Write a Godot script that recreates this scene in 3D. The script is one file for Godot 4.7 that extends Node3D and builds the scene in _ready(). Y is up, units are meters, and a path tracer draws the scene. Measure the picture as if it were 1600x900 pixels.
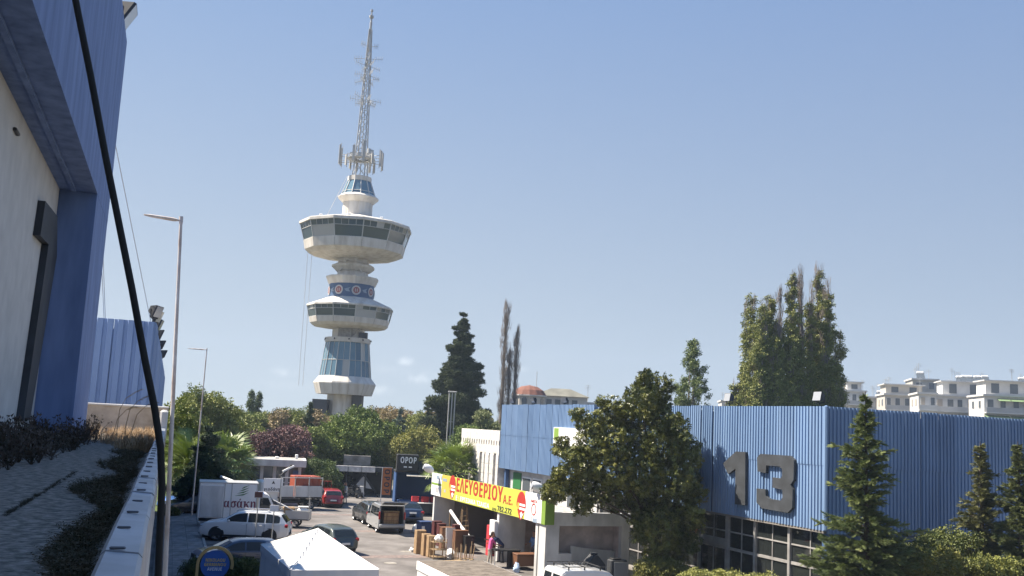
extends Node3D
# ------------------------------------------------------------------ camera frame of the photograph (1600 x 900 pixels)
const FOC := 1556.0
const EYE := Vector3(0, 7.4, 0)
const YS := 22.1        # yaw of the avenue (p to the right, a along it)
const YL := 18.475      # yaw of the ledge building
var CB := Basis.from_euler(Vector3(deg_to_rad(7.87), 0, deg_to_rad(2.9)))
var SB := Basis(Vector3.UP, deg_to_rad(YS))
var LB := Basis(Vector3.UP, deg_to_rad(YL))
var M := {}
var used := {}
var rng := RandomNumberGenerator.new()

func S(p: float, a: float, y := 0.0) -> Vector3: return SB * Vector3(p, y, -a)
func L(p: float, a: float, y := 0.0) -> Vector3: return LB * Vector3(p, y, -a)
func ray(x: float, y: float) -> Vector3: return CB * Vector3((x - 800) / FOC, -(y - 450) / FOC, -1)
func at(x: float, y: float, d: float) -> Vector3:
	var r := ray(x, y); return EYE + r * (d / -r.z)
func gp(x: float, y: float, h := 0.0) -> Vector3:
	var r := ray(x, y); return EYE + r * ((h - 7.4) / r.y)
func on_p(x: float, y: float, p: float) -> Vector2:   # (a, height) on the avenue plane p
	var q := SB.inverse() * ray(x, y)
	var t := p / q.x
	return Vector2(-q.z * t, 7.4 + q.y * t)
func foot(v: Vector3) -> Vector3: return Vector3(v.x, 0, v.z)
func R(a := 0.0, b := 1.0) -> float: return rng.randf_range(a, b)
func lin(r: float, g: float, b: float) -> Color: return Color(r, g, b)

# ------------------------------------------------------------------ mesh collector
class MB:
	var v := PackedVector3Array()
	var n := PackedVector3Array()
	var u := PackedVector2Array()
	var c := PackedColorArray()
	var col := Color.WHITE
	func tri(a: Vector3, b: Vector3, d: Vector3) -> void:      # counter-clockwise from outside
		var m := (b - a).cross(d - a).normalized()
		v.append(a); v.append(d); v.append(b)
		for i in 3: n.append(m); c.append(col)
		u.append(Vector2(0, 1)); u.append(Vector2(1, 0)); u.append(Vector2(1, 1))
	func quad(a: Vector3, b: Vector3, d: Vector3, e: Vector3) -> void:
		var m := (d - a).cross(e - b).normalized()
		for q in [a, d, b, a, e, d]: v.append(q); n.append(m); c.append(col)
		for q in [Vector2(0, 1), Vector2(1, 0), Vector2(1, 1), Vector2(0, 1), Vector2(0, 0), Vector2(1, 0)]: u.append(q)
	func box(o: Vector3, s: Vector3, b := Basis()) -> MB:
		var x := b.x * s.x / 2; var y := b.y * s.y / 2; var z := b.z * s.z / 2
		quad(o - x - y + z, o + x - y + z, o + x + y + z, o - x + y + z)
		quad(o + x - y - z, o - x - y - z, o - x + y - z, o + x + y - z)
		quad(o + x - y + z, o + x - y - z, o + x + y - z, o + x + y + z)
		quad(o - x - y - z, o - x - y + z, o - x + y + z, o - x + y - z)
		quad(o - x + y + z, o + x + y + z, o + x + y - z, o - x + y - z)
		quad(o - x - y - z, o + x - y - z, o + x - y + z, o - x - y + z)
		return self
	func span(a: Vector3, b: Vector3) -> MB: return box((a + b) / 2, (b - a).abs())
	func cham(o: Vector3, s: Vector3, k := 0.03) -> MB:          # box with chamfered edges
		var h := s / 2
		k = minf(k, minf(h.x, minf(h.y, h.z)) * 0.9)
		var rings := []
		for q in [[-h.y, k], [-h.y + k, 0.0], [h.y - k, 0.0], [h.y, k]]:
			var e: float = q[1]
			var ring := []
			for w in [[1, 1], [-1, 1], [-1, -1], [1, -1]]:
				var cx: float = w[0] * (h.x - e); var cz: float = w[1] * (h.z - e)
				var p1 := Vector3(cx, q[0], cz - w[1] * k); var p2 := Vector3(cx - w[0] * k, q[0], cz)
				if w[0] * w[1] > 0: ring.append(o + p1); ring.append(o + p2)
				else: ring.append(o + p2); ring.append(o + p1)
			rings.append(ring)
		for i in 3:
			for j in 8:
				quad(rings[i][(j + 1) % 8], rings[i][j], rings[i + 1][j], rings[i + 1][(j + 1) % 8])
		for j in range(1, 7):
			tri(rings[3][0], rings[3][j + 1], rings[3][j]); tri(rings[0][0], rings[0][j], rings[0][j + 1])
		return self
	func grid(g: Array, close := false) -> MB:                    # rows of points, smooth
		var rows := g.size(); var cols: int = g[0].size()
		var nn := []
		for i in rows:
			var r := []
			for j in cols:
				var i0 := maxi(i - 1, 0); var i1 := mini(i + 1, rows - 1)
				var j0 := (j - 1 + cols) % cols if close else maxi(j - 1, 0)
				var j1 := (j + 1) % cols if close else mini(j + 1, cols - 1)
				var m: Vector3 = (g[i][j1] - g[i][j0]).cross(g[i1][j] - g[i0][j])
				r.append(m.normalized() if m.length() > 1e-9 else Vector3.UP)
			nn.append(r)
		for i in rows - 1:
			for j in (cols if close else cols - 1):
				var k := (j + 1) % cols
				var q := [[i, j], [i + 1, k], [i, k], [i, j], [i + 1, j], [i + 1, k]]
				for w in q:
					v.append(g[w[0]][w[1]]); n.append(nn[w[0]][w[1]]); c.append(col)
					u.append(Vector2(float(w[1]) / cols, float(w[0]) / rows))
		return self
	func tube(pts: Array, rad: Array, sides := 6) -> MB:
		var g := []
		var side := Vector3.ZERO
		for i in pts.size():
			var d: Vector3 = (pts[mini(i + 1, pts.size() - 1)] - pts[maxi(i - 1, 0)]).normalized()
			if side == Vector3.ZERO: side = d.cross(Vector3(0.31, 0.2, 0.93)).normalized()
			side = (side - d * side.dot(d)).normalized()
			var w := d.cross(side)
			var ring := []
			for j in sides:
				var t := TAU * j / sides
				ring.append(pts[i] + (side * cos(t) + w * sin(t)) * rad[mini(i, rad.size() - 1)])
			g.append(ring)
		grid(g, true)
		for e in [0, pts.size() - 1]:
			for j in range(1, sides - 1):
				if e == 0: tri(g[e][0], g[e][j + 1], g[e][j])
				else: tri(g[e][0], g[e][j], g[e][j + 1])
		return self
	func lathe(prof: Array, sides := 12, phase := 0.0, o := Vector3.ZERO, from := 0, to := -1) -> MB:   # flat facets, prof of Vector2(r, y) upwards
		var last := sides if to < 0 else to
		for i in prof.size() - 1:
			for j in range(from, last):
				var t0 := phase + TAU * j / sides; var t1 := phase + TAU * (j + 1) / sides
				var a := o + Vector3(sin(t0) * prof[i].x, prof[i].y, cos(t0) * prof[i].x)
				var b := o + Vector3(sin(t1) * prof[i].x, prof[i].y, cos(t1) * prof[i].x)
				var d := o + Vector3(sin(t1) * prof[i + 1].x, prof[i + 1].y, cos(t1) * prof[i + 1].x)
				var e := o + Vector3(sin(t0) * prof[i + 1].x, prof[i + 1].y, cos(t0) * prof[i + 1].x)
				if prof[i].x < 1e-5: tri(a, d, e)
				elif prof[i + 1].x < 1e-5: tri(a, b, d)
				else: quad(a, b, d, e)
		return self
	func prism(poly: PackedVector2Array, z0: float, z1: float, t := Transform3D()) -> MB:   # extruded along z
		if Geometry2D.is_polygon_clockwise(poly): poly.reverse()
		var ix := Geometry2D.triangulate_polygon(poly)
		for i in range(0, ix.size(), 3):
			var q := [poly[ix[i]], poly[ix[i + 1]], poly[ix[i + 2]]]
			if (q[1] - q[0]).cross(q[2] - q[0]) < 0: q = [q[0], q[2], q[1]]
			tri(t * Vector3(q[0].x, q[0].y, z1), t * Vector3(q[1].x, q[1].y, z1), t * Vector3(q[2].x, q[2].y, z1))
			tri(t * Vector3(q[0].x, q[0].y, z0), t * Vector3(q[2].x, q[2].y, z0), t * Vector3(q[1].x, q[1].y, z0))
		for i in poly.size():
			var a := poly[i]; var b := poly[(i + 1) % poly.size()]
			quad(t * Vector3(a.x, a.y, z0), t * Vector3(b.x, b.y, z0), t * Vector3(b.x, b.y, z1), t * Vector3(a.x, a.y, z1))
		return self
	func mesh() -> ArrayMesh:
		var a := []
		a.resize(Mesh.ARRAY_MAX)
		a[Mesh.ARRAY_VERTEX] = v; a[Mesh.ARRAY_NORMAL] = n; a[Mesh.ARRAY_TEX_UV] = u; a[Mesh.ARRAY_COLOR] = c
		var m := ArrayMesh.new()
		m.add_surface_from_arrays(Mesh.PRIMITIVE_TRIANGLES, a)
		return m

# ------------------------------------------------------------------ nodes
func numbered(called: String) -> String:
	var k: int = used.get(called, 0)
	used[called] = k + 1
	return called if k == 0 else "%s_%03d" % [called, k]
func tag(o: Node, label: String, category: String, group := "", kind := "") -> Node:
	if label: o.set_meta("label", label)
	if category: o.set_meta("category", category)
	if group: o.set_meta("group", group)
	if kind: o.set_meta("kind", kind)
	return o
func thing(called: String, label: String, category: String, pos := Vector3.ZERO, yaw := 0.0, group := "") -> Node3D:
	var o := Node3D.new()
	o.name = numbered(called)
	add_child(o)
	o.position = pos
	o.rotation.y = deg_to_rad(yaw)
	tag(o, label, category, group)
	return o
func part(parent: Node, called: String, m, mat: Material, pos := Vector3.ZERO, yaw := 0.0) -> MeshInstance3D:
	var o := MeshInstance3D.new()
	o.name = numbered(called) if parent == self else called
	o.mesh = m.mesh() if m is MB else m
	o.material_override = mat
	o.position = pos
	o.rotation.y = deg_to_rad(yaw)
	parent.add_child(o, true)
	return o
func struct(called: String, m, mat: Material, pos := Vector3.ZERO, yaw := 0.0) -> MeshInstance3D:
	var o := part(self, called, m, mat, pos, yaw)
	o.set_meta("kind", "structure")
	return o
func text(parent: Node, s: String, size: float, mat: Material, pos: Vector3, yaw := 0.0, squeeze := 1.0, font := "Droid Sans", depth := 0.01, called := "lettering") -> MeshInstance3D:
	var f := SystemFont.new()
	f.font_names = PackedStringArray([font]); f.font_weight = 700
	var t := TextMesh.new()
	t.text = s; t.font = f; t.font_size = 32; t.pixel_size = size / 32.0 * 1.37; t.depth = depth
	var o := part(parent, called, t, mat, pos, yaw)
	o.scale = Vector3(squeeze, 1, 1)
	return o

# ------------------------------------------------------------------ materials
var tex := {}
func noise_tex(key: String, freq: float, lo: Color, hi: Color, sd := 1, gain := 0.55, oct := 5, power := 1.0, px := 256) -> ImageTexture:
	if tex.has(key): return tex[key]
	var f := FastNoiseLite.new()
	f.seed = sd; f.frequency = freq; f.fractal_octaves = oct; f.fractal_gain = gain; f.noise_type = FastNoiseLite.TYPE_SIMPLEX_SMOOTH
	var g := f.get_seamless_image(px, px)
	var im := Image.create(px, px, false, Image.FORMAT_RGB8)
	for y in px:
		for x in px:
			im.set_pixel(x, y, lo.lerp(hi, pow(g.get_pixel(x, y).r, power)))
	tex[key] = ImageTexture.create_from_image(im)
	return tex[key]
func mat(key: String, c: Color, rough := 0.8, metal := 0.0, t: Texture2D = null, scale := 1.0, stretch := 1.0, bump: Texture2D = null, bump_cm := 1.0) -> StandardMaterial3D:
	if M.has(key): return M[key]
	var m := StandardMaterial3D.new()
	m.resource_name = key
	m.albedo_color = c.linear_to_srgb()
	m.roughness = rough; m.metallic = metal
	if t or bump:
		m.uv1_triplanar = true; m.uv1_world_triplanar = true
		m.uv1_scale = Vector3(scale, scale / stretch, scale)
	if t: m.albedo_texture = t
	if bump:
		m.heightmap_enabled = true; m.heightmap_texture = bump; m.heightmap_scale = bump_cm
	M[key] = m
	return m
func leaf_mat(key: String, rough: float, back: Color) -> StandardMaterial3D:
	if M.has(key): return M[key]
	var m := StandardMaterial3D.new()
	m.resource_name = key
	m.vertex_color_use_as_albedo = true
	m.roughness = rough
	m.metallic_specular = 0.4
	m.backlight_enabled = true
	m.backlight = back.linear_to_srgb()
	m.cull_mode = BaseMaterial3D.CULL_DISABLED
	M[key] = m
	return m
func glass(key: String, c: Color, alpha: float) -> StandardMaterial3D:
	if M.has(key): return M[key]
	var m := StandardMaterial3D.new()
	m.resource_name = key
	m.transparency = BaseMaterial3D.TRANSPARENCY_ALPHA
	m.albedo_color = Color(c.linear_to_srgb(), alpha)
	m.roughness = 0.03
	M[key] = m
	return m

func make_materials() -> void:
	var mott := noise_tex("mottle", 0.012, Color(0.72, 0.72, 0.72), Color(1, 1, 1), 3)
	var grime := noise_tex("grime", 0.02, Color(0.5, 0.48, 0.45), Color(1, 1, 1), 9, 0.65, 6, 0.6)
	var fine := noise_tex("fine", 0.08, Color(0.6, 0.6, 0.6), Color(1, 1, 1), 5, 0.7, 6)
	var patch := noise_tex("patch", 0.008, Color(0.62, 0.61, 0.6), Color(1, 1, 1), 14, 0.62, 7, 1.0, 512)
	var moss := noise_tex("moss", 0.02, Color(0.30, 0.30, 0.27), Color(1, 0.98, 0.95), 21, 0.68, 7, 0.85, 512)
	mat("asphalt", lin(0.225, 0.208, 0.197), 0.9, 0, patch, 0.07, 1, fine, 0.6)
	mat("red_strip", lin(0.285, 0.205, 0.18), 0.9, 0, noise_tex("worn", 0.03, Color(0.62, 0.68, 0.7), Color(1, 1, 1), 31, 0.7, 6), 0.35)
	mat("earth", lin(0.12, 0.11, 0.07), 0.95, 0, mott, 0.05)
	mat("lawn", lin(0.09, 0.14, 0.03), 0.95, 0, fine, 0.5)
	mat("slab", lin(0.27, 0.26, 0.255), 0.9, 0, mott, 0.4)
	mat("slab_dark", lin(0.235, 0.23, 0.225), 0.9, 0, mott, 0.4)
	mat("kerb", lin(0.42, 0.40, 0.37), 0.9, 0, mott, 0.5)
	mat("white_paint", lin(0.78, 0.77, 0.75), 0.6, 0, mott, 0.25, 3)
	mat("white_plain", lin(0.80, 0.80, 0.79), 0.55)
	mat("white_print", lin(0.82, 0.82, 0.82), 0.5)
	mat("tent", lin(0.64, 0.63, 0.615), 0.75)
	mat("ledge_wall", lin(0.70, 0.68, 0.64), 0.85, 0, noise_tex("soft", 0.02, Color(0.88, 0.88, 0.88), Color(1, 1, 1), 33, 0.6, 6), 0.4, 1.5)
	mat("ledge_blue", lin(0.21, 0.30, 0.54), 0.75, 0, noise_tex("streak", 0.03, Color(0.6, 0.64, 0.7), Color(1, 1, 1), 12, 0.6, 6, 0.5), 0.35, 6)
	mat("ledge_floor", lin(0.47, 0.44, 0.415), 0.95, 0, moss, 0.9, 1, fine, 2.0)
	mat("cream_wall", lin(0.62, 0.54, 0.45), 0.9, 0, grime, 0.2)
	mat("flashing", lin(0.42, 0.46, 0.53), 0.45, 0.45, mott, 0.5)
	mat("blue_clad", lin(0.212, 0.322, 0.51), 0.36, 0.0, noise_tex("fade", 0.02, Color(0.78, 0.8, 0.82), Color(1, 1, 1), 17, 0.6, 6), 0.1, 9)
	mat("left_hall_paint", lin(0.32, 0.44, 0.68), 0.6, 0.0, tex["fade"], 0.08, 5)
	mat("blue_clad_b", lin(0.226, 0.335, 0.52), 0.38, 0.0, tex["fade"], 0.09, 5)
	mat("blue_clad_c", lin(0.2, 0.308, 0.495), 0.42, 0.0, tex["fade"], 0.1, 5)
	mat("blue_steel", lin(0.05, 0.10, 0.22), 0.5)
	mat("digit", lin(0.06, 0.068, 0.08), 0.7, 0, patch, 0.3)
	mat("concrete_tower", lin(0.76, 0.735, 0.69), 0.85, 0, noise_tex("towerdirt", 0.02, Color(0.72, 0.69, 0.65), Color(1, 1, 1), 41, 0.6, 6, 0.5), 0.14, 5)
	mat("raw_concrete", lin(0.40, 0.375, 0.335), 0.9, 0, grime, 0.15)
	mat("tower_glass", lin(0.055, 0.085, 0.09), 0.06)
	mat("tower_glass_green", lin(0.075, 0.10, 0.085), 0.08)
	mat("tower_glass_b", lin(0.13, 0.23, 0.30), 0.10)
	mat("tower_glass_c", lin(0.09, 0.17, 0.235), 0.08)
	mat("blind", lin(0.42, 0.42, 0.40), 0.4)
	mat("mullion", lin(0.55, 0.55, 0.53), 0.5, 0.2)
	mat("tower_blue", lin(0.06, 0.11, 0.21), 0.55)
	mat("red_print", lin(0.42, 0.035, 0.025), 0.5)
	mat("pale_print", lin(0.26, 0.33, 0.42), 0.5)
	mat("galv", lin(0.48, 0.48, 0.47), 0.45, 0.4)
	mat("mast", lin(0.44, 0.43, 0.41), 0.6, 0.1)
	mat("post", lin(0.74, 0.72, 0.69), 0.6, 0.1, noise_tex("rusty", 0.03, Color(0.5, 0.32, 0.2), Color(1, 1, 1), 51, 0.65, 6, 0.35), 0.4, 3)
	mat("clip_metal", lin(0.13, 0.13, 0.14), 0.5, 0.3)
	mat("black", lin(0.012, 0.012, 0.013), 0.55)
	mat("rubber", lin(0.018, 0.018, 0.018), 0.85)
	mat("dark_metal", lin(0.04, 0.04, 0.042), 0.5, 0.2)
	mat("black_sign", lin(0.03, 0.03, 0.03), 0.6)
	mat("grey_frame", lin(0.40, 0.385, 0.37), 0.6, 0, mott, 0.4)
	mat("plant_cladding", lin(0.07, 0.07, 0.075), 0.7)
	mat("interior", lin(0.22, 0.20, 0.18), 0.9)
	mat("shop_interior", lin(0.78, 0.67, 0.64), 0.9, 0, mott, 0.3)
	glass("shop_glass", lin(0.03, 0.035, 0.035), 0.55)
	mat("car_glass", lin(0.015, 0.019, 0.02), 0.04)
	mat("yellow_print", lin(0.50, 0.53, 0.075), 0.5)
	mat("amber_print", lin(0.56, 0.44, 0.075), 0.5)
	mat("lime_print", lin(0.20, 0.32, 0.05), 0.5)
	mat("wood", lin(0.46, 0.31, 0.16), 0.7, 0, noise_tex("grain", 0.03, Color(0.6, 0.55, 0.5), Color(1, 1, 1), 61), 0.8, 6)
	mat("wood_pale", lin(0.60, 0.45, 0.27), 0.7, 0, tex["grain"], 0.9, 6)
	mat("cardboard", lin(0.44, 0.29, 0.155), 0.85, 0, mott, 0.6)
	mat("cabinet", lin(0.085, 0.02, 0.02), 0.4)
	mat("cabinet_brown", lin(0.16, 0.075, 0.04), 0.5)
	mat("bag_white", lin(0.75, 0.74, 0.73), 0.6)
	mat("bag_blue", lin(0.40, 0.52, 0.70), 0.5)
	mat("red_container", lin(0.30, 0.065, 0.035), 0.6)
	mat("roundel", lin(0.5, 0.48, 0.48), 0.6)
	mat("roundel_red", lin(0.30, 0.085, 0.08), 0.6)
	mat("orange", lin(0.50, 0.14, 0.03), 0.6)
	mat("red_paint", lin(0.36, 0.05, 0.03), 0.45)
	mat("red_cloth", lin(0.45, 0.03, 0.04), 0.8)
	mat("green_plastic", lin(0.03, 0.16, 0.05), 0.5)
	mat("blue_plastic", lin(0.035, 0.065, 0.17), 0.5)
	mat("deep_blue", lin(0.025, 0.075, 0.20), 0.7)
	mat("lamp_blue", lin(0.03, 0.12, 0.42), 0.5)
	mat("ochre", lin(0.52, 0.34, 0.13), 0.6)
	mat("roof_felt", lin(0.215, 0.18, 0.145), 0.9, 0, grime, 0.4, 1, fine, 1.0)
	mat("roof_grey", lin(0.55, 0.53, 0.50), 0.9, 0, grime, 0.3)
	mat("stone_white", lin(0.80, 0.77, 0.73), 0.9, 0, mott, 0.5)
	mat("flat_white", lin(0.64, 0.63, 0.61), 0.85, 0, tex["soft"], 0.06)
	mat("flat_cream", lin(0.52, 0.49, 0.44), 0.85, 0, tex["soft"], 0.06)
	mat("flat_grey", lin(0.46, 0.46, 0.46), 0.85, 0, tex["soft"], 0.06)
	mat("flat_pane", lin(0.09, 0.105, 0.12), 0.15)
	mat("flat_shutter", lin(0.42, 0.36, 0.29), 0.8)
	mat("awning_green", lin(0.16, 0.24, 0.11), 0.8)
	mat("awning_teal", lin(0.05, 0.16, 0.15), 0.8)
	mat("terracotta", lin(0.25, 0.10, 0.065), 0.85, 0, mott, 0.3)
	mat("roof_olive", lin(0.22, 0.215, 0.175), 0.85, 0, mott, 0.1)
	mat("bark", lin(0.13, 0.10, 0.07), 0.95, 0, fine, 0.8, 4)
	mat("bark_grey", lin(0.27, 0.235, 0.20), 0.95, 0, fine, 0.8, 4)
	mat("chrome", lin(0.65, 0.65, 0.66), 0.15, 0.9)
	mat("rim", lin(0.45, 0.45, 0.46), 0.3, 0.7)
	mat("tail_red", lin(0.32, 0.01, 0.012), 0.25)
	mat("head_lamp", lin(0.42, 0.43, 0.45), 0.12, 0.3)
	mat("plate", lin(0.75, 0.75, 0.72), 0.5)
	mat("maroon_text", lin(0.17, 0.018, 0.05), 0.5)
	mat("leaf_mark", lin(0.05, 0.17, 0.04), 0.5)
	mat("ink", lin(0.02, 0.02, 0.03), 0.5)
	mat("yellow_text", lin(0.75, 0.52, 0.12), 0.5)
	leaf_mat("leaf", 0.6, lin(0.09, 0.12, 0.02))
	leaf_mat("leaf_gloss", 0.3, lin(0.03, 0.045, 0.008))
	leaf_mat("needle", 0.65, lin(0.02, 0.03, 0.008))
	leaf_mat("straw", 0.85, lin(0.10, 0.07, 0.035))
	for q in [["paint_white", lin(0.72, 0.72, 0.71)], ["paint_silver", lin(0.34, 0.35, 0.36)], ["paint_navy", lin(0.02, 0.035, 0.075)], ["paint_dark", lin(0.035, 0.04, 0.045)], ["paint_red", lin(0.30, 0.028, 0.025)], ["paint_blue", lin(0.06, 0.16, 0.46)], ["paint_green", lin(0.06, 0.075, 0.07)]]:
		var m := mat(q[0], q[1], 0.35, 0.15)
		m.clearcoat_enabled = true; m.clearcoat = 0.8; m.clearcoat_roughness = 0.06

# ------------------------------------------------------------------ vegetation
var leafmesh := {}
func leaf_cluster(kind: String) -> ArrayMesh:
	if leafmesh.has(kind): return leafmesh[kind]
	var r := RandomNumberGenerator.new(); r.seed = hash(kind)
	var b := MB.new()
	match kind:
		"broad":           # unit cluster: a dozen small leaves round a point
			for i in 12:
				var o := Vector3(r.randf_range(-1, 1), r.randf_range(-0.8, 0.8), r.randf_range(-1, 1)) * 0.5
				var d := (o + Vector3(r.randf_range(-1, 1), r.randf_range(-0.9, 0.6), r.randf_range(-1, 1)) * 0.6).normalized()
				var s := d.cross(Vector3(r.randf_range(-1, 1), r.randf_range(-1, 1), r.randf_range(-1, 1))).normalized()
				var l := r.randf_range(0.32, 0.52)
				var m := o + d * l * 0.5 + Vector3(0, 0.04, 0)
				b.tri(o, m + s * l * 0.3, m - s * l * 0.3); b.tri(m + s * l * 0.3, o + d * l, m - s * l * 0.3)
		"long":            # magnolia: a rosette of long folded leaves
			for i in 9:
				var t := TAU * i / 9.0 + r.randf_range(-0.3, 0.3)
				var up := r.randf_range(-0.25, 0.9)
				var d := Vector3(cos(t), up, sin(t)).normalized()
				var s := d.cross(Vector3.UP).normalized()
				var nn := s.cross(d)
				var l := r.randf_range(0.75, 1.05)
				var a := d * 0.08; var e := d * l - nn * 0.1
				var m := d * l * 0.5 + nn * 0.02
				var p := m + s * 0.19 + nn * 0.05; var q := m - s * 0.19 + nn * 0.05
				b.tri(a, p, m); b.tri(a, m, q); b.tri(m, p, e); b.tri(m, e, q)
		"needle":          # flat spray of conifer twigs pointing along +x, drooping
			for i in 11:
				var f := i / 10.0
				var o := Vector3(f * 0.75, -f * f * 0.10, 0)
				for sd in [-1, 1]:
					var l := (0.42 - 0.26 * f) * r.randf_range(0.75, 1.15)
					var e := o + Vector3(l * 0.8, r.randf_range(-0.12, 0.08), sd * l * 0.75)
					var w := Vector3(0.05, 0.01, 0)
					b.tri(o - w, o + w, e)
					for k in 3:
						var g := (k + 0.6) / 3.4
						var c := o.lerp(e, g)
						b.tri(c, c + Vector3(0.045, 0, 0), c + Vector3(0.13, r.randf_range(-0.05, 0.06), -sd * 0.03))
						b.tri(c, c + Vector3(0, 0, sd * 0.04), c + Vector3(0.06, r.randf_range(-0.05, 0.06), sd * 0.10))
			b.tri(Vector3(0.65, -0.08, -0.03), Vector3(0.65, -0.08, 0.03), Vector3(1.02, -0.14, 0))
		"tuft":            # upright tuft, for dense far conifers
			for i in 14:
				var d := Vector3(r.randf_range(-1, 1), r.randf_range(-0.7, 0.8), r.randf_range(-1, 1)).normalized()
				var s := d.cross(Vector3(r.randf_range(-1, 1), r.randf_range(-1, 1), r.randf_range(-1, 1))).normalized() * 0.09
				var l := r.randf_range(0.45, 0.8)
				b.tri(-s, s, d * l)
		"twig":            # bare twigs, upright
			for i in 7:
				var o := Vector3(r.randf_range(-0.12, 0.12), i * 0.05, r.randf_range(-0.12, 0.12))
				var d := Vector3(r.randf_range(-0.28, 0.28), 1, r.randf_range(-0.28, 0.28)).normalized()
				b.tube([o, o + d * 0.5, o + d * 0.95 + Vector3(r.randf_range(-0.05, 0.05), 0, 0)], [0.016, 0.012, 0.006], 3)
		"grass":
			for i in 9:
				var t := r.randf_range(0, TAU)
				var o := Vector3(r.randf_range(-0.12, 0.12), 0, r.randf_range(-0.12, 0.12))
				var d := Vector3(cos(t) * r.randf_range(0.1, 0.6), 1, sin(t) * r.randf_range(0.1, 0.6))
				var s := Vector3(-sin(t), 0, cos(t)) * 0.018
				var m := o + d * 0.5; var e := o + d * r.randf_range(0.75, 1.0) + Vector3(cos(t), -0.25, sin(t)) * 0.16
				b.quad(o - s, o + s, m + s * 0.7, m - s * 0.7); b.tri(m - s * 0.7, m + s * 0.7, e)
		"weed":            # low twiggy weed with small leaves
			for i in 12:
				var t := r.randf_range(0, TAU); var w := r.randf_range(0.2, 0.9)
				var e := Vector3(cos(t) * w, r.randf_range(0.35, 1.0), sin(t) * w) * 0.55
				b.tube([Vector3.ZERO, e * 0.55 + Vector3(0, 0.05, 0), e], [0.008, 0.006, 0.003], 3)
				for k in 7:
					var c := e * r.randf_range(0.35, 1.05) + Vector3(r.randf_range(-1, 1), r.randf_range(-1, 1), r.randf_range(-1, 1)) * 0.05
					var d := Vector3(r.randf_range(-1, 1), r.randf_range(-0.4, 1), r.randf_range(-1, 1)).normalized() * 0.075
					var s := d.cross(Vector3(0.3, 0.5, 0.8)).normalized() * 0.022
					b.tri(c - s, c + s, c + d)
	leafmesh[kind] = b.mesh()
	return leafmesh[kind]

func copies(parent: Node, called: String, mesh: Mesh, m: Material, xf: Array, cols: Array) -> MultiMeshInstance3D:
	var mm := MultiMesh.new()
	mm.transform_format = MultiMesh.TRANSFORM_3D
	mm.use_colors = true
	mm.mesh = mesh
	mm.instance_count = xf.size()
	for i in xf.size():
		mm.set_instance_transform(i, xf[i]); mm.set_instance_color(i, cols[i])
	var o := MultiMeshInstance3D.new()
	o.name = numbered(called) if parent == self else called
	o.multimesh = mm
	o.material_override = m
	o.set_meta("kind", "stuff")
	parent.add_child(o, true)
	return o
func rdir() -> Vector3:
	var z := R(-1, 1); var t := R(0, TAU); var q := sqrt(1 - z * z)
	return Vector3(q * cos(t), z, q * sin(t))
func rbasis(s: float) -> Basis: return Basis(rdir(), R(0, TAU)).scaled(Vector3.ONE * s)
# leaves over the skins of many clumps [centre, radius]
func foliage(parent: Node, clumps: Array, per_m2: float, size: float, c0: Color, c1: Color, kind := "broad", m := "leaf", squash := 0.85) -> void:
	var xf := []; var cols := []
	for k in clumps:
		var tone := R(0, 1)
		var n := int(per_m2 * k[1] * k[1] * 12.0) + 6
		for i in n:
			var d := rdir()
			var p: Vector3 = k[0] + Vector3(d.x, d.y * squash, d.z) * k[1] * ((0.35 + 0.65 * pow(R(), 0.4)) * R(0.85, 1.15) if kind != "tuft" else pow(R(), 0.6) * 1.3)
			xf.append(Transform3D(rbasis(size * R(0.7, 1.25)), p))
			cols.append(c0.lerp(c1, clampf(tone * 0.5 + R(-0.1, 0.6), 0, 1)))
	copies(parent, "crown", leaf_cluster(kind), M[m], xf, cols)
func limbs(parent: Node, trunk_h: float, r0: float, clumps: Array, every: int, bark := "bark") -> void:
	var b := MB.new()
	var top: Vector3 = Vector3(R(-0.2, 0.2), trunk_h, R(-0.2, 0.2))
	b.tube([Vector3(0, -0.05, 0), Vector3(R(-0.1, 0.1), trunk_h * 0.5, R(-0.1, 0.1)), top], [r0 * 1.25, r0, r0 * 0.75], 8)
	part(parent, "trunk", b, M[bark])
	b = MB.new()
	for i in range(0, clumps.size(), every):
		var e: Vector3 = clumps[i][0]
		var s := top * R(0.75, 1.0)
		b.tube([s, s.lerp(e, 0.5) + Vector3(R(-0.3, 0.3), R(0.0, 0.4), R(-0.3, 0.3)), e], [r0 * 0.5, r0 * 0.3, r0 * 0.08], 5)
	if b.v.size(): part(parent, "limbs", b, M[bark])
# broad tree: crown ellipsoid of width w, from height h0 to h
func broad_tree(called: String, label: String, pos: Vector3, h0: float, h: float, w: float, c0: Color, c1: Color, dens := 9.0, size := 0.42, group := "", nclump := 34, cat := "tree", kind := "broad", lm := "leaf") -> Node3D:
	var t := thing(called, label, cat, foot(pos), R(0, 360), group)
	var cl := []
	var cy := (h0 + h) / 2; var ry := (h - h0) / 2; var rx := w / 2
	for i in nclump:
		var d := rdir()
		var q := pow(R(), 0.45) * 0.8
		var cr := R(0.15, 0.27) * minf(w, (h - h0) * 1.2)
		cl.append([Vector3(d.x * rx * q, cy + d.y * ry * q, d.z * rx * q), cr * (1.0 - 0.35 * maxf(d.y, 0) * q)])
	limbs(t, h0 + (h - h0) * 0.25, 0.035 * h * 0.6 + 0.05, cl, 4)
	foliage(t, cl, dens, size, c0, c1, kind, lm)
	return t
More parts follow.
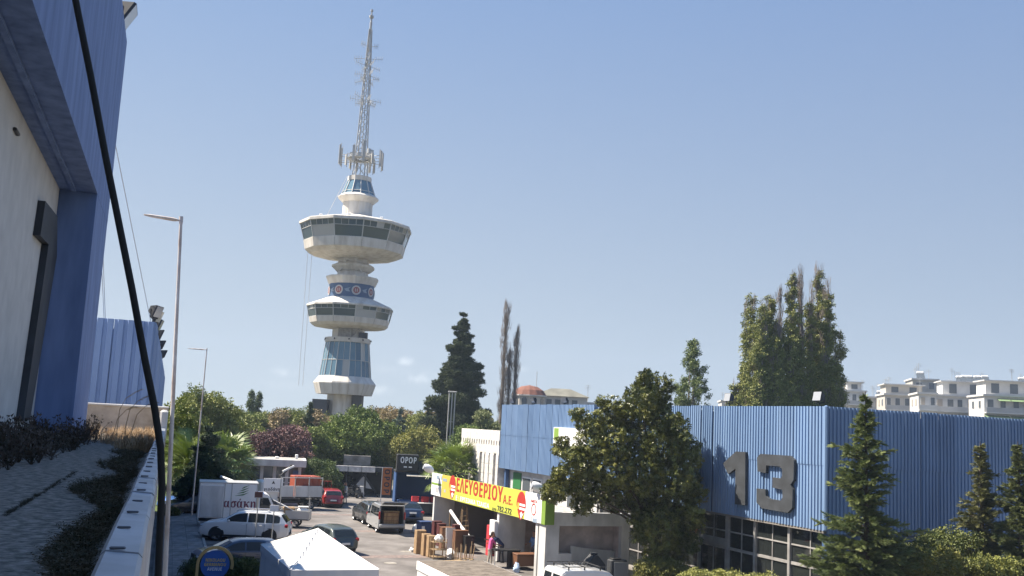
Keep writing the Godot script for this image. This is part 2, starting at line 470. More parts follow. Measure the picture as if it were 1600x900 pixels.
func column_tree(called: String, label: String, pos: Vector3, h0: float, h: float, w: float, c0: Color, c1: Color, group := "", bare := 0.0, dens := 11.0, size := 0.34, shape := 0.6) -> Node3D:
	var t := thing(called, label, "tree", foot(pos), 0, group)
	var cl := []
	var lean := Vector3(R(-0.25, 0.25), 0, R(-0.25, 0.25))
	var leafy := h - (h - h0) * bare
	var n := int((h - h0) / (w * 0.2)) + 3
	for i in n:
		var f := float(i) / (n - 1)
		var rr := w / 2 * (0.35 + 0.65 * pow(sin(PI * clampf(0.12 + f * 0.86, 0, 1)), shape))
		for k in 2:
			var a := R(0, TAU)
			cl.append([Vector3(cos(a), 0, sin(a)) * rr * R(0.2, 0.75) + lean * f + Vector3(0, lerpf(h0, leafy, f) + R(-0.3, 0.3), 0), rr * R(0.28, 0.62)])
	var b := MB.new()
	b.tube([Vector3(0, -0.05, 0), lean * 0.4 + Vector3(0, h * 0.5, 0), lean + Vector3(0, h * 0.97, 0)], [0.012 * h + 0.06, 0.007 * h + 0.04, 0.012], 7)
	part(t, "trunk", b, M.bark_grey)
	b = MB.new()
	var xf := []; var cols := []
	for i in int(h * (7.0 if bare > 0.7 else 2.2)):
		var y := lerpf(h0, h * 0.9, R())
		var a := R(0, TAU); var up := R(0.9, 1.8) * minf(1.0, w * 0.5)
		var o := lean * (y / h) + Vector3(0, y, 0)
		var e := o + Vector3(cos(a), 0, sin(a)) * w * R(0.12, 0.36) + Vector3(0, up, 0)
		b.tube([o, o.lerp(e, 0.5) + Vector3(cos(a), -0.1, sin(a)) * w * 0.06, e], [0.022, 0.015, 0.006], 4)
		if bare > 0.0:
			for k in 1:
				xf.append(Transform3D(Basis(Vector3.UP, R(0, TAU)).scaled(Vector3.ONE * R(0.7, 1.3)), o.lerp(e, R(0.3, 1)))); cols.append(lin(0.24, 0.2, 0.17))
	if bare > 0.0:
		for i in int(h * bare * 3):
			var y := lerpf(leafy - (h - h0) * 0.15, h * 0.98, R())
			xf.append(Transform3D(Basis(Vector3.UP, R(0, TAU)).scaled(Vector3(0.8, R(0.7, 1.3), 0.8)), lean * (y / h) + Vector3(R(-0.1, 0.1), y - 0.4, R(-0.1, 0.1)))); cols.append(lin(0.25, 0.21, 0.175))
	part(t, "limbs", b, M.bark_grey)
	if xf: copies(t, "twigs", leaf_cluster("twig"), M.straw, xf, cols)
	if dens > 0.0: foliage(t, cl, dens, size, c0, c1)
	return t
# dark irregular conifer seen far off: boughs as clumps
func bough_conifer(called: String, label: String, pos: Vector3, h0: float, h: float, w: float, c0: Color, c1: Color, dens := 14.0, size := 0.55, tiers := 14, group := "", tuft := "tuft") -> Node3D:
	var t := thing(called, label, "tree", foot(pos), 0, group)
	var b := MB.new()
	b.tube([Vector3(0, -0.05, 0), Vector3(0, h * 0.98, 0)], [0.016 * h + 0.04, 0.02], 7)
	part(t, "trunk", b, M.bark)
	b = MB.new()
	var cl := []
	for i in tiers:
		var f := float(i) / (tiers - 1)
		var yc := lerpf(h0, h * 0.97, f)
		var step := (h - h0) / tiers
		var rr := w / 2 * pow(1.0 - f, 0.75) + w * 0.05
		cl.append([Vector3(R(-0.2, 0.2) * rr, yc, R(-0.2, 0.2) * rr), maxf(rr * 0.55, 0.2)])
		var nb := 5 if f < 0.8 else 3
		for k in nb:
			var a := TAU * k / nb + R(-0.5, 0.5) + i * 1.3
			var l := rr * R(0.45, 1.2)
			var y := yc + R(-0.8, 0.8) * step
			var d := Vector3(cos(a), 0, sin(a))
			var e := d * l + Vector3(0, y + l * R(-0.15, 0.5), 0)
			b.tube([Vector3(0, y - 0.1, 0), e], [0.05, 0.015], 4)
			cl.append([e * 0.92 + Vector3(0, y * 0.08, 0), maxf(rr * R(0.16, 0.32), 0.14)])
			cl.append([Vector3(0, y, 0).lerp(e, 0.6) + Vector3(R(-0.2, 0.2), R(-0.3, 0.1), R(-0.2, 0.2)) * rr * 0.5, maxf(rr * R(0.2, 0.4), 0.16)])
	part(t, "limbs", b, M.bark)
	foliage(t, cl, dens, size, c0, c1, tuft, "needle", 0.62)
	return t
# near conifer: every branch carries flat drooping sprays
func spray_conifer(called: String, label: String, pos: Vector3, h: float, w: float, c0: Color, c1: Color, sd: int) -> Node3D:
	rng.seed = sd
	var t := thing(called, label, "tree", foot(pos), 0, "conifers in front of the dark blue wall")
	var b := MB.new()
	b.tube([Vector3(0, -0.05, 0), Vector3(0.05, h * 0.5, 0), Vector3(0, h, 0)], [0.15, 0.09, 0.012], 8)
	part(t, "trunk", b, M.bark)
	b = MB.new()
	var xf := []; var cols := []
	var n := int(h * 46)
	for i in n:
		var f := pow((i + R()) / n, 0.85)
		var y := h * (0.03 + 0.95 * f)
		var wob := 0.74 + 0.36 * sin(f * 31.0 + sd) * sin(f * 13.0 + sd * 2)
		var l := (w / 2 * pow(1 - f, 0.85) + 0.06) * R(0.4, 1.2) * wob
		if R() < 0.1: l *= 1.45
		var a := R(0, TAU)
		var d := Vector3(cos(a), 0, sin(a))
		var rise := R(0.25, 0.65) if f > 0.55 else R(-0.05, 0.42)
		var s := Vector3(0, y - l * 0.15, 0)
		var m := s + d * l * 0.55 + Vector3(0, l * rise * 0.6, 0)
		var e := s + d * l + Vector3(0, l * rise * 0.75, 0)
		b.tube([s, m, e], [0.02, 0.013, 0.004], 4)
		var tone := R(0, 0.7)
		for k in int(8 + l * 18):
			var g := pow(R(0.02, 1.0), 0.7)
			var o := s.lerp(m, g / 0.55) if g < 0.55 else m.lerp(e, (g - 0.55) / 0.45)
			var yaw := -a + R(-0.75, 0.75)
			var sc := R(0.24, 0.46) * lerpf(1.05, 0.5, f)
			xf.append(Transform3D(Basis(Vector3.UP, yaw) * Basis(Vector3.BACK, R(-0.35, 0.75)) * Basis(Vector3.RIGHT, R(-0.9, 0.9)) * Basis().scaled(Vector3.ONE * sc), o))
			cols.append(c0.lerp(c1, clampf(tone + R(-0.2, 0.35), 0, 1)))
	part(t, "branches", b, M.bark)
	copies(t, "crown", leaf_cluster("needle"), M.needle, xf, cols)
	return t
func frond_mesh(sd: int, fan: bool) -> ArrayMesh:
	var r := RandomNumberGenerator.new(); r.seed = sd
	var b := MB.new()
	if fan:
		b.tube([Vector3.ZERO, Vector3(0.5, 0.08, 0), Vector3(0.95, 0.05, 0)], [0.025, 0.018, 0.012], 4)
		for i in 26:
			var t := deg_to_rad(-115.0 + 230.0 * i / 25.0)
			var o := Vector3(0.95, 0.05, 0)
			var d := Vector3(cos(t), r.randf_range(-0.05, 0.12), sin(t))
			var l := r.randf_range(0.6, 0.8)
			var s := Vector3(-sin(t), 0, cos(t)) * 0.035
			var m := o + d * l * 0.62; var e := o + d * l + Vector3(0, -0.16 * r.randf_range(0.4, 1.4), 0)
			b.tri(o, m + s, m - s); b.tri(m - s, m + s, e)
	else:
		var spine := []
		for i in 13:
			var f := i / 12.0
			spine.append(Vector3(2.3 * f - 0.35 * f * f, 0.55 * f - 1.25 * f * f, 0))
		b.tube(spine, [0.04, 0.03, 0.028, 0.025, 0.022, 0.02, 0.018, 0.016, 0.014, 0.012, 0.01, 0.008, 0.006], 4)
		for i in 34:
			var f := 0.12 + 0.88 * i / 33.0
			var q := f * 12.0
			var o: Vector3 = spine[int(minf(q, 11.0))].lerp(spine[mini(int(q) + 1, 12)], q - int(minf(q, 11.0)))
			for sd2 in [-1, 1]:
				var l := 0.62 * sin(PI * clampf(0.16 + f * 0.8, 0, 1)) * r.randf_range(0.8, 1.15)
				var e := o + Vector3(0.55 * l, r.randf_range(-0.28, 0.05) * l, sd2 * l * 0.85)
				var s := Vector3(0.03, 0, 0)
				b.tri(o - s, o + s, e)
	return b.mesh()
func palm(label: String, pos: Vector3, trunk_h: float, size: float, n: int, c0: Color, c1: Color, sd: int, fan := true) -> Node3D:
	rng.seed = sd
	var t := thing("palm_tree", label, "palm tree", foot(pos), 0, "palms by the avenue")
	var b := MB.new()
	var g := []; var rr := []
	for i in 12:
		g.append(Vector3(0, trunk_h * i / 11.0 - (0.05 if i == 0 else 0.0), 0)); rr.append(0.24 * size * (1.0 if i % 2 else 1.12))
	b.tube(g, rr, 9)
	part(t, "trunk", b, M.bark)
	var ms := [frond_mesh(sd, fan), frond_mesh(sd + 1, fan), frond_mesh(sd + 2, fan)]
	for i in n:
		var f := float(i) / n
		var c := c0.lerp(c1, clampf(f * 1.1 + R(-0.25, 0.25), 0, 1))
		var key := "frond_%d_%d" % [sd, i % 6]
		if not M.has(key):
			mat(key, c, 0.5); M[key].backlight_enabled = true; M[key].backlight = Color(0.28, 0.32, 0.1); M[key].cull_mode = BaseMaterial3D.CULL_DISABLED
		var o := part(t, "frond", ms[i % 3], M[key], Vector3(0, trunk_h + R(-0.15, 0.15), 0))
		var pitch := lerpf(1.25, -0.75, pow(f, 0.9)) + R(-0.15, 0.15)
		o.basis = Basis(Vector3.UP, i * 2.399963 + R(-0.2, 0.2)) * Basis(Vector3.BACK, pitch) * Basis(Vector3.RIGHT, R(-0.5, 0.5)) * Basis().scaled(Vector3.ONE * size * R(0.85, 1.12))
	return t
func shrub(called: String, label: String, pos: Vector3, w: float, h: float, dpth: float, c0: Color, c1: Color, yaw := YS, dens := 26.0, size := 0.2, group := "", cat := "shrub") -> Node3D:
	var t := thing(called, label, cat, foot(pos), yaw, group)
	var cl := []
	var r := minf(h * 0.5, 0.55)
	var n := int(w * dpth * h * 5.0 / (r * r)) + 6
	for i in mini(n, 60):
		cl.append([Vector3(R(-0.5, 0.5) * (w - r), r * 0.6 + R() * (h - r * 1.4), R(-0.5, 0.5) * (dpth - r)), r * R(0.6, 0.95)])
	var b := MB.new()
	for i in 7:
		var e: Vector3 = cl[i % cl.size()][0]
		b.tube([Vector3(e.x * 0.6, -0.03, e.z * 0.6), e], [0.03, 0.01], 4)
	part(t, "stems", b, M.bark)
	foliage(t, cl, dens, size, c0, c1)
	return t

# ------------------------------------------------------------------ buildings
func corr_mesh(w: float, y0: float, y1: float, pitch := 0.2, depth := 0.05) -> ArrayMesh:    # ribbed sheet facing +z, from x 0 to w
	var b := MB.new()
	var n := int(round(w / pitch))
	var pts := []
	for i in n:
		var x := w * i / n; var q := w / n
		pts.append_array([Vector2(x, 0), Vector2(x + q * 0.3, 0), Vector2(x + q * 0.38, depth), Vector2(x + q * 0.92, depth)])
	pts.append(Vector2(w, 0))
	for i in pts.size() - 1:
		b.quad(Vector3(pts[i].x, y0, pts[i].y), Vector3(pts[i + 1].x, y0, pts[i + 1].y), Vector3(pts[i + 1].x, y1, pts[i + 1].y), Vector3(pts[i].x, y1, pts[i].y))
		b.quad(Vector3(pts[i].x, y1, pts[i].y), Vector3(pts[i + 1].x, y1, pts[i + 1].y), Vector3(pts[i + 1].x, y1, -0.04), Vector3(pts[i].x, y1, -0.04))
		b.quad(Vector3(pts[i].x, y0, -0.04), Vector3(pts[i + 1].x, y0, -0.04), Vector3(pts[i + 1].x, y0, pts[i].y), Vector3(pts[i].x, y0, pts[i].y))
	return b.mesh()
func cladding(parent: Node, origin: Vector3, yaw: float, length: float, y0: float, y1: float, wid := 1.0, pitch := 0.2, shade := ["blue_clad", "blue_clad", "blue_clad_b", "blue_clad_c"]) -> void:
	var n := int(round(length / wid))
	var w := length / n
	var lap := lerpf(y0, y1, 0.52)
	var bs := Basis(Vector3.UP, deg_to_rad(yaw))
	var lo := [corr_mesh(w - 0.012, y0, lap + 0.1, pitch), corr_mesh(w - 0.07, y0 - 0.012, lap + 0.1, pitch)]
	var up := [corr_mesh(w - 0.012, lap, y1, pitch), corr_mesh(w - 0.07, lap - 0.01, y1 + 0.025, pitch)]
	for i in n:
		var k := 1 if R() < 0.28 else 0
		var m: Material = M[shade[rng.randi() % shade.size()]]
		var out := (0.008 if i % 2 else 0.0) + R(0, 0.014)
		for q in [[lo[k], 0.0], [up[k], 0.018]]:
			var o := part(parent, "cladding_panel", q[0], m, origin + bs.x * w * i + bs.z * (out + q[1]), yaw)
			o.rotation.y += R(-0.012, 0.012)
func floodlight(pos: Vector3, yaw: float, label: String, tilt := -0.6, size := 1.0, group := "floodlights on the roof edges") -> void:
	var t := thing("floodlight", label, "floodlight", pos, yaw, group)
	var b := MB.new()
	b.tube([Vector3(0, -0.02, 0), Vector3(0, 0.16, 0)], [0.02, 0.02], 5)
	b.tube([Vector3(-0.24, 0.16, 0), Vector3(0.24, 0.16, 0)], [0.016, 0.016], 5)
	for s in [-1, 1]: b.box(Vector3(s * 0.24, 0.27, 0), Vector3(0.015, 0.22, 0.03))
	part(t, "bracket", b, M.dark_metal)
	b = MB.new()
	var bs := Basis(Vector3.RIGHT, tilt)
	var o := Vector3(0, 0.36, 0.02)
	var g := []
	for q in [[0.0, 0.0, -0.12], [0.14, 0.08, -0.12], [0.23, 0.16, 0.06], [0.23, 0.16, 0.1]]:
		g.append([o + bs * Vector3(q[0], -q[1], q[2]), o + bs * Vector3(q[0], q[1], q[2]), o + bs * Vector3(-q[0], q[1], q[2]), o + bs * Vector3(-q[0], -q[1], q[2])])
	for i in 3:
		for j in 4: b.quad(g[i][j], g[i][(j + 1) % 4], g[i + 1][(j + 1) % 4], g[i + 1][j])
	part(t, "housing", b, M.dark_metal)
	b = MB.new()
	b.box(o + bs * Vector3(0, 0, 0.095), Vector3(0.44, 0.30, 0.012), bs)
	part(t, "lens", b, M.head_lamp)
	t.scale = Vector3.ONE * size

func hall_13() -> void:
	var P := 27.8; var A := 33.33
	var t := thing("exhibition_hall", "blue ribbed metal hall with large dark number 13 above its windows", "hall", S(P, A), YS)
	var y0 := 3.8; var y1 := 8.85
	part(t, "wall", MB.new().span(Vector3(0.1, y0 + 0.02, -20.4), Vector3(27.9, y1 - 0.25, -0.1)), M.blue_steel)
	cladding(t, Vector3(0.04, 0, -20.4), -90, 20.35, y0, y1)
	cladding(t, Vector3(0.09, 0, -0.04), 0, 28.0, y0 - 0.12, y1)
	part(t, "corner_trim", MB.new().cham(Vector3(0.0, (y0 + y1) / 2 + 0.02, 0.0), Vector3(0.17, y1 - y0 + 0.05, 0.17), 0.05), M.blue_clad_b)
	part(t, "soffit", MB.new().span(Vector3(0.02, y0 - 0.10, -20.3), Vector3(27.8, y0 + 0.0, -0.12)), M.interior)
	# the number
	var o1 := [[240, 430], [310, 365], [362, 368], [360, 655], [305, 650], [308, 458], [268, 487]]
	var o3 := [[425, 398], [442, 378], [600, 388], [625, 412], [622, 520], [605, 545], [618, 570], [615, 670], [590, 697], [450, 672], [422, 640], [422, 565], [470, 570], [472, 605], [490, 622], [552, 631], [562, 615], [562, 572], [508, 560], [508, 505], [552, 512], [560, 498], [560, 460], [546, 446], [475, 440], [472, 482], [427, 472]]
	for o in [o1, o3]:
		var poly := PackedVector2Array()
		for q in o:
			var w := on_p(1060 + q[0] / 3.4615, 600 + q[1] / 3.4615, P - 0.17)
			poly.append(Vector2(A - w.x, w.y))
		var n := part(t, "numeral", MB.new().prism(poly, 0.03, 0.17, Transform3D(Basis(Vector3.UP, -PI / 2), Vector3.ZERO)), M.digit)
	# glazing under the cladding
	var posts := [0.05, -2.62, -5.05, -7.2, -9.6, -12.0, -14.4, -16.8, -20.2]
	for i in posts.size():
		var wide := 0.26 if i in [3, 5, 7] else 0.17
		if i > 0: part(t, "post", MB.new().cham(Vector3(0.32, y0 / 2 - 0.05, posts[i]), Vector3(0.22, y0 - 0.1, wide), 0.015), M.grey_frame)
		if i == posts.size() - 1: break
		var z0: float = posts[i]; var z1: float = posts[i + 1]
		var zm := (z0 + z1) / 2
		for hy in [0.95, 2.2, 2.98]:
			part(t, "transom", MB.new().span(Vector3(0.27, hy - (0.06 if hy == 2.2 else 0.028), z1 + 0.07), Vector3(0.39, hy + (0.06 if hy == 2.2 else 0.028), z0 - 0.07)), M.grey_frame)
		for q in [[0.12, 0.92], [1.0, 2.13], [2.27, 2.95], [3.01, 3.7]]:
			part(t, "mullion", MB.new().span(Vector3(0.29, q[0] - 0.03, zm - 0.025), Vector3(0.37, q[1] + 0.02, zm + 0.025)), M.grey_frame)
			for s in [[z1 + 0.1, zm - 0.03], [zm + 0.03, z0 - 0.1]]:
				part(t, "pane", MB.new().span(Vector3(0.325, q[0], s[0]), Vector3(0.337, q[1], s[1])), M.shop_glass)
		part(t, "plinth", MB.new().span(Vector3(0.25, -0.02, z1 + 0.08), Vector3(0.45, 0.11, z0 - 0.08)), M.kerb)
	part(t, "fascia_board", MB.new().span(Vector3(0.22, 2.28, -9.4), Vector3(0.265, 2.62, -7.35)), M.grey_frame)
	part(t, "fascia_board", MB.new().span(Vector3(0.22, 2.55, -11.85), Vector3(0.265, 2.8, -9.75)), M.red_paint)
	part(t, "column", MB.new().cham(Vector3(0.25, 1.83, -0.2), Vector3(0.3, 3.72, 0.3), 0.02), M.blue_steel)
	part(t, "side_wall", MB.new().span(Vector3(0.5, -0.02, -0.35), Vector3(27.8, y0 - 0.12, -0.15)), M.blue_steel)
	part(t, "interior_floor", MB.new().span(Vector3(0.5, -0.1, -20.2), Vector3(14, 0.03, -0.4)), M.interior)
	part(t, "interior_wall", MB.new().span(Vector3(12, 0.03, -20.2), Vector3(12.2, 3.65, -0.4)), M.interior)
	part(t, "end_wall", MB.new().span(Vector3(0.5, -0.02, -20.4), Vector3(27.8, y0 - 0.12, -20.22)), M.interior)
	for q in [[4, -4], [4, -9], [4, -14]]:
		part(t, "inner_column", MB.new().cham(Vector3(q[0], 1.85, q[1]), Vector3(0.35, 3.62, 0.35), 0.02), M.white_plain)
	for q in [[1.2, -3.4, 0.9, 1.2], [1.5, -6.3, 1.2, 0.9], [2.2, -1.8, 0.8, 1.5]]:
		part(t, "display_plinth", MB.new().cham(Vector3(q[0], q[3] / 2 + 0.03, q[1]), Vector3(q[2], q[3], q[2]), 0.02), M.white_plain)
	for q in [[1140, 632, "pale square floodlight on the blue hall roof edge above the digit 1"], [1281, 632, "pale square floodlight on the blue hall roof at its corner"]]:
		var w := on_p(q[0], q[1], P + 0.3)
		floodlight(S(P + 0.3, w.x, y1 - 0.04), YS - 95, q[2], -0.2, 1.25)
		part(t, "ledger", MB.new().span(Vector3(0.1, y1 - 0.28, A - w.x - 0.3), Vector3(0.6, y1 - 0.05, A - w.x + 0.3)), M.blue_steel)

func hall_back() -> void:
	var P := 27.8; var A := 54.2
	var t := thing("exhibition_hall", "blue ribbed metal hall over a white ground floor beyond the magnolia", "hall", S(P, A), YS)
	var y0 := 4.3; var y1 := 8.92
	part(t, "wall", MB.new().span(Vector3(0.1, y0, -14.9), Vector3(24, y1 - 0.25, -0.1)), M.blue_steel)
	cladding(t, Vector3(0.04, 0, -15.0), -90, 15.0, y0, y1)
	part(t, "side_cladding", corr_mesh(24, y0, y1), M.blue_clad, Vector3(0.06, 0, -0.05))
	part(t, "end_cladding", corr_mesh(24, y0, y1), M.blue_clad, Vector3(24.06, 0, -14.95), 180)
	part(t, "ground_floor_wall", MB.new().span(Vector3(0.5, -0.02, -14.8), Vector3(23.8, y0 - 0.003, -0.2)), M.white_paint)
	part(t, "column", MB.new().cham(Vector3(0.3, y0 / 2, -14.2), Vector3(0.26, y0, 0.3), 0.02), M.blue_steel)
	part(t, "poster", MB.new().span(Vector3(0.44, 2.95, -13.3), Vector3(0.5, 4.1, -11.9)), M.green_plastic)
	part(t, "poster", MB.new().span(Vector3(0.42, 2.5, -13.0), Vector3(0.5, 2.93, -11.7)), M.red_cloth)
	for z in [-10.8, -9.0, -6.5, -3.5]:
		var w := part(t, "window", MB.new().span(Vector3(0.42, 2.2, z - 0.75), Vector3(0.5, 3.9, z + 0.75)), M.white_plain)
		part(w, "pane", MB.new().span(Vector3(0.40, 2.3, z - 0.65), Vector3(0.425, 3.8, z + 0.65)), M.flat_pane)
	# white billboard on the ribs
	var bb := part(t, "billboard", MB.new().span(Vector3(-0.12, 6.25, A - 59.7), Vector3(-0.02, 7.45, A - 55.0)), M.white_print)
	part(bb, "printed_panel", MB.new().span(Vector3(-0.13, 6.6, A - 59.6), Vector3(-0.121, 7.4, A - 58.9)), M.lime_print)
	part(bb, "printed_panel", MB.new().span(Vector3(-0.13, 6.3, A - 58.3), Vector3(-0.121, 6.6, A - 57.2)), M.roundel)
	for q in [796, 829, 877]:
		var w := on_p(q, 632, P)
		floodlight(S(P + 0.25, w.x, y1 - 0.05), YS - 90 + q * 7 % 40, "black floodlight on the roof edge of the blue hall beyond the magnolia", 0.5, 1.1, "floodlights on the far blue hall")

func ledge_building() -> void:
	var t := thing("ledge_building", "tall white and blue building with weedy ledge and dark numeral on its wall", "building", Vector3.ZERO, YL)
	part(t, "lower_wall", MB.new().span(Vector3(-14, -0.02, -26.2), Vector3(-0.12, 6.45, 7)), M.ledge_wall)
	part(t, "ledge_floor", MB.new().span(Vector3(-3.4, 6.451, -26.1), Vector3(-0.17, 6.75, 7)), M.ledge_floor)
	part(t, "wall", MB.new().span(Vector3(-14, 6.45, -17.6), Vector3(-2.04, 14.3, 7)), M.ledge_wall)
	part(t, "overhang", MB.new().span(Vector3(-13.9, 10.88, -20.5), Vector3(-1.464, 14.56, 7.1)), M.ledge_blue)
	part(t, "soffit_rib", MB.new().span(Vector3(-1.84, 10.84, -17.5), Vector3(-1.776, 10.878, 7)), M.ledge_blue)
	part(t, "pillar", MB.new().span(Vector3(-13.8, 6.45, -20.497), Vector3(-1.466, 10.877, -17.64)), M.ledge_blue)
	part(t, "upstand", MB.new().span(Vector3(-0.15, 6.45, -26.0), Vector3(-0.05, 6.955, 7)), M.white_paint)
	# metal flashing in overlapping lengths, each with its clip
	var b := MB.new()
	var prof := [Vector2(-0.205, 6.86), Vector2(-0.19, 6.975), Vector2(-0.178, 6.985), Vector2(-0.088, 6.978), Vector2(-0.076, 6.965), Vector2(-0.068, 6.80)]
	for i in 5:
		b.quad(Vector3(prof[i].x, prof[i].y, 0), Vector3(prof[i + 1].x, prof[i + 1].y, 0), Vector3(prof[i + 1].x, prof[i + 1].y, -0.545), Vector3(prof[i].x, prof[i].y, -0.545))
		b.quad(Vector3(prof[i].x, prof[i].y - 0.006, 0), Vector3(prof[i + 1].x, prof[i + 1].y - 0.006, 0), Vector3(prof[i + 1].x, prof[i + 1].y, 0), Vector3(prof[i].x, prof[i].y, 0))
	var ms := b.mesh()
	for i in 40:
		var o := part(t, "flashing", ms, M.flashing, Vector3(0.042 + R(-0.003, 0.003), R(-0.002, 0.003) + (0.002 if i % 2 else 0.0), -0.4 - i * 0.55))
		if i < 32: part(o, "clip", MB.new().cham(Vector3(-0.145 + R(-0.006, 0.006), 6.988, -0.02), Vector3(0.045, 0.008, 0.014), 0.003), M.clip_metal)
	part(t, "upstand_end", MB.new().cham(Vector3(-0.10, 7.05, -24.0), Vector3(0.16, 0.62, 3.6), 0.04), M.white_paint)
	part(t, "end_wall", MB.new().span(Vector3(-3.4, 6.45, -26.2), Vector3(-0.02, 7.40, -25.95)), M.cream_wall)
	part(t, "coping", MB.new().cham(Vector3(-1.71, 7.42, -26.07), Vector3(3.4, 0.05, 0.36), 0.015), M.white_paint)
	# numeral 1 on the white wall: flag towards us, stroke beyond
	var poly := ledge_numeral()
	part(t, "numeral", MB.new().prism(poly, 0.0, 0.10, Transform3D(Basis(Vector3.UP, PI / 2), Vector3(-2.04, 0, 0))), M.digit)
	part(t, "wall_box", MB.new().cham(Vector3(-2.02, 10.56, -12.8), Vector3(0.05, 0.04, 0.28), 0.01), M.dark_metal)
	# cables
	var c := thing("cable", "thick black cable hanging in front of the ledge", "cable", Vector3.ZERO, 0)
	var pts := []
	for q in [[104, -90], [118, 0], [142, 120], [165, 245], [186, 350], [206, 450], [226, 560], [242, 640], [251, 700], [253, 760], [250, 830], [247, 900], [245, 955]]: pts.append(at(q[0], q[1], 1.95))
	pts.append(L(-0.055, 1.9, 6.9)); pts.append(L(-0.05, 1.85, 6.3)); pts.append(L(-0.05, 1.8, 3.0)); pts.append(L(-0.05, 1.8, 0.05))
	part(c, "sheath", MB.new().tube(pts, [0.0068], 8), M.rubber)
	var top := thing("cable_hook", "small metal hook holding a black cable at the overhang", "hook", L(-1.464, 2.2, 12.6), YL)
	part(top, "hook", MB.new().tube([Vector3(-0.05, 0, 0), Vector3(0.08, 0, 0), Vector3(0.1, 0.06, 0)], [0.012], 5), M.dark_metal)
	part(c, "upper_run", MB.new().tube([at(104, -90, 1.95), L(-0.9, 2.1, 10.8), L(-1.38, 2.2, 12.62)], [0.0068], 8), M.rubber)
	var k := 0
	for w in [[[171, 180, 19.6], [204, 345, 24.0], [236, 505, 27.8]], [[161, 255, 19.8], [161, 400, 24.5], [165, 508, 28.0]], [[157, 320, 19.8], [159, 420, 24.5], [163, 508, 28.0]]]:
		var ww := thing("wire", ["thin wire sloping from the overhang to the ribbed hall roof", "thin upright wire beside the blue pillar", "thin upright wire beside the blue pillar"][k], "wire", Vector3.ZERO, 0, "wires by the blue pillar")
		part(ww, "strand", MB.new().tube([at(w[0][0], w[0][1], w[0][2]), at(w[1][0], w[1][1], w[1][2]), at(w[2][0], w[2][1], w[2][2])], [0.009], 5), M.galv)
		k += 1
	floodlight(L(-1.56, 20.2, 14.56), YL + 90, "dark floodlight on top of the tall blue overhang", 0.5, 1.3)
func ledge_numeral() -> PackedVector2Array:
	var poly := PackedVector2Array()
	for q in [[70, 314], [89, 338], [88, 400], [46, 656], [35, 658], [75, 382], [62, 368]]:
		var r := LB.inverse() * ray(q[0], q[1])
		var s := -1.95 / r.x
		poly.append(Vector2(-r.z * s, maxf(7.4 + r.y * s, 6.8)))
	return poly

func hall_left() -> void:
	var t := thing("exhibition_hall", "pale blue ribbed metal hall with floodlights behind the ledge", "hall", L(-0.57, 28), YL)
	var y1 := 9.65
	part(t, "wall", MB.new().span(Vector3(-12, -0.02, -50), Vector3(-0.06, y1 - 0.25, -0.1)), M.blue_steel)
	cladding(t, Vector3(-12, 0, -0.04), 0, 12, 5.0, y1, 1.0, 0.28, ["left_hall_paint"])
	cladding(t, Vector3(-0.04, 0, -0.05), 90, 50, 5.0, y1, 1.0, 0.28, ["left_hall_paint"])
	for i in 6:
		floodlight(L(-0.62, 28.3 + i * i * 0.75 + i * 1.0, y1 - 0.03), YL + 70 + i * 7, "dark floodlight in a row along the roof edge behind the lamp post", 0.35, 1.0 + i * 0.05, "floodlights in a row on the pale blue hall")

func lamp_post(pos: Vector3, h: float, arm: Vector3, label: String, r0: float, off := Vector3.ZERO) -> void:
	var t := thing("street_lamp", label, "street lamp", foot(pos))
	var up := func(y: float) -> Vector3: return Vector3(off.x * y / h, y, off.z * y / h)
	part(t, "pole", MB.new().tube([up.call(-0.02), up.call(h * 0.5), up.call(h)], [r0, r0 * 0.85, r0 * 0.6], 10), M.post)
	part(t, "collar", MB.new().tube([up.call(h - 0.12), up.call(h + 0.04)], [r0 * 0.8, r0 * 0.8], 10), M.post)
	var d := arm.normalized(); var s := d.cross(Vector3.UP).normalized(); var o: Vector3 = up.call(h - 0.06)
	part(t, "arm", MB.new().tube([o, o + arm * 0.95], [r0 * 0.45, r0 * 0.3], 8), M.post)
	var hd := MB.new()
	var g := []
	for q in [[0.1, 0.04, 0.03], [0.2, 0.075, 0.045], [0.8, 0.065, 0.035], [0.95, 0.03, 0.015]]:
		var w: Vector3 = o + arm * q[0]
		g.append([w + s * q[1], w + Vector3(0, q[2], 0), w - s * q[1], w - Vector3(0, q[2], 0)])
	hd.grid(g, true)
	part(t, "lamp_head", hd, M.post)
	part(t, "base_plate", MB.new().cham(Vector3(0, 0.03, 0), Vector3(0.34, 0.06, 0.34), 0.02), M.post)

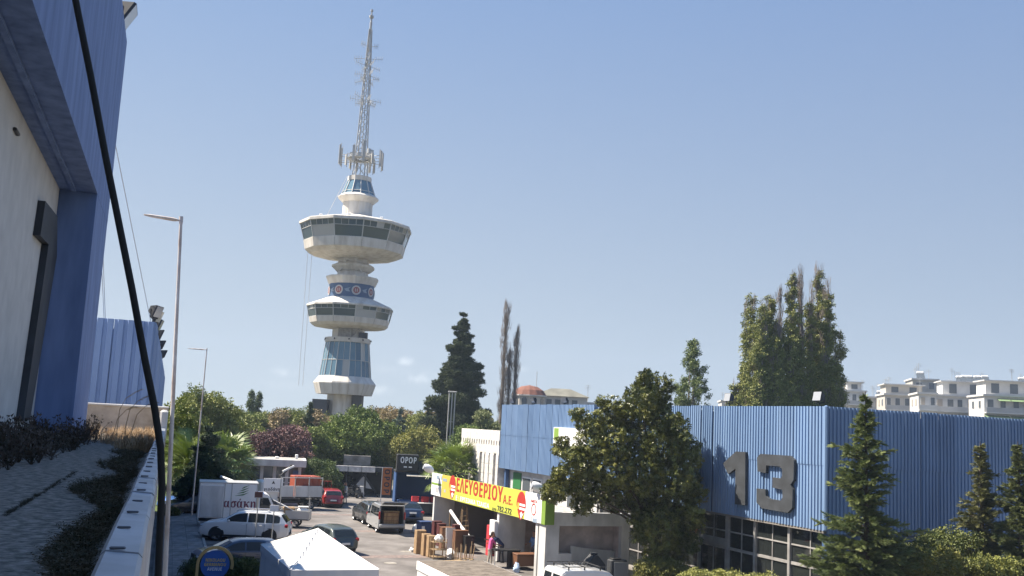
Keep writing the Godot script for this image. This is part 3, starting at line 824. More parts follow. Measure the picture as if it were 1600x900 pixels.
func tower() -> void:
	var t := thing("broadcast_tower", "tall pale concrete tower with two round glazed decks and lattice mast", "tower", Vector3(-25.6, 0, -158))
	var ph := deg_to_rad(16.2)
	var lath := func(called: String, prof: Array, m: String, sides := 12) -> MeshInstance3D:
		var q := []
		for e in prof: q.append(Vector2(e[0], e[1]))
		return part(t, called, MB.new().lathe(q, sides, ph), M[m])
	# panels facet by facet: wall, gap and glazing
	var facets := func(called: String, prof: Array, m: String, gap := 0.02) -> void:
		for j in 12:
			var b := MB.new()
			for i in prof.size() - 1:
				var t0 := ph + TAU * j / 12; var t1 := ph + TAU * (j + 1) / 12
				var a := Vector3(sin(t0), 0, cos(t0)); var c := Vector3(sin(t1), 0, cos(t1))
				var e: Vector3 = (c - a).normalized() * gap
				var r0: float = prof[i][0]; var r1: float = prof[i + 1][0]
				b.quad(a * r0 + e + Vector3(0, prof[i][1], 0), c * r0 - e + Vector3(0, prof[i][1], 0), c * r1 - e + Vector3(0, prof[i + 1][1], 0), a * r1 + e + Vector3(0, prof[i + 1][1], 0))
			part(t, called, b, M[m])
	var glaze := func(r0: float, y0: float, r1: float, y1: float, cut: float, m0: String, m1: String, split: int, mull: float) -> void:
		var r := RandomNumberGenerator.new(); r.seed = int(y0 * 10)
		for j in 12:
			var t0 := ph + TAU * j / 12; var t1 := ph + TAU * (j + 1) / 12
			var a := Vector3(sin(t0), 0, cos(t0)); var c := Vector3(sin(t1), 0, cos(t1))
			var bars := MB.new()
			var pt := func(f: float, v: float, out: float) -> Vector3:
				return (a.lerp(c, f)) * (lerpf(r0, r1, v) + out) + Vector3(0, lerpf(y0, y1, v), 0)
			bars.tube([pt.call(0, 0, 0.03), pt.call(0, 1, 0.03)], [mull * 1.5], 5)
			for v in ([0.0, cut, 1.0] if cut > 0 else [0.0, 1.0]): bars.tube([pt.call(0, v, 0.02), pt.call(1, v, 0.02)], [mull], 4)
			for k in range(1, split): bars.tube([pt.call(float(k) / split, 0 if cut <= 0.5 else cut, 0.02), pt.call(float(k) / split, 1, 0.02)], [mull * 0.8], 4)
			var w := part(t, "window_frame", bars, M.mullion)
			for row in ([[0.0, cut, m0], [cut, 1.0, m1]] if cut > 0 else [[0.0, 1.0, m0]]):
				var nk: int = 1 if cut > 0.5 and row[0] == 0.0 else split
				for k in nk:
					var b := MB.new()
					var jit := r.randf_range(-0.02, 0.02)
					b.quad(pt.call(float(k) / nk, row[0], jit), pt.call(float(k + 1) / nk, row[0], -jit), pt.call(float(k + 1) / nk, row[1], -jit), pt.call(float(k) / nk, row[1], jit))
					var mm: String = row[2]
					if mm == "tower_glass_b" and r.randf() < 0.5: mm = "tower_glass_c"
					if mm == "tower_glass" and r.randf() < 0.5: mm = "tower_glass_green"
					if r.randf() < 0.09: mm = "blind"
					part(w, "pane", b, M[mm])
	lath.call("stem", [[2.6, -0.05], [2.6, 10.95]], "concrete_tower", 8)
	part(t, "plant_room", MB.new().span(Vector3(-4.3, 0, 1), Vector3(-2.0, 10.0, 3.2)), M.plant_cladding)
	part(t, "plant_room", MB.new().span(Vector3(1.6, 0, -1), Vector3(3.0, 10.9, 2.2)), M.plant_cladding)
	lath.call("bulge_floor", [[2.5, 10.9], [4.38, 10.9]], "concrete_tower")
	facets.call("bulge_panel", [[4.40, 10.9], [4.92, 12.6], [4.86, 12.8]], "concrete_tower")
	facets.call("bulge_roof_panel", [[4.86, 12.8], [4.12, 13.7], [3.9, 13.72]], "concrete_tower")
	glaze.call(4.02, 13.7, 3.38, 19.1, 0.47, "tower_glass_b", "tower_glass_b", 2, 0.05)
	lath.call("ring", [[3.3, 19.08], [3.62, 19.1], [3.62, 19.8], [2.4, 19.82]], "concrete_tower")
	for i in 10:
		var a := i * 0.628 + 0.2
		part(t, "ring_lamp", MB.new().cham(Vector3(sin(a) * 3.75, 19.5, cos(a) * 3.75), Vector3(0.2, 0.25, 0.2), 0.04), M.dark_metal)
	part(t, "roof_unit", MB.new().cham(Vector3(2.6, 20.3, 1.4), Vector3(1.3, 0.9, 1.0), 0.05), M.dark_metal)
	lath.call("neck", [[2.55, 19.8], [2.55, 21.3]], "concrete_tower", 8)
	part(t, "neck_door", MB.new().span(Vector3(-1.2, 19.85, 2.3), Vector3(0.9, 21.2, 2.62)), M.grey_frame)
	part(t, "neck_stair", MB.new().box(Vector3(1.4, 20.5, 2.45), Vector3(0.12, 1.9, 0.5), Basis(Vector3.BACK, -0.75)), M.grey_frame)
	# lower deck
	facets.call("lower_soffit", [[2.4, 21.2], [5.75, 21.55], [6.2, 21.95]], "concrete_tower", 0.006)
	facets.call("lower_parapet_panel", [[6.2, 21.95], [6.42, 22.78], [6.2, 22.8]], "concrete_tower")
	glaze.call(6.36, 22.8, 6.74, 24.55, 0.66, "tower_glass", "tower_glass", 3, 0.045)
	lath.call("lower_rim", [[6.7, 24.55], [6.9, 24.55], [6.9, 24.8], [6.8, 24.86]], "concrete_tower")
	facets.call("lower_roof_panel", [[6.8, 24.86], [3.55, 26.2]], "concrete_tower", 0.008)
	# blue drum with round emblems
	lath.call("drum", [[3.58, 26.1], [3.58, 28.3]], "tower_blue", 24)
	for j in 8:
		var a := ph + TAU * (j + 0.1) / 8
		var bs := Basis(Vector3.UP, a)
		var e := part(t, "emblem", MB.new().lathe([Vector2(0.74, 0), Vector2(0.74, 0.05), Vector2(0, 0.06)], 20), M.roundel)
		e.transform = Transform3D(bs * Basis(Vector3.RIGHT, PI / 2), bs * Vector3(0, 27.2, 3.58))
		part(e, "emblem_centre", MB.new().lathe([Vector2(0.5, 0.06), Vector2(0.5, 0.075), Vector2(0, 0.085)], 16), M.roundel_red)
		for s in [-0.15, 0.15]: part(e, "emblem_stroke", MB.new().cham(Vector3(s, 0.09, 0), Vector3(0.12, 0.02, 0.5), 0.008), M.roundel)
		var sw := part(t, "swoosh", MB.new().prism(PackedVector2Array([Vector2(-0.6, 0.1), Vector2(0.4, 0.42), Vector2(0.1, 0.1), Vector2(0.35, -0.3), Vector2(-0.25, -0.25)]), 0.0, 0.04), M.pale_print)
		var bs2 := Basis(Vector3.UP, a - 0.36)
		sw.transform = Transform3D(bs2, bs2 * Vector3(0, 27.2, 3.6))
	lath.call("flare", [[3.4, 28.25], [3.72, 28.3], [4.2, 29.35], [4.2, 29.52], [2.4, 29.6]], "concrete_tower")
	lath.call("neck", [[2.45, 29.5], [2.45, 32.7]], "concrete_tower", 8)
	lath.call("collar_disc", [[2.4, 30.45], [2.75, 30.5], [3.42, 31.1], [3.42, 31.42], [2.4, 31.9]], "concrete_tower")
	for s in [-1, 1]: part(t, "neck_stair", MB.new().box(Vector3(s * 1.2, 31.2, 2.3), Vector3(0.15, 2.2, 0.7), Basis(Vector3.BACK, s * 0.5)), M.concrete_tower)
	# upper deck
	lath.call("upper_soffit_ring", [[2.3, 32.45], [3.3, 32.5], [3.4, 32.62]], "concrete_tower")
	facets.call("upper_soffit", [[3.4, 32.6], [6.9, 33.0], [7.9, 33.5]], "concrete_tower", 0.006)
	facets.call("upper_parapet_panel", [[7.9, 33.5], [8.18, 34.9], [7.9, 34.92]], "concrete_tower")
	glaze.call(8.05, 34.93, 8.82, 37.5, 0.66, "tower_glass", "tower_glass", 4, 0.055)
	lath.call("upper_rim", [[8.75, 37.5], [9.05, 37.5], [9.05, 37.9], [8.9, 38.0]], "concrete_tower")
	facets.call("upper_roof_panel", [[8.9, 38.0], [2.35, 39.55]], "concrete_tower", 0.008)
	for i in 9:
		var a := i * 0.7
		part(t, "roof_hatch", MB.new().cham(Vector3(sin(a) * 7.4, 38.4, cos(a) * 7.4), Vector3(0.5, 0.35, 0.4), 0.05), M.white_plain)
	# top lantern
	lath.call("lantern_stem", [[2.4, 39.4], [2.4, 41.8]], "concrete_tower", 16)
	lath.call("lantern_dish", [[2.45, 41.7], [3.3, 42.5], [3.3, 42.62], [2.75, 43.0]], "concrete_tower", 16)
	glaze.call(2.72, 43.0, 1.85, 45.35, 0.2, "tower_glass_b", "tower_glass_b", 1, 0.06)
	lath.call("lantern_cap", [[1.75, 45.3], [1.95, 45.35], [1.95, 46.05], [1.2, 46.15], [0, 46.15]], "concrete_tower")
	# lattice mast
	var rad := func(y: float) -> float: return lerpf(1.42, 1.02, (y - 46.1) / 5.6) if y < 51.7 else (lerpf(1.02, 0.67, (y - 51.7) / 10.3) if y < 62 else lerpf(0.67, 0.26, (y - 62) / 9.5))
	var ys := [46.1]
	while ys[-1] < 71.0: ys.append(ys[-1] + maxf(rad.call(ys[-1]) * 1.75, 0.75))
	var corner := func(k: int, y: float) -> Vector3:
		var a := ph + 0.4 + k * PI / 2
		return Vector3(sin(a), 0, cos(a)) * rad.call(y) + Vector3(0, y, 0)
	for k in 4:
		var pts := []
		for y in ys: pts.append(corner.call(k, y))
		part(t, "mast_leg", MB.new().tube(pts, [0.08], 5), M.mast)
	var br := MB.new()
	for i in ys.size() - 1:
		for k in 4:
			br.tube([corner.call(k, ys[i]), corner.call((k + 1) % 4, ys[i + 1])], [0.036], 4)
			br.tube([corner.call((k + 1) % 4, ys[i]), corner.call(k, ys[i + 1])], [0.036], 4)
			br.tube([corner.call(k, ys[i + 1]), corner.call((k + 1) % 4, ys[i + 1])], [0.036], 4)
	part(t, "mast_brace", br, M.mast)
	part(t, "mast_ladder", MB.new().tube([Vector3(0, 46, 0), Vector3(0, 71, 0)], [0.07, 0.05], 6), M.mast)
	lath.call("mast_top", [[0.2, 70.5], [0.2, 72.6], [0.15, 72.7], [0.15, 73.2], [0.36, 73.3], [0.36, 73.7], [0.12, 73.8], [0.1, 74.3], [0.2, 74.4], [0.2, 74.75], [0, 74.8]], "mast", 8)
	# platform with panel antennas
	lath.call("mast_platform", [[1.2, 49.0], [2.3, 49.05], [2.3, 49.2], [1.0, 49.25]], "galv", 12)
	for k in 12:
		var a := ph + TAU * k / 12 + R(-0.12, 0.12)
		var d := Vector3(sin(a), 0, cos(a))
		var rr := 2.3 + (1.05 if k % 3 != 1 else 0.35)
		var hh := R(2.2, 3.9) if k % 3 != 1 else R(1.2, 2.0)
		var yb := R(47.4, 48.2)
		var arm := MB.new()
		for y in [48.6, 49.6]: arm.tube([d * 1.0 + Vector3(0, y, 0), d * rr + Vector3(0, y, 0)], [0.06], 4)
		arm.tube([d * rr + Vector3(0, yb - 0.3, 0), d * rr + Vector3(0, yb + hh + 0.3, 0)], [0.06], 4)
		part(t, "antenna_arm", arm, M.galv)
		part(t, "antenna_panel", MB.new().box(d * (rr + 0.18) + Vector3(0, yb + hh / 2, 0), Vector3(0.38, hh, 0.2), Basis(Vector3.UP, a)), M.mast)
	for k in 7:
		var a := k * 0.9
		part(t, "radio_unit", MB.new().box(Vector3(sin(a) * 1.7, 49.7 + R(-0.6, 0.8), cos(a) * 1.7), Vector3(0.6, 0.8, 0.4), Basis(Vector3.UP, a)), M.galv)
	for q in [[58.6, 1.0, 5], [59.1, 1.9, 6], [62.5, 1.5, 4], [63.4, 1.5, 4], [65.0, 1.5, 4], [66.2, 1.6, 4], [68.3, 0.9, 3]]:
		for k in q[2]:
			var a: float = k * TAU / q[2] + q[0]
			var d := Vector3(sin(a), 0, cos(a)); var s := Vector3(cos(a), 0, -sin(a))
			var ant := MB.new()
			var o := d * 0.4 + Vector3(0, q[0], 0); var e: Vector3 = d * (0.7 + q[1]) + Vector3(0, q[0] + R(-0.35, 0.35), 0)
			ant.tube([o, e], [0.045], 4)
			for z in 4: 
				var c := o.lerp(e, 0.4 + z * 0.19)
				ant.tube([c - Vector3(0, 0.45, 0) - s * 0.1, c + Vector3(0, 0.45, 0) + s * 0.1], [0.03], 4)
			part(t, "aerial", ant, M.galv)
	var k2 := 0
	for q in [[-6.6, 33.5, 1.0], [-7.4, 33.4, 0.4], [-2.6, 44, 1.4]]:
		var w := MB.new()
		w.tube([Vector3(q[0], q[1], q[2]), Vector3(q[0] * 0.97, 12, q[2])] if k2 < 2 else [Vector3(-1.9, 45.9, 1), Vector3(-4.6, 38.8, 2)], [0.03], 4)
		part(t, "guy_wire", w, M.galv)
		k2 += 1

# ------------------------------------------------------------------ far flats
func flats(label: String, x0: float, x1: float, ytop: float, d: float, floors: int, wall: String, yaw: float, opt := {}) -> Node3D:
	var l := at(x0, ytop, d); var r := at(x1, ytop, d)
	var h := (l.y + r.y) / 2; var w := (r - l).length()
	var t := thing("apartment_building", label, "building", foot((l + r) / 2), yaw, "apartment blocks beyond the blue halls")
	var dep: float = opt.get("deep", 9.0)
	part(t, "wall", MB.new().span(Vector3(-w / 2, -0.05, -dep), Vector3(w / 2, h, 0)), M[wall])
	part(t, "cornice", MB.new().span(Vector3(-w / 2 - 0.3, h + 0.003, -dep - 0.3), Vector3(w / 2 + 0.3, h + 0.35, 0.5)), M["flat_white"])
	var fh: float = opt.get("fh", 3.1)
	var bays: int = opt.get("bays", maxi(2, int(w / 3.0)))
	for f in floors:
		var y := h - fh * (f + 1)
		if y < 0: break
		if opt.get("balcony", true):
			part(t, "balcony_slab", MB.new().span(Vector3(-w / 2 - 0.1, y - 0.1, 0.004), Vector3(w / 2 + 0.1, y + 0.1, 1.4)), M["flat_white"])
			part(t, "railing", MB.new().span(Vector3(-w / 2 - 0.05, y + 0.1, 1.32), Vector3(w / 2 + 0.05, y + 1.0, 1.38)), M[opt.get("rail", "flat_grey")])
		for i in bays:
			var x := -w / 2 + w * (i + 0.5) / bays + R(-0.2, 0.2)
			var ww := w / bays * R(0.42, 0.66)
			var hh := R(1.5, 2.2)
			var yy := y + fh - 0.55 - hh
			var fr := part(t, "window", MB.new().span(Vector3(x - ww / 2, yy, 0.0), Vector3(x + ww / 2, yy + hh, 0.08)), M["flat_white"])
			var sh := R() < 0.35
			part(fr, "shutter" if sh else "pane", MB.new().span(Vector3(x - ww / 2 + 0.08, yy + 0.08, 0.05), Vector3(x + ww / 2 - 0.08, yy + hh - 0.08, 0.1)), M["flat_shutter" if sh else "flat_pane"])
			if opt.has("awning") and R() < 0.75:
				var aw := MB.new()
				aw.box(Vector3(x, y + fh - 0.65, 0.75), Vector3(w / bays * 0.95, 0.06, 1.5), Basis(Vector3.RIGHT, 0.32))
				part(t, "awning", aw, M[opt.awning])
	for f in floors:
		for i in 2:
			var y := h - fh * (f + 1) + 0.9; var z := -dep * (0.3 + 0.42 * i) + R(-0.3, 0.3)
			if y < 0: continue
			var fr := part(t, "window", MB.new().span(Vector3(-w / 2 - 0.07, y, z - 0.6), Vector3(-w / 2, y + 1.4, z + 0.6)), M["flat_grey"])
			part(fr, "pane", MB.new().span(Vector3(-w / 2 - 0.09, y + 0.08, z - 0.52), Vector3(-w / 2 - 0.04, y + 1.32, z + 0.52)), M["flat_shutter" if R() < 0.5 else "flat_pane"])
	for q in opt.get("penthouse", []):      # [x0, x1, y, depth0] fractions of width, height
		part(t, "penthouse", MB.new().span(Vector3(-w / 2 + w * q[0], h + 0.36, -dep * 0.8), Vector3(-w / 2 + w * q[1], h + q[2], -q[3])), M[wall])
		part(t, "penthouse_roof", MB.new().span(Vector3(-w / 2 + w * q[0] - 0.5, h + q[2] + 0.003, -dep * 0.85), Vector3(-w / 2 + w * q[1] + 0.5, h + q[2] + 0.2, -q[3] + 0.8)), M["flat_white"])
		var n := maxi(1, int(w * (q[1] - q[0]) / 3.0))
		for i in n:
			var x: float = -w / 2 + w * lerpf(q[0], q[1], (i + 0.5) / n)
			part(t, "pane", MB.new().span(Vector3(x - 0.7, h + 0.7, -q[3] + 0.003), Vector3(x + 0.7, h + q[2] - 0.4, -q[3] + 0.06)), M["flat_pane"])
	for i in opt.get("heaters", 0):
		var x := R(-0.46, 0.46) * w; var z := R(-0.8, -0.2) * dep
		var top: float = h + 0.36
		var hb := MB.new()
		hb.tube([Vector3(x - 0.7, top + 1.5, z), Vector3(x + 0.7, top + 1.5, z)], [0.3, 0.3], 8)
		part(t, "water_tank", hb, M["white_plain"])
		var hp := MB.new()
		hp.box(Vector3(x, top + 0.8, z + 0.6), Vector3(1.8, 0.08, 1.8), Basis(Vector3.RIGHT, 0.75))
		for s in [-0.7, 0.7]: hp.tube([Vector3(x + s, top - 0.02, z), Vector3(x + s, top + 1.4, z)], [0.05], 4)
		part(t, "solar_panel", hp, M["flat_pane"])
	for i in opt.get("aerials", 2):
		var x := R(-0.45, 0.45) * w
		var hb := MB.new()
		var top := R(2.2, 4.2)
		hb.tube([Vector3(x, h + 0.3, -3), Vector3(x, h + top, -3)], [0.05], 4)
		for k in 3: hb.tube([Vector3(x - 0.6, h + top - 0.2 - k * 0.3, -3), Vector3(x + 0.6, h + top - 0.2 - k * 0.3, -3)], [0.03], 3)
		part(t, "aerial", hb, M.galv)
	return t

# ------------------------------------------------------------------ vehicles
func wheel_meshes(r: float) -> Array:
	var key := "wheel%d" % int(r * 1000)
	if leafmesh.has(key): return leafmesh[key]
	var ty := MB.new(); var rm := MB.new()
	var g := []
	for q in [[0.66, 0.09], [0.93, 0.11], [1.0, 0.07], [1.0, -0.07], [0.93, -0.11], [0.66, -0.09]]:
		var ring := []
		for i in 22:
			var t := TAU * i / 22
			ring.append(Vector3(cos(t) * r * q[0], sin(t) * r * q[0], q[1]))
		g.append(ring)
	ty.grid(g, true)
	for s in [-1, 1]:
		for i in 22:
			var t0 := TAU * i / 22; var t1 := TAU * (i + 1) / 22
			var a := Vector3(cos(t0), sin(t0), 0) * r * 0.67; var b := Vector3(cos(t1), sin(t1), 0) * r * 0.67
			var z := Vector3(0, 0, s * 0.092); var z2 := Vector3(0, 0, s * 0.05)
			rm.quad(a + z, b + z, b * 0.88 + z2, a * 0.88 + z2) if s < 0 else rm.quad(b + z, a + z, a * 0.88 + z2, b * 0.88 + z2)
		for i in 5: rm.box(Vector3(cos(TAU * i / 5), sin(TAU * i / 5), 0) * r * 0.32 + Vector3(0, 0, s * 0.06), Vector3(r * 0.58, r * 0.16, 0.025), Basis(Vector3.BACK, TAU * i / 5))
		rm.box(Vector3(0, 0, s * 0.065), Vector3(r * 0.26, r * 0.26, 0.03), Basis(Vector3.BACK, 0.5))
	leafmesh[key] = [ty.mesh(), rm.mesh()]
	return leafmesh[key]
func curve_y(p: Array, x: float) -> float:
	for i in p.size() - 1:
		if x <= p[i + 1][0]: return lerpf(p[i][1], p[i + 1][1], clampf((x - p[i][0]) / maxf(p[i + 1][0] - p[i][0], 1e-4), 0, 1))
	return p[-1][1]
func add_wheels(t: Node3D, xs: Array, w: float, r: float, s: Dictionary = {}) -> void:
	var wm := wheel_meshes(r)
	for x in xs:
		for z in [-1, 1]:
			var ty := part(t, "wheel", wm[0], M.rubber, Vector3(x, r, z * (w / 2 - 0.1)))
			part(ty, "rim", wm[1], M.rim)
			var arch := MB.new()
			var ring := []
			for i in 15:
				var a := deg_to_rad(-14.0 + 208.0 * i / 14)
				ring.append(Vector2(cos(a), sin(a)) * (r + 0.055))
			arch.prism(PackedVector2Array(ring), -0.006, 0.006, Transform3D(Basis(), Vector3(x, r, z * (w / 2 - 0.012))))
			part(t, "wheel_arch", arch, M.black)
func car(label: String, pos: Vector3, yaw: float, c: Dictionary, paint: String, group := "", called := "parked_car", cat := "car") -> Node3D:
	var t := thing(called, label, cat, foot(pos), yaw, group)
	var W: float = c.W; var sh: float = c.sh; var H: float = c.H; var Lh: float = c.L / 2; var pr: Array = c.prof
	var k := (W / 2 * 0.95 - W / 2 * 0.74) / (H - sh)
	var wv := func(x: float) -> float: return 1.0 - 0.13 * pow(absf(x) / Lh, 7)
	var zs := func(x: float, y: float) -> float: return (W / 2 * 0.95 - (y - sh) * k) * wv.call(x)
	var xs := []
	for q in pr: xs.append(q[0])
	for i in 15: xs.append(lerpf(-Lh * 0.98, Lh * 0.98, i / 14.0))
	xs.sort()
	var rows := []
	for x in xs:
		var top := curve_y(pr, x)
		var f: float = wv.call(x)
		var y0 := 0.24 + 0.10 * pow(absf(x) / Lh, 8)
		var s2 := minf(sh, top - 0.03)
		var t1 := maxf(lerpf(s2, top, 0.8), top - 0.09)
		var half := [Vector2(W / 2 * 0.88 * f, y0), Vector2(W / 2 * 0.975 * f, y0 + 0.09), Vector2(W / 2 * f, lerpf(y0, s2, 0.55)), Vector2(W / 2 * 0.985 * f, s2 - 0.05), Vector2(W / 2 * 0.95 * f, s2), Vector2(zs.call(x, t1) if t1 > sh else W / 2 * 0.92 * f, t1), Vector2((zs.call(x, top) if top > sh else W / 2 * 0.9 * f) - 0.09, top - 0.012)]
		var row := []
		for q in half: row.append(Vector3(x, q.y, -q.x))
		row.append(Vector3(x, top + 0.01, 0))
		for i in range(half.size() - 1, -1, -1): row.append(Vector3(x, half[i].y, half[i].x))
		rows.append(row)
	for e in 2:
		var src: Array = rows[0] if e == 0 else rows[-1]
		var mid := Vector3.ZERO
		for q in src: mid += q / src.size()
		var r2 := []; var r3 := []
		for q in src:
			r2.append(q.lerp(mid, 0.12) + Vector3(-0.05 if e == 0 else 0.05, 0, 0)); r3.append(mid + Vector3(-0.06 if e == 0 else 0.06, 0, 0))
		if e == 0: rows.push_front(r2); rows.push_front(r3)
		else: rows.append(r2); rows.append(r3)
	var body := MB.new().grid(rows)
	part(t, "body", body, M[paint])
	part(t, "underbody", MB.new().cham(Vector3(0, 0.27, 0), Vector3(c.L * 0.93, 0.2, W * 0.86), 0.04), M.black)
	add_wheels(t, c.wheels, W, c.r)
	for s in [-1, 1]:
		for q in c.side:
			var b := MB.new()
			for i in 5:
				var xa := lerpf(q[0], q[1], i / 5.0); var xb := lerpf(q[0], q[1], (i + 1) / 5.0)
				var pt := func(x: float, up: bool) -> Vector3:
					var lo := sh + 0.03
					var y := maxf(curve_y(pr, x) - 0.11, lo + 0.01) if up else lo
					return Vector3(x, y, s * (zs.call(x, y) + 0.007))
				if s > 0: b.quad(pt.call(xa, false), pt.call(xb, false), pt.call(xb, true), pt.call(xa, true))
				else: b.quad(pt.call(xb, false), pt.call(xa, false), pt.call(xa, true), pt.call(xb, true))
			part(t, "side_window", b, M.car_glass)
		for x in c.get("seams", []):
			part(t, "door_seam", MB.new().span(Vector3(x - 0.007, 0.36, s * (W / 2 * wv.call(x) - 0.03)), Vector3(x + 0.007, sh - 0.05, s * (W / 2 * wv.call(x) + 0.002))), M.black)
			part(t, "door_handle", MB.new().cham(Vector3(x + 0.2, sh - 0.14, s * (W / 2 + 0.004)), Vector3(0.17, 0.03, 0.035), 0.01), M[paint])
		part(t, "mirror", MB.new().cham(Vector3(c.side[-1][1] - 0.12, sh + 0.08, s * (W / 2 + 0.08)), Vector3(0.13, 0.13, 0.2), 0.04), M[paint])
		part(t, "sill", MB.new().cham(Vector3(0, 0.33, s * (W / 2 - 0.035)), Vector3((c.wheels[1] - c.wheels[0]) - c.r * 2.2, 0.13, 0.08), 0.02), M.black)
		part(t, "headlight", MB.new().cham(Vector3(Lh - 0.13, curve_y(pr, Lh * 0.9) - 0.16, s * W * 0.37), Vector3(0.26, 0.13, 0.32), 0.05), M.head_lamp)
		part(t, "tail_light", MB.new().cham(Vector3(-Lh + 0.07, sh - c.get("tail", 0.12), s * W * 0.40), Vector3(0.2, 0.22, 0.26), 0.05), M.tail_red)
	for q in [[c.ws, "windscreen"], [c.rw, "rear_window"]]:
		var b := MB.new()
		var xa: float = q[0][0]; var xb: float = q[0][1]
		for i in 4:
			var x0 := lerpf(xa, xb, i / 4.0); var x1 := lerpf(xa, xb, (i + 1) / 4.0)
			var y0 := curve_y(pr, x0); var y1 := curve_y(pr, x1)
			var nn := Vector3(-(y1 - y0), x1 - x0, 0).normalized()
			if nn.y < 0: nn = -nn
			var h0: float = zs.call(x0, y0) - 0.10; var h1: float = zs.call(x1, y1) - 0.10
			for s in [-1, 1]:
				var m0 := Vector3(x0, y0 + 0.01, 0) + nn * 0.012; var m1 := Vector3(x1, y1 + 0.01, 0) + nn * 0.012
				var e0 := Vector3(x0, y0 - 0.008, s * h0) + nn * 0.012; var e1 := Vector3(x1, y1 - 0.008, s * h1) + nn * 0.012
				b.quad(m0, e0, e1, m1)
		part(t, q[1], b, M.car_glass)
	part(t, "number_plate", MB.new().cham(Vector3(-Lh - 0.055, c.get("plate", 0.75), 0), Vector3(0.03, 0.12, 0.5), 0.005), M.plate)
	part(t, "number_plate", MB.new().cham(Vector3(Lh + 0.055, 0.48, 0), Vector3(0.03, 0.12, 0.5), 0.005), M.plate)
	part(t, "grille", MB.new().cham(Vector3(Lh + 0.03, 0.66, 0), Vector3(0.06, 0.22, W * 0.5), 0.02), M.black)
	for s in [-1, 1]: part(t, "bumper", MB.new().cham(Vector3(s * (Lh - 0.03), 0.42, 0), Vector3(0.16, 0.16, W * 0.84), 0.05), M[c.get("bumper", paint)])
	if c.get("rails", false):
		for s in [-1, 1]: part(t, "roof_rail", MB.new().tube([Vector3(-Lh * 0.6, H - 0.05, s * W * 0.33), Vector3(-Lh * 0.5, H + 0.05, s * W * 0.33), Vector3(Lh * 0.12, H + 0.05, s * W * 0.33), Vector3(Lh * 0.2, H - 0.05, s * W * 0.33)], [0.02], 6), M.chrome)
	return t
var SUV := {"L": 5.0, "W": 1.96, "H": 1.74, "sh": 1.1, "r": 0.39, "wheels": [-1.52, 1.5], "prof": [[-2.5, 0.98], [-2.44, 1.12], [-2.1, 1.55], [-1.95, 1.66], [-1.3, 1.73], [-0.2, 1.74], [0.35, 1.68], [0.6, 1.58], [1.3, 1.17], [1.6, 1.12], [2.2, 1.03], [2.42, 0.9], [2.5, 0.74]], "side": [[-2.05, -1.25], [-1.18, -0.25], [-0.18, 0.95]], "ws": [0.62, 1.27], "rw": [-2.4, -2.08], "seams": [-1.2, -0.2], "rails": true, "plate": 0.85, "bumper": "dark_metal"}
var SEDAN := {"L": 4.6, "W": 1.78, "H": 1.44, "sh": 0.93, "r": 0.32, "wheels": [-1.38, 1.36], "prof": [[-2.3, 0.82], [-2.25, 0.98], [-1.75, 1.02], [-1.1, 1.38], [-0.6, 1.44], [0.1, 1.43], [0.45, 1.34], [1.15, 0.98], [1.9, 0.86], [2.2, 0.74], [2.3, 0.6]], "side": [[-1.35, -0.35], [-0.28, 0.85]], "ws": [0.5, 1.12], "rw": [-1.68, -1.14], "seams": [-0.3, 0.75], "plate": 0.78}
var HATCH := {"L": 4.2, "W": 1.74, "H": 1.47, "sh": 0.95, "r": 0.31, "wheels": [-1.28, 1.28], "prof": [[-2.1, 0.85], [-2.06, 0.98], [-1.75, 1.32], [-1.5, 1.42], [-0.6, 1.47], [0.1, 1.46], [0.45, 1.38], [1.15, 1.02], [1.8, 0.9], [2.02, 0.78], [2.1, 0.6]], "side": [[-1.6, -0.95], [-0.88, -0.15], [-0.08, 0.85]], "ws": [0.5, 1.12], "rw": [-2.03, -1.72], "seams": [-0.9, -0.1], "plate": 0.62}
var WAGON := {"L": 4.6, "W": 1.78, "H": 1.52, "sh": 0.96, "r": 0.33, "wheels": [-1.38, 1.36], "prof": [[-2.3, 0.85], [-2.26, 1.0], [-2.0, 1.35], [-1.8, 1.46], [-0.6, 1.52], [0.1, 1.5], [0.45, 1.4], [1.2, 1.02], [1.95, 0.9], [2.2, 0.78], [2.3, 0.6]], "side": [[-1.95, -1.2], [-1.12, -0.3], [-0.22, 0.9]], "ws": [0.5, 1.17], "rw": [-2.23, -1.97], "seams": [-1.15, -0.25], "plate": 0.7, "rails": true}
func yaw_of(rear: Vector3, front: Vector3) -> float: return rad_to_deg(atan2(-(front.z - rear.z), front.x - rear.x))

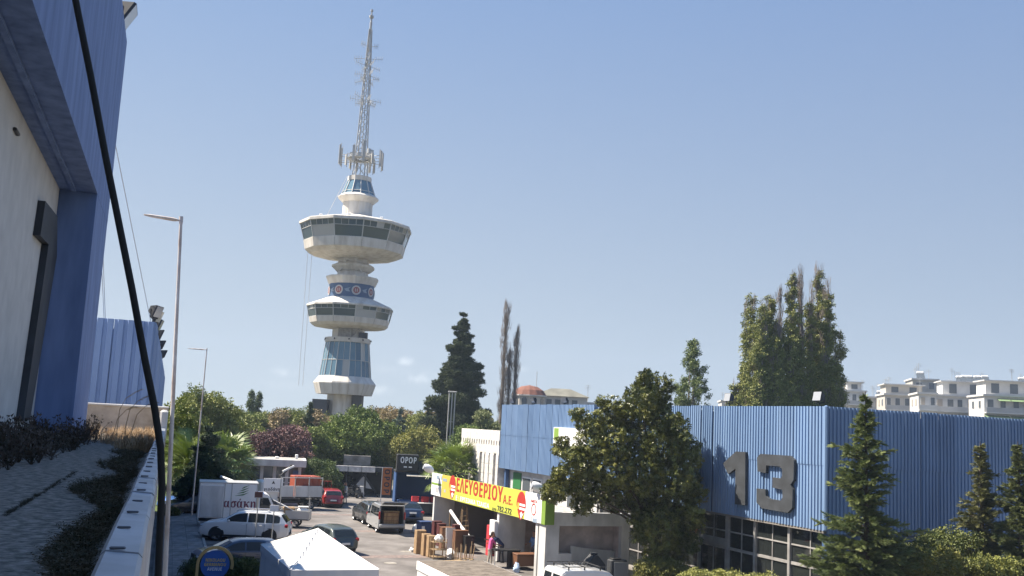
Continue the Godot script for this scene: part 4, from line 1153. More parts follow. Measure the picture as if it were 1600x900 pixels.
func open_van() -> void:
	# small silver van, tailgate up, wooden furniture inside; rear towards us
	var p := gp(611, 834)
	var yaw := YS + 90.0 - 4.0
	var t := thing("loaded_van", "silver van with raised tailgate and wooden furniture in its boot", "van", foot(p) + Basis(Vector3.UP, deg_to_rad(yaw)).x * 2.1, yaw)
	var W := 1.78; var H := 1.82
	var pr := [[-2.1, H - 0.06], [-1.7, H], [0.2, H], [0.75, 1.7], [1.3, 1.12], [2.0, 0.92], [2.15, 0.62]]
	var sh := 1.02
	for s in [-1, 1]:
		var b := MB.new()
		var poly := PackedVector2Array([Vector2(-2.1, 0.3), Vector2(2.1, 0.3), Vector2(2.15, 0.66), Vector2(2.0, 0.92), Vector2(1.3, 1.1), Vector2(0.72, 1.68), Vector2(0.2, H - 0.03), Vector2(-2.0, H - 0.05), Vector2(-2.12, 1.0)])
		b.prism(poly, -0.05, 0.05, Transform3D(Basis(Vector3.RIGHT, s * -0.045), Vector3(0, 0, s * (W / 2 - 0.02))))
		part(t, "side_panel", b, M.paint_silver)
		for q in [[-1.95, -1.15], [-1.05, -0.2], [-0.1, 0.85]]:
			var g := MB.new()
			g.prism(PackedVector2Array([Vector2(q[0], 1.08), Vector2(q[1], 1.08), Vector2(minf(q[1], 0.6), 1.62), Vector2(q[0], 1.62)]), -0.006, 0.006, Transform3D(Basis(Vector3.RIGHT, s * -0.045), Vector3(0, 0, s * (W / 2 + 0.036))))
			part(t, "side_window", g, M.car_glass)
		part(t, "tail_light", MB.new().cham(Vector3(-2.1, 1.15, s * 0.84), Vector3(0.1, 0.5, 0.12), 0.03), M.tail_red)
		part(t, "mirror", MB.new().cham(Vector3(0.85, 1.12, s * 1.0), Vector3(0.13, 0.16, 0.2), 0.04), M.black)
	part(t, "roof", MB.new().cham(Vector3(-0.92, H - 0.03, 0), Vector3(2.3, 0.07, W - 0.16), 0.03), M.paint_silver)
	var hood := MB.new()
	for i in range(2, pr.size() - 1):
		hood.quad(Vector3(pr[i][0], pr[i][1], W / 2 - 0.06), Vector3(pr[i + 1][0], pr[i + 1][1], W / 2 - 0.06), Vector3(pr[i + 1][0], pr[i + 1][1], -W / 2 + 0.06), Vector3(pr[i][0], pr[i][1], -W / 2 + 0.06))
	part(t, "bonnet", hood, M.paint_silver)
	part(t, "windscreen", MB.new().box(Vector3(1.0, 1.42, 0), Vector3(0.8, 0.01, W - 0.3), Basis(Vector3.BACK, -0.82)), M.car_glass)
	part(t, "floor", MB.new().span(Vector3(-2.08, 0.3, -W / 2 + 0.08), Vector3(2.0, 0.52, W / 2 - 0.08)), M.black)
	part(t, "bumper", MB.new().cham(Vector3(-2.16, 0.5, 0), Vector3(0.2, 0.26, W - 0.06), 0.07), M.paint_silver)
	part(t, "bulkhead", MB.new().span(Vector3(0.0, 0.5, -W / 2 + 0.1), Vector3(0.06, H - 0.1, W / 2 - 0.1)), M.black)
	var tg := MB.new()
	tg.box(Vector3(-2.62, H + 0.17, 0), Vector3(1.15, 0.06, W - 0.16), Basis(Vector3.BACK, -0.22))
	var gate := part(t, "tailgate", tg, M.paint_silver)
	part(gate, "rear_window", MB.new().box(Vector3(-2.5, H + 0.112, 0), Vector3(0.6, 0.02, W - 0.4), Basis(Vector3.BACK, -0.22)), M.car_glass)
	add_wheels(t, [-1.4, 1.3], W, 0.31)
	var bs := Basis(Vector3.UP, deg_to_rad(yaw))
	var f := thing("chest_of_drawers", "carved wooden chest lying in the open silver van boot", "furniture", foot(p) + bs * Vector3(2.1 - 1.6, 0.52, 0.0), yaw)
	part(f, "carcass", MB.new().cham(Vector3(0, 0.42, -0.02), Vector3(0.7, 0.84, 1.05), 0.03), M.cabinet_brown)
	for i in 3: part(f, "drawer_front", MB.new().cham(Vector3(-0.36, 0.17 + i * 0.26, -0.02), Vector3(0.03, 0.22, 0.95), 0.01), M.wood)
	part(f, "top", MB.new().cham(Vector3(-0.02, 0.88, -0.02), Vector3(0.76, 0.06, 1.12), 0.02), M.wood_pale)

func box_truck() -> void:
	var a := gp(306, 826); var b := gp(415, 828)
	var yaw := yaw_of(a, b)
	var t := thing("box_truck", "white box truck with maroon Greek lettering and green leaf mark", "truck", foot((a + b) / 2), yaw)
	var Lb := (b - a).length()
	var x0 := -Lb / 2; var x1 := Lb / 2 - 0.7
	part(t, "cargo_box", MB.new().cham(Vector3((x0 + x1) / 2, 1.78, -0.9), Vector3(x1 - x0, 2.2, 2.1), 0.03), M.white_plain)
	part(t, "roof_trim", MB.new().cham(Vector3((x0 + x1) / 2, 2.9, -0.9), Vector3(x1 - x0 + 0.08, 0.08, 2.16), 0.02), M.galv)
	for x in [x0 + 0.02, x0 + 1.55, x1 - 1.6, x1 - 0.03]: part(t, "box_strip", MB.new().cham(Vector3(x, 1.78, 0.16), Vector3(0.06, 2.16, 0.03), 0.008), M.galv)
	part(t, "rear_door", MB.new().cham(Vector3(x0 - 0.02, 1.75, -0.9), Vector3(0.05, 2.0, 1.9), 0.015), M.roof_grey)
	part(t, "sliding_door", MB.new().cham(Vector3(x0 + 0.8, 1.72, 0.17), Vector3(1.35, 1.95, 0.04), 0.01), M.white_paint)
	part(t, "chassis", MB.new().cham(Vector3(0, 0.55, -0.9), Vector3(Lb - 0.2, 0.22, 1.1), 0.02), M.black)
	part(t, "side_guard", MB.new().cham(Vector3(0, 0.55, 0.05), Vector3(Lb * 0.4, 0.3, 0.05), 0.02), M.dark_metal)
	# cab
	var cab := MB.new()
	cab.prism(PackedVector2Array([Vector2(x1 + 0.05, 0.45), Vector2(x1 + 1.5, 0.45), Vector2(x1 + 1.5, 1.1), Vector2(x1 + 1.2, 1.35), Vector2(x1 + 0.8, 2.1), Vector2(x1 + 0.6, 2.25), Vector2(x1 + 0.05, 2.3)]), -1.85, 0.08)
	part(t, "cab", cab, M.white_plain)
	part(t, "cab_window", MB.new().prism(PackedVector2Array([Vector2(x1 + 0.2, 1.3), Vector2(x1 + 1.05, 1.3), Vector2(x1 + 0.7, 2.02), Vector2(x1 + 0.2, 2.05)]), 0.08, 0.092), M.car_glass)
	part(t, "windscreen", MB.new().box(Vector3(x1 + 1.03, 1.73, -0.88), Vector3(0.02, 0.8, 1.7), Basis(Vector3.BACK, 0.48)), M.car_glass)
	part(t, "bumper", MB.new().cham(Vector3(x1 + 1.5, 0.52, -0.88), Vector3(0.16, 0.26, 1.95), 0.05), M.dark_metal)
	var wm := wheel_meshes(0.36)
	for x in [x0 + 1.1, x1 + 0.75]:
		for z in [-0.05, -1.72]:
			var w := part(t, "wheel", wm[0], M.rubber, Vector3(x, 0.36, z)); part(w, "rim", wm[1], M.rim)
	text(t, "ασάκη", 0.52, M.maroon_text, Vector3(x0 + 2.55, 1.62, 0.165), 0, 0.88, "Droid Serif")
	for i in 4:
		var lf := MB.new()
		var y := 2.1 + i * 0.15
		lf.prism(PackedVector2Array([Vector2(-0.55 + i * 0.14, 0), Vector2(0.0, 0.04), Vector2(0.35, 0.24), Vector2(0.02, 0.13)]), 0, 0.008, Transform3D(Basis(), Vector3(x0 + 2.7, y, 0.157)))
		part(t, "leaf_mark", lf, M.leaf_mark)

func white_van() -> void:
	var t := thing("delivery_van", "white delivery van with roof rack and dark Greek lettering", "van", S(17.35, 37.2), YS)
	# local x runs along p: rear at 0
	var pr := [[0.0, 0.3], [-0.06, 0.75], [0.02, 1.1], [0.16, 1.74], [0.3, 1.84], [1.6, 1.86], [2.25, 1.78], [2.95, 1.22], [3.75, 1.05], [4.0, 0.85], [4.05, 0.3]]
	var poly := PackedVector2Array()
	for q in pr: poly.append(Vector2(q[0], q[1]))
	var body := MB.new()
	body.prism(poly, -0.84, 0.84)
	part(t, "body", body, M.paint_white)
	var inner := PackedVector2Array()
	for q in poly: inner.append(Vector2(clampf(q.x, 0.04, 3.98), minf(q.y, 1.1 + (q.y - 1.1) * 0.9)))
	part(t, "side_skin", MB.new().prism(inner, -0.875, 0.875), M.paint_white)
	for s in [-1, 1]:
		part(t, "side_window", MB.new().prism(PackedVector2Array([Vector2(1.72, 1.12), Vector2(2.68, 1.12), Vector2(2.2, 1.62), Vector2(1.72, 1.64)]), 0.876 * s - 0.004, 0.876 * s + 0.004), M.car_glass)
		part(t, "mirror", MB.new().cham(Vector3(2.65, 1.18, s * 0.97), Vector3(0.13, 0.18, 0.16), 0.04), M.black)
	for z in [-0.4, 0.4]:
		part(t, "rear_window", MB.new().box(Vector3(0.085, 1.42, z), Vector3(0.03, 0.5, 0.62), Basis(Vector3.BACK, -0.20)), M.car_glass)
		part(t, "tail_light", MB.new().cham(Vector3(0.05, 1.0, z * 1.95), Vector3(0.1, 0.4, 0.12), 0.03), M.tail_red)
	part(t, "windscreen", MB.new().box(Vector3(2.63, 1.52, 0), Vector3(0.85, 0.02, 1.5), Basis(Vector3.BACK, -0.67)), M.car_glass)
	add_wheels(t, [0.75, 3.25], 1.78, 0.31)
	for x in [0.5, 1.2, 1.9]:
		part(t, "rack_foot", MB.new().cham(Vector3(x, 1.9, 0.7), Vector3(0.05, 0.14, 0.05), 0.01), M.black)
		part(t, "rack_foot", MB.new().cham(Vector3(x, 1.9, -0.7), Vector3(0.05, 0.14, 0.05), 0.01), M.black)
		part(t, "rack_bar", MB.new().tube([Vector3(x, 1.98, -0.75), Vector3(x, 1.98, 0.75)], [0.02], 6), M.black)
	for z in [-0.75, 0.75]: part(t, "rack_rail", MB.new().tube([Vector3(0.2, 1.99, z), Vector3(2.1, 1.99, z)], [0.018], 6), M.black)
	var coil := MB.new()
	var pts := []
	for i in 60: pts.append(Vector3(0.25 + i * 0.022, 2.06 + 0.05 * sin(i * 1.1), 0.3 + 0.06 * cos(i * 1.1)))
	coil.tube(pts, [0.012], 4)
	part(t, "rack_coil", coil, M.black)
	text(t, "ΕΛΕΥΘΕΡΙΟΥ", 0.3, M.ink, Vector3(0.95, 1.5, 0.86), 0, 0.75, "Droid Serif")
	text(t, "Α.Ε.", 0.2, M.ink, Vector3(0.95, 1.2, 0.88), 0, 1.0, "Droid Serif")

func crane_truck() -> void:
	var a := gp(428, 797); var b := gp(486, 797)
	var yaw := yaw_of(a, b)
	var t := thing("crane_truck", "white flatbed truck with a small folded crane behind the booth", "truck", foot((a + b) / 2), yaw)
	part(t, "chassis", MB.new().cham(Vector3(0, 0.62, -0.9), Vector3(4.6, 0.25, 1.0), 0.03), M.black)
	part(t, "bed", MB.new().cham(Vector3(0.5, 0.95, -0.95), Vector3(3.5, 0.12, 2.1), 0.02), M.dark_metal)
	for x in [-0.6, 0.6, 1.7]: part(t, "drop_side", MB.new().cham(Vector3(x, 1.45, 0.08), Vector3(1.05, 0.85, 0.05), 0.015), M.white_paint)
	for x in [-1.15, 0.0, 1.15, 2.25]: part(t, "stake", MB.new().cham(Vector3(x, 1.75, 0.09), Vector3(0.07, 1.6, 0.07), 0.01), M.galv)
	part(t, "top_rail", MB.new().tube([Vector3(-1.15, 2.5, 0.09), Vector3(2.25, 2.5, 0.09)], [0.03], 6), M.galv)
	part(t, "sign_panel", MB.new().cham(Vector3(-1.75, 1.9, 0.05), Vector3(1.55, 1.05, 0.06), 0.015), M.white_print)
	part(t, "mark", MB.new().prism(PackedVector2Array([Vector2(-0.14, 0), Vector2(0.0, 0.28), Vector2(0.14, 0), Vector2(0.02, 0.06)]), 0, 0.008, Transform3D(Basis(), Vector3(-1.75, 1.98, 0.082))), M.ink)
	text(t, "γιοδάνης", 0.24, M.ink, Vector3(-1.75, 1.6, 0.085))
	part(t, "cab", MB.new().cham(Vector3(-1.85, 1.35, -1.1), Vector3(1.5, 1.7, 1.9), 0.12), M.white_plain)
	part(t, "crane_column", MB.new().cham(Vector3(-0.9, 1.8, -0.9), Vector3(0.25, 1.7, 0.25), 0.03), M.dark_metal)
	part(t, "crane_boom", MB.new().box(Vector3(-0.5, 2.95, -0.9), Vector3(1.3, 0.16, 0.16), Basis(Vector3.BACK, 0.85)), M.dark_metal)
	part(t, "crane_jib", MB.new().box(Vector3(-0.35, 3.15, -0.75), Vector3(1.0, 0.13, 0.13), Basis(Vector3.BACK, 0.45)), M.white_plain)
	var wm := wheel_meshes(0.4)
	for x in [-1.7, 1.4]:
		for z in [-0.1, -1.75]:
			var w := part(t, "wheel", wm[0], M.rubber, Vector3(x, 0.4, z)); part(w, "rim", wm[1], M.rim)
	var bs := Basis(Vector3.UP, deg_to_rad(yaw))
	var c := thing("steel_container", "red steel container standing on the white flatbed truck", "container", t.position + bs * Vector3(1.2, 1.01, -1.0), yaw)
	part(c, "shell", MB.new().cham(Vector3(0, 0.8, 0), Vector3(2.0, 1.6, 1.6), 0.04), M.red_container)
	for i in 5: part(c, "rib", MB.new().cham(Vector3(-0.8 + i * 0.4, 0.8, 0.81), Vector3(0.07, 1.5, 0.05), 0.015), M.red_container)

# ------------------------------------------------------------------ people: one smooth skin over a jointed skeleton
func skin(bones: Array, cell := 0.032) -> MB:
	var lo := Vector3.ONE * 1e9; var hi := -lo
	for q in bones:
		for e in [0, 1]:
			var r: float = q[2 + e] + 0.06
			lo = lo.min(q[e] - Vector3.ONE * r); hi = hi.max(q[e] + Vector3.ONE * r)
	var n := Vector3i(((hi - lo) / cell).ceil()) + Vector3i.ONE
	var f := PackedFloat32Array(); f.resize(n.x * n.y * n.z); f.fill(1.0)
	var own := PackedInt32Array(); own.resize(f.size())
	var best := PackedFloat32Array(); best.resize(f.size()); best.fill(1.0)
	for bi in bones.size():
		var a: Vector3 = bones[bi][0]; var b: Vector3 = bones[bi][1]; var ra: float = bones[bi][2]; var rb: float = bones[bi][3]
		var m := maxf(ra, rb) + 0.06
		var i0 := Vector3i(((a.min(b) - Vector3.ONE * m - lo) / cell).floor()).clamp(Vector3i.ZERO, n - Vector3i.ONE)
		var i1 := Vector3i(((a.max(b) + Vector3.ONE * m - lo) / cell).ceil()).clamp(Vector3i.ZERO, n - Vector3i.ONE)
		var ab := b - a; var l2 := maxf(ab.length_squared(), 1e-6)
		for z in range(i0.z, i1.z + 1):
			for y in range(i0.y, i1.y + 1):
				for x in range(i0.x, i1.x + 1):
					var p := lo + Vector3(x, y, z) * cell
					var t := clampf((p - a).dot(ab) / l2, 0, 1)
					var d := (p - a - ab * t).length() - lerpf(ra, rb, t)
					var k := x + n.x * (y + n.y * z)
					var h := clampf(0.5 + 0.5 * (f[k] - d) / 0.03, 0, 1)
					f[k] = lerpf(f[k], d, h) - 0.03 * h * (1 - h)
					if d < best[k]: best[k] = d; own[k] = bi
	var mb := MB.new()
	var cellv := {}
	for z in n.z - 1:
		for y in n.y - 1:
			for x in n.x - 1:
				var k := x + n.x * (y + n.y * z)
				var sum := Vector3.ZERO; var cnt := 0
				for e in [[0, 0, 0, 1, 0, 0], [0, 0, 0, 0, 1, 0], [0, 0, 0, 0, 0, 1], [1, 1, 0, 0, 1, 0], [1, 1, 0, 1, 0, 0], [1, 1, 0, 1, 1, 1], [1, 0, 1, 1, 0, 0], [1, 0, 1, 0, 0, 1], [1, 0, 1, 1, 1, 1], [0, 1, 1, 0, 1, 0], [0, 1, 1, 0, 0, 1], [0, 1, 1, 1, 1, 1]]:
					var fa := f[k + e[0] + n.x * (e[1] + n.y * e[2])]; var fb := f[k + e[3] + n.x * (e[4] + n.y * e[5])]
					if (fa < 0) != (fb < 0):
						var t := fa / (fa - fb)
						sum += Vector3(e[0], e[1], e[2]).lerp(Vector3(e[3], e[4], e[5]), t); cnt += 1
				if cnt: cellv[k] = lo + (Vector3(x, y, z) + sum / cnt) * cell
	var grad := func(k: int) -> Vector3: return Vector3(f[k + 1] - f[k - 1], f[k + n.x] - f[k - n.x], f[k + n.x * n.y] - f[k - n.x * n.y]).normalized()
	for k in cellv:
		for ax in 3:
			var st: int = [1, n.x, n.x * n.y][ax]; var u: int = [n.x, n.x * n.y, 1][ax]; var w: int = [n.x * n.y, 1, n.x][ax]
			if k + st >= f.size() or (f[k] < 0) == (f[k + st] < 0): continue
			if not (cellv.has(k - u) and cellv.has(k - w) and cellv.has(k - u - w)): continue
			var q := [k, k - u, k - u - w, k - w]
			if f[k] < 0: q.reverse()
			for j in [0, 1, 2, 0, 2, 3]:
				mb.v.append(cellv[q[j]]); mb.n.append(grad.call(q[j])); mb.u.append(Vector2.ZERO); mb.c.append(bones[own[q[j]]][4])
	return mb
func person(label: String, pos: Vector3, yaw: float, shirt: Color, legs: Color, hair: Color, o := {}) -> void:
	var t := thing("person", label, "person", foot(pos), yaw, "")
	var bend: float = o.get("bend", 0.0)         # lean of the trunk towards +x
	var sk := lin(0.36, 0.20, 0.13); var shoe := lin(0.03, 0.03, 0.035)
	var hip := Vector3(0, 0.92, 0)
	var up := Vector3(sin(bend), cos(bend), 0)
	var fw := Vector3(cos(bend), -sin(bend), 0)
	var ch := hip + up * 0.42; var nk := hip + up * 0.56; var hd := nk + up * 0.15 + fw * 0.03
	var b := []
	for s in [-1, 1]:
		var st: float = o.get("stride", 0.08) * s
		var h := hip + Vector3(0, -0.04, s * 0.09); var kn := Vector3(st * 0.6 + 0.03, 0.49, s * 0.1); var an := Vector3(st, 0.09, s * 0.1)
		b.append([h, kn, 0.085, 0.06, legs]); b.append([kn, an, 0.06, 0.042, legs]); b.append([an - Vector3(0.04, 0.04, 0), an + Vector3(0.15, -0.05, 0), 0.042, 0.035, shoe])
		var sho := nk + Vector3(0, -0.03, s * 0.17)
		var reach: float = o.get("reach", 0.3) + s * 0.15
		var dn := Vector3(sin(reach), -cos(reach), 0)
		var el := sho + dn * 0.29 + Vector3(0, 0, s * 0.05)
		var d2 := Vector3(sin(reach + 0.7), -cos(reach + 0.7), -s * 0.1)
		var wr := el + d2 * 0.25
		b.append([sho, el, 0.055, 0.045, shirt]); b.append([el, wr, 0.04, 0.03, sk]); b.append([wr, wr + d2 * 0.09, 0.033, 0.028, sk]); b.append([wr + d2 * 0.03, wr + d2 * 0.09 + Vector3(0.02, 0, -s * 0.04), 0.016, 0.012, sk])
		b.append([hip + Vector3(0, 0.02, s * 0.07), ch + Vector3(0, 0, s * 0.08), 0.1, 0.105, shirt])
	b.append([hip + Vector3(0, -0.02, -0.06), hip + Vector3(0, -0.02, 0.06), 0.105, 0.105, legs])
	b.append([ch + up * 0.06 - Vector3(0, 0, 0.12), ch + up * 0.06 + Vector3(0, 0, 0.12), 0.085, 0.085, shirt])
	b.append([nk, hd, 0.052, 0.05, sk])
	b.append([hd, hd + up * 0.1, 0.075, 0.092, sk]); b.append([hd + fw * 0.07 + up * 0.05, hd + fw * 0.105 + up * 0.045, 0.018, 0.012, sk])
	b.append([hd + up * 0.13 - fw * 0.025, hd + up * 0.04 - fw * 0.06, 0.09, 0.07, hair])
	var m := mat("skin_cloth", Color.WHITE, 0.8)
	m.vertex_color_use_as_albedo = true
	part(t, "body", skin(b), m)

# ------------------------------------------------------------------ the stand under the yellow banner
func stand() -> void:
	var P := 21.05; var A := 46.0
	var t := thing("exhibition_stand", "white open stand under a long yellow banner with red lettering", "stand", S(P, A), YS)
	var za := func(a: float) -> float: return A - a
	var mid := (SB.inverse() * gp(741, 877)); var am := -mid.z
	# fins carrying the roof
	for q in [[46.9, 1.0], [am, 1.6], [63.6, 1.4]]:
		part(t, "fin_wall", MB.new().span(Vector3(0.0, -0.02, za.call(q[0] + 0.14)), Vector3(q[1], 2.72, za.call(q[0] - 0.14))), M.white_paint)
	part(t, "back_wall", MB.new().span(Vector3(4.3, -0.02, za.call(63.9)), Vector3(4.5, 2.75, za.call(46.3))), M.shop_interior)
	part(t, "partition", MB.new().span(Vector3(1.6, -0.02, za.call(am + 0.6)), Vector3(4.3, 2.72, za.call(am + 0.45))), M.shop_interior)
	part(t, "end_partition", MB.new().span(Vector3(1.4, -0.02, za.call(63.7)), Vector3(4.3, 2.72, za.call(63.5))), M.interior)
	part(t, "roof", MB.new().span(Vector3(0.0, 2.722, za.call(63.9)), Vector3(4.6, 2.9, za.call(46.35))), M.roof_grey)
	part(t, "inner_post", MB.new().cham(Vector3(2.2, 1.36, za.call(51.5)), Vector3(0.12, 2.7, 0.12), 0.02), M.dark_metal)
	part(t, "wall_panel", MB.new().cham(Vector3(4.25, 1.2, za.call(51.0)), Vector3(0.05, 2.3, 2.4), 0.01), M.cabinet_brown)
	# wing facing us
	part(t, "wing_fascia", MB.new().span(Vector3(0.0, 2.6, 0.0), Vector3(4.75, 3.25, 0.22)), M.white_paint)
	part(t, "wing_roof", MB.new().span(Vector3(0.1, 2.74, -0.34), Vector3(4.7, 3.0, -0.003)), M.roof_grey)
	part(t, "wing_pier", MB.new().span(Vector3(0.0, -0.02, -0.6), Vector3(0.75, 2.598, 0.2)), M.white_paint)
	part(t, "wing_pier", MB.new().span(Vector3(4.25, -0.02, -0.1), Vector3(4.72, 2.598, 0.2)), M.white_paint)
	part(t, "wing_back", MB.new().span(Vector3(0.8, -0.02, -0.9), Vector3(4.28, 2.6, -0.75)), M.shop_interior)
	part(t, "wing_sill", MB.new().span(Vector3(0.75, -0.02, -0.25), Vector3(1.5, 1.25, 0.15)), M.white_paint)
	var cw := []
	for row in [[0.0], [1.0]]:
		var r := []
		for i in 11:
			var f := i / 10.0
			r.append(Vector3(1.5 + 2.75 * f, 1.62 - 0.32 * f * (1.6 - 0.6 * f) if row[0] > 0.5 else -0.02, 0.05 - 0.5 * sin(PI * f * 0.5)))
		cw.append(r)
	var cwm := MB.new(); cwm.grid(cw)
	for r in cw:
		for i in 11: r[i] += Vector3(0, 0, -0.12)
	cwm.grid(cw)
	part(t, "curved_counter", cwm, M.white_paint)
	part(t, "stove_pipe", MB.new().tube([Vector3(0.98, 1.2, -0.4), Vector3(0.98, 2.72, -0.4)], [0.07], 8), M.wood)
	# banner
	var y0 := 2.66; var y1 := 4.06
	for q in [[61.9, 64.0, "white_print"], [60.0, 61.9, "amber_print"], [48.3, 60.0, "yellow_print"], [46.2, 48.3, "white_print"]]:
		part(t, "banner_panel", MB.new().span(Vector3(-0.10, y0, za.call(q[1])), Vector3(-0.002, y1, za.call(q[0]))), M[q[2]])
	part(t, "banner_return", MB.new().span(Vector3(-0.09, y0 - 0.02, -0.195), Vector3(0.42, y1 - 0.1, 0.24)), M.lime_print)
	part(t, "banner_frame", MB.new().span(Vector3(0.0, 2.9, za.call(63.9)), Vector3(0.12, 3.98, za.call(46.3))), M.galv)
	var put := func(s: String, x0: float, yb: float, x1: float, yt: float, m: String, called := "lettering") -> void:   # pixel box on the banner: left edge and right edge, bottom and top at the left
		var a0 := on_p(x0, yb, P - 0.1); var a1 := on_p(x1, yb, P - 0.1); var b0 := on_p(x0, yt, P - 0.1)
		var h := b0.y - a0.y
		var o := text(t, s, h, M[m], Vector3(-0.103, a0.y + h / 2, za.call((a0.x + a1.x) / 2)), -90, 1.0, "Droid Sans", 0.012, called)
		var bb: AABB = o.mesh.get_aabb()
		o.scale = Vector3((a0.x - a1.x) / maxf(bb.size.x, 0.01), h / maxf(bb.size.y, 0.01), 1)
	put.call("ΕΛΕΥΘΕΡΙΟΥ", 712.5, 768, 785.5, 746.5, "red_print")
	put.call("Α.Ε.", 786, 786.5, 801, 773, "red_print")
	put.call("ΕΝΕΡΓΕΙΑΚΑ ΤΖΑΚΙΑ", 712, 781, 764.5, 774, "white_print")
	put.call("2310", 769, 797, 775.5, 793, "ink")
	put.call("782.272", 777, 798.5, 799.5, 790, "ink")
	put.call("AMETA", 829, 784.5, 840, 780, "red_print")
	for q in [[682, 748, 687, 743.5, "pale_print"], [689, 749.5, 691, 744, "pale_print"], [692, 751.5, 698.5, 748.5, "pale_print"], [680.5, 769, 685.5, 762, "flat_grey"], [693.5, 769, 696.5, 765, "flat_grey"], [829, 813, 831, 807, "flat_grey"], [832, 815.5, 839, 811, "pale_print"]]:
		var a0 := on_p(q[0], q[1], P - 0.1); var a1 := on_p(q[2], q[3], P - 0.1)
		part(t, "printed_mark", MB.new().span(Vector3(-0.106, minf(a0.y, a1.y), za.call(a0.x)), Vector3(-0.1, maxf(a0.y, a1.y), za.call(a1.x))), M[q[4]])
	for q in [[707, 761], [814.5, 790]]:
		var c := on_p(q[0], q[1], P - 0.1)
		var bl := PackedVector2Array()
		for i in 28:
			var a := TAU * i / 28
			bl.append(Vector2(cos(a) * 0.62 * (1.0 if sin(a) > -0.2 else 0.85 - 0.4 * (-sin(a) - 0.2)), sin(a) * 0.72))
		var tf := Transform3D(Basis(Vector3.UP, -PI / 2), Vector3(-0.1, c.y, za.call(c.x)))
		var e := part(t, "emblem", MB.new().prism(bl, 0.0, 0.012, tf), M.red_print)
		part(e, "emblem_band", MB.new().prism(PackedVector2Array([Vector2(-0.2, -0.02), Vector2(0.55, -0.02), Vector2(0.55, 0.1), Vector2(-0.2, 0.1)]), 0.012, 0.018, tf), M.white_print)
		part(e, "emblem_band", MB.new().prism(PackedVector2Array([Vector2(-0.2, -0.22), Vector2(0.5, -0.22), Vector2(0.5, -0.1), Vector2(-0.2, -0.1)]), 0.012, 0.018, tf), M.white_print)
		part(e, "emblem_spot", MB.new().prism(PackedVector2Array([Vector2(-0.48, -0.2), Vector2(-0.25, -0.2), Vector2(-0.25, 0.12), Vector2(-0.48, 0.12)]), 0.012, 0.018, tf), M.amber_print)
		part(e, "emblem_flame", MB.new().prism(PackedVector2Array([Vector2(-0.1, -0.4), Vector2(0.05, -0.68), Vector2(0.4, -0.34), Vector2(0.18, -0.42), Vector2(0.1, -0.3)]), 0.012, 0.018, tf), M.white_print)
	var cc := on_p(834, 796, P - 0.1)
	var e2 := part(t, "emblem", MB.new().lathe([Vector2(0.3, 0), Vector2(0.3, 0.012), Vector2(0.24, 0.014)], 20), M.red_print)
	e2.transform = Transform3D(Basis(Vector3.BACK, PI / 2), Vector3(-0.1, cc.y, za.call(cc.x)))
	part(t, "banner_band", MB.new().span(Vector3(-0.106, 3.32, za.call(63.95)), Vector3(-0.1, 3.46, za.call(61.95))), M.lime_print)
	# lamps on top
	for q in [[46.7, 0.9, 3.98], [46.2, 1.6, 3.25], [62.6, 0.2, 3.98]]:
		var l := thing("spot_lamp", ["white round lamp leaning over the right end of the yellow banner", "white round lamp on a column above the white wing", "white round lamp over the far end of the yellow banner"][[46.7, 46.2, 62.6].find(q[0])], "lamp", S(P + q[1] - 0.85, q[0], q[2]), YS, "white lamps on the stand")
		var hh: float = 0.55 if q[1] > 1 else 0.12
		if q[0] == 46.2: l.position = S(P + 2.1, 46.0, 3.25)
		part(l, "stem", MB.new().tube([Vector3(0, -0.03, -0.1), Vector3(0, hh + 0.15, -0.1)], [0.09 if hh > 0.3 else 0.03], 8), M.mast)
		var g := []
		for w in [[-0.32, 0.16], [-0.2, 0.24], [0.0, 0.27], [0.2, 0.24], [0.34, 0.12]]:
			var ring := []
			for i in 12:
				var a := TAU * i / 12
				ring.append(Vector3(w[0] - 0.15, hh + 0.28 + sin(a) * w[1] - w[0] * 0.3, -0.1 - cos(a) * w[1]))
			g.append(ring)
		part(l, "lamp_head", MB.new().grid(g, true), M.white_plain)
		part(l, "lens", MB.new().tube([Vector3(-0.49, hh + 0.38, -0.1), Vector3(-0.46, hh + 0.37, -0.1)], [0.15], 12), M.head_lamp)

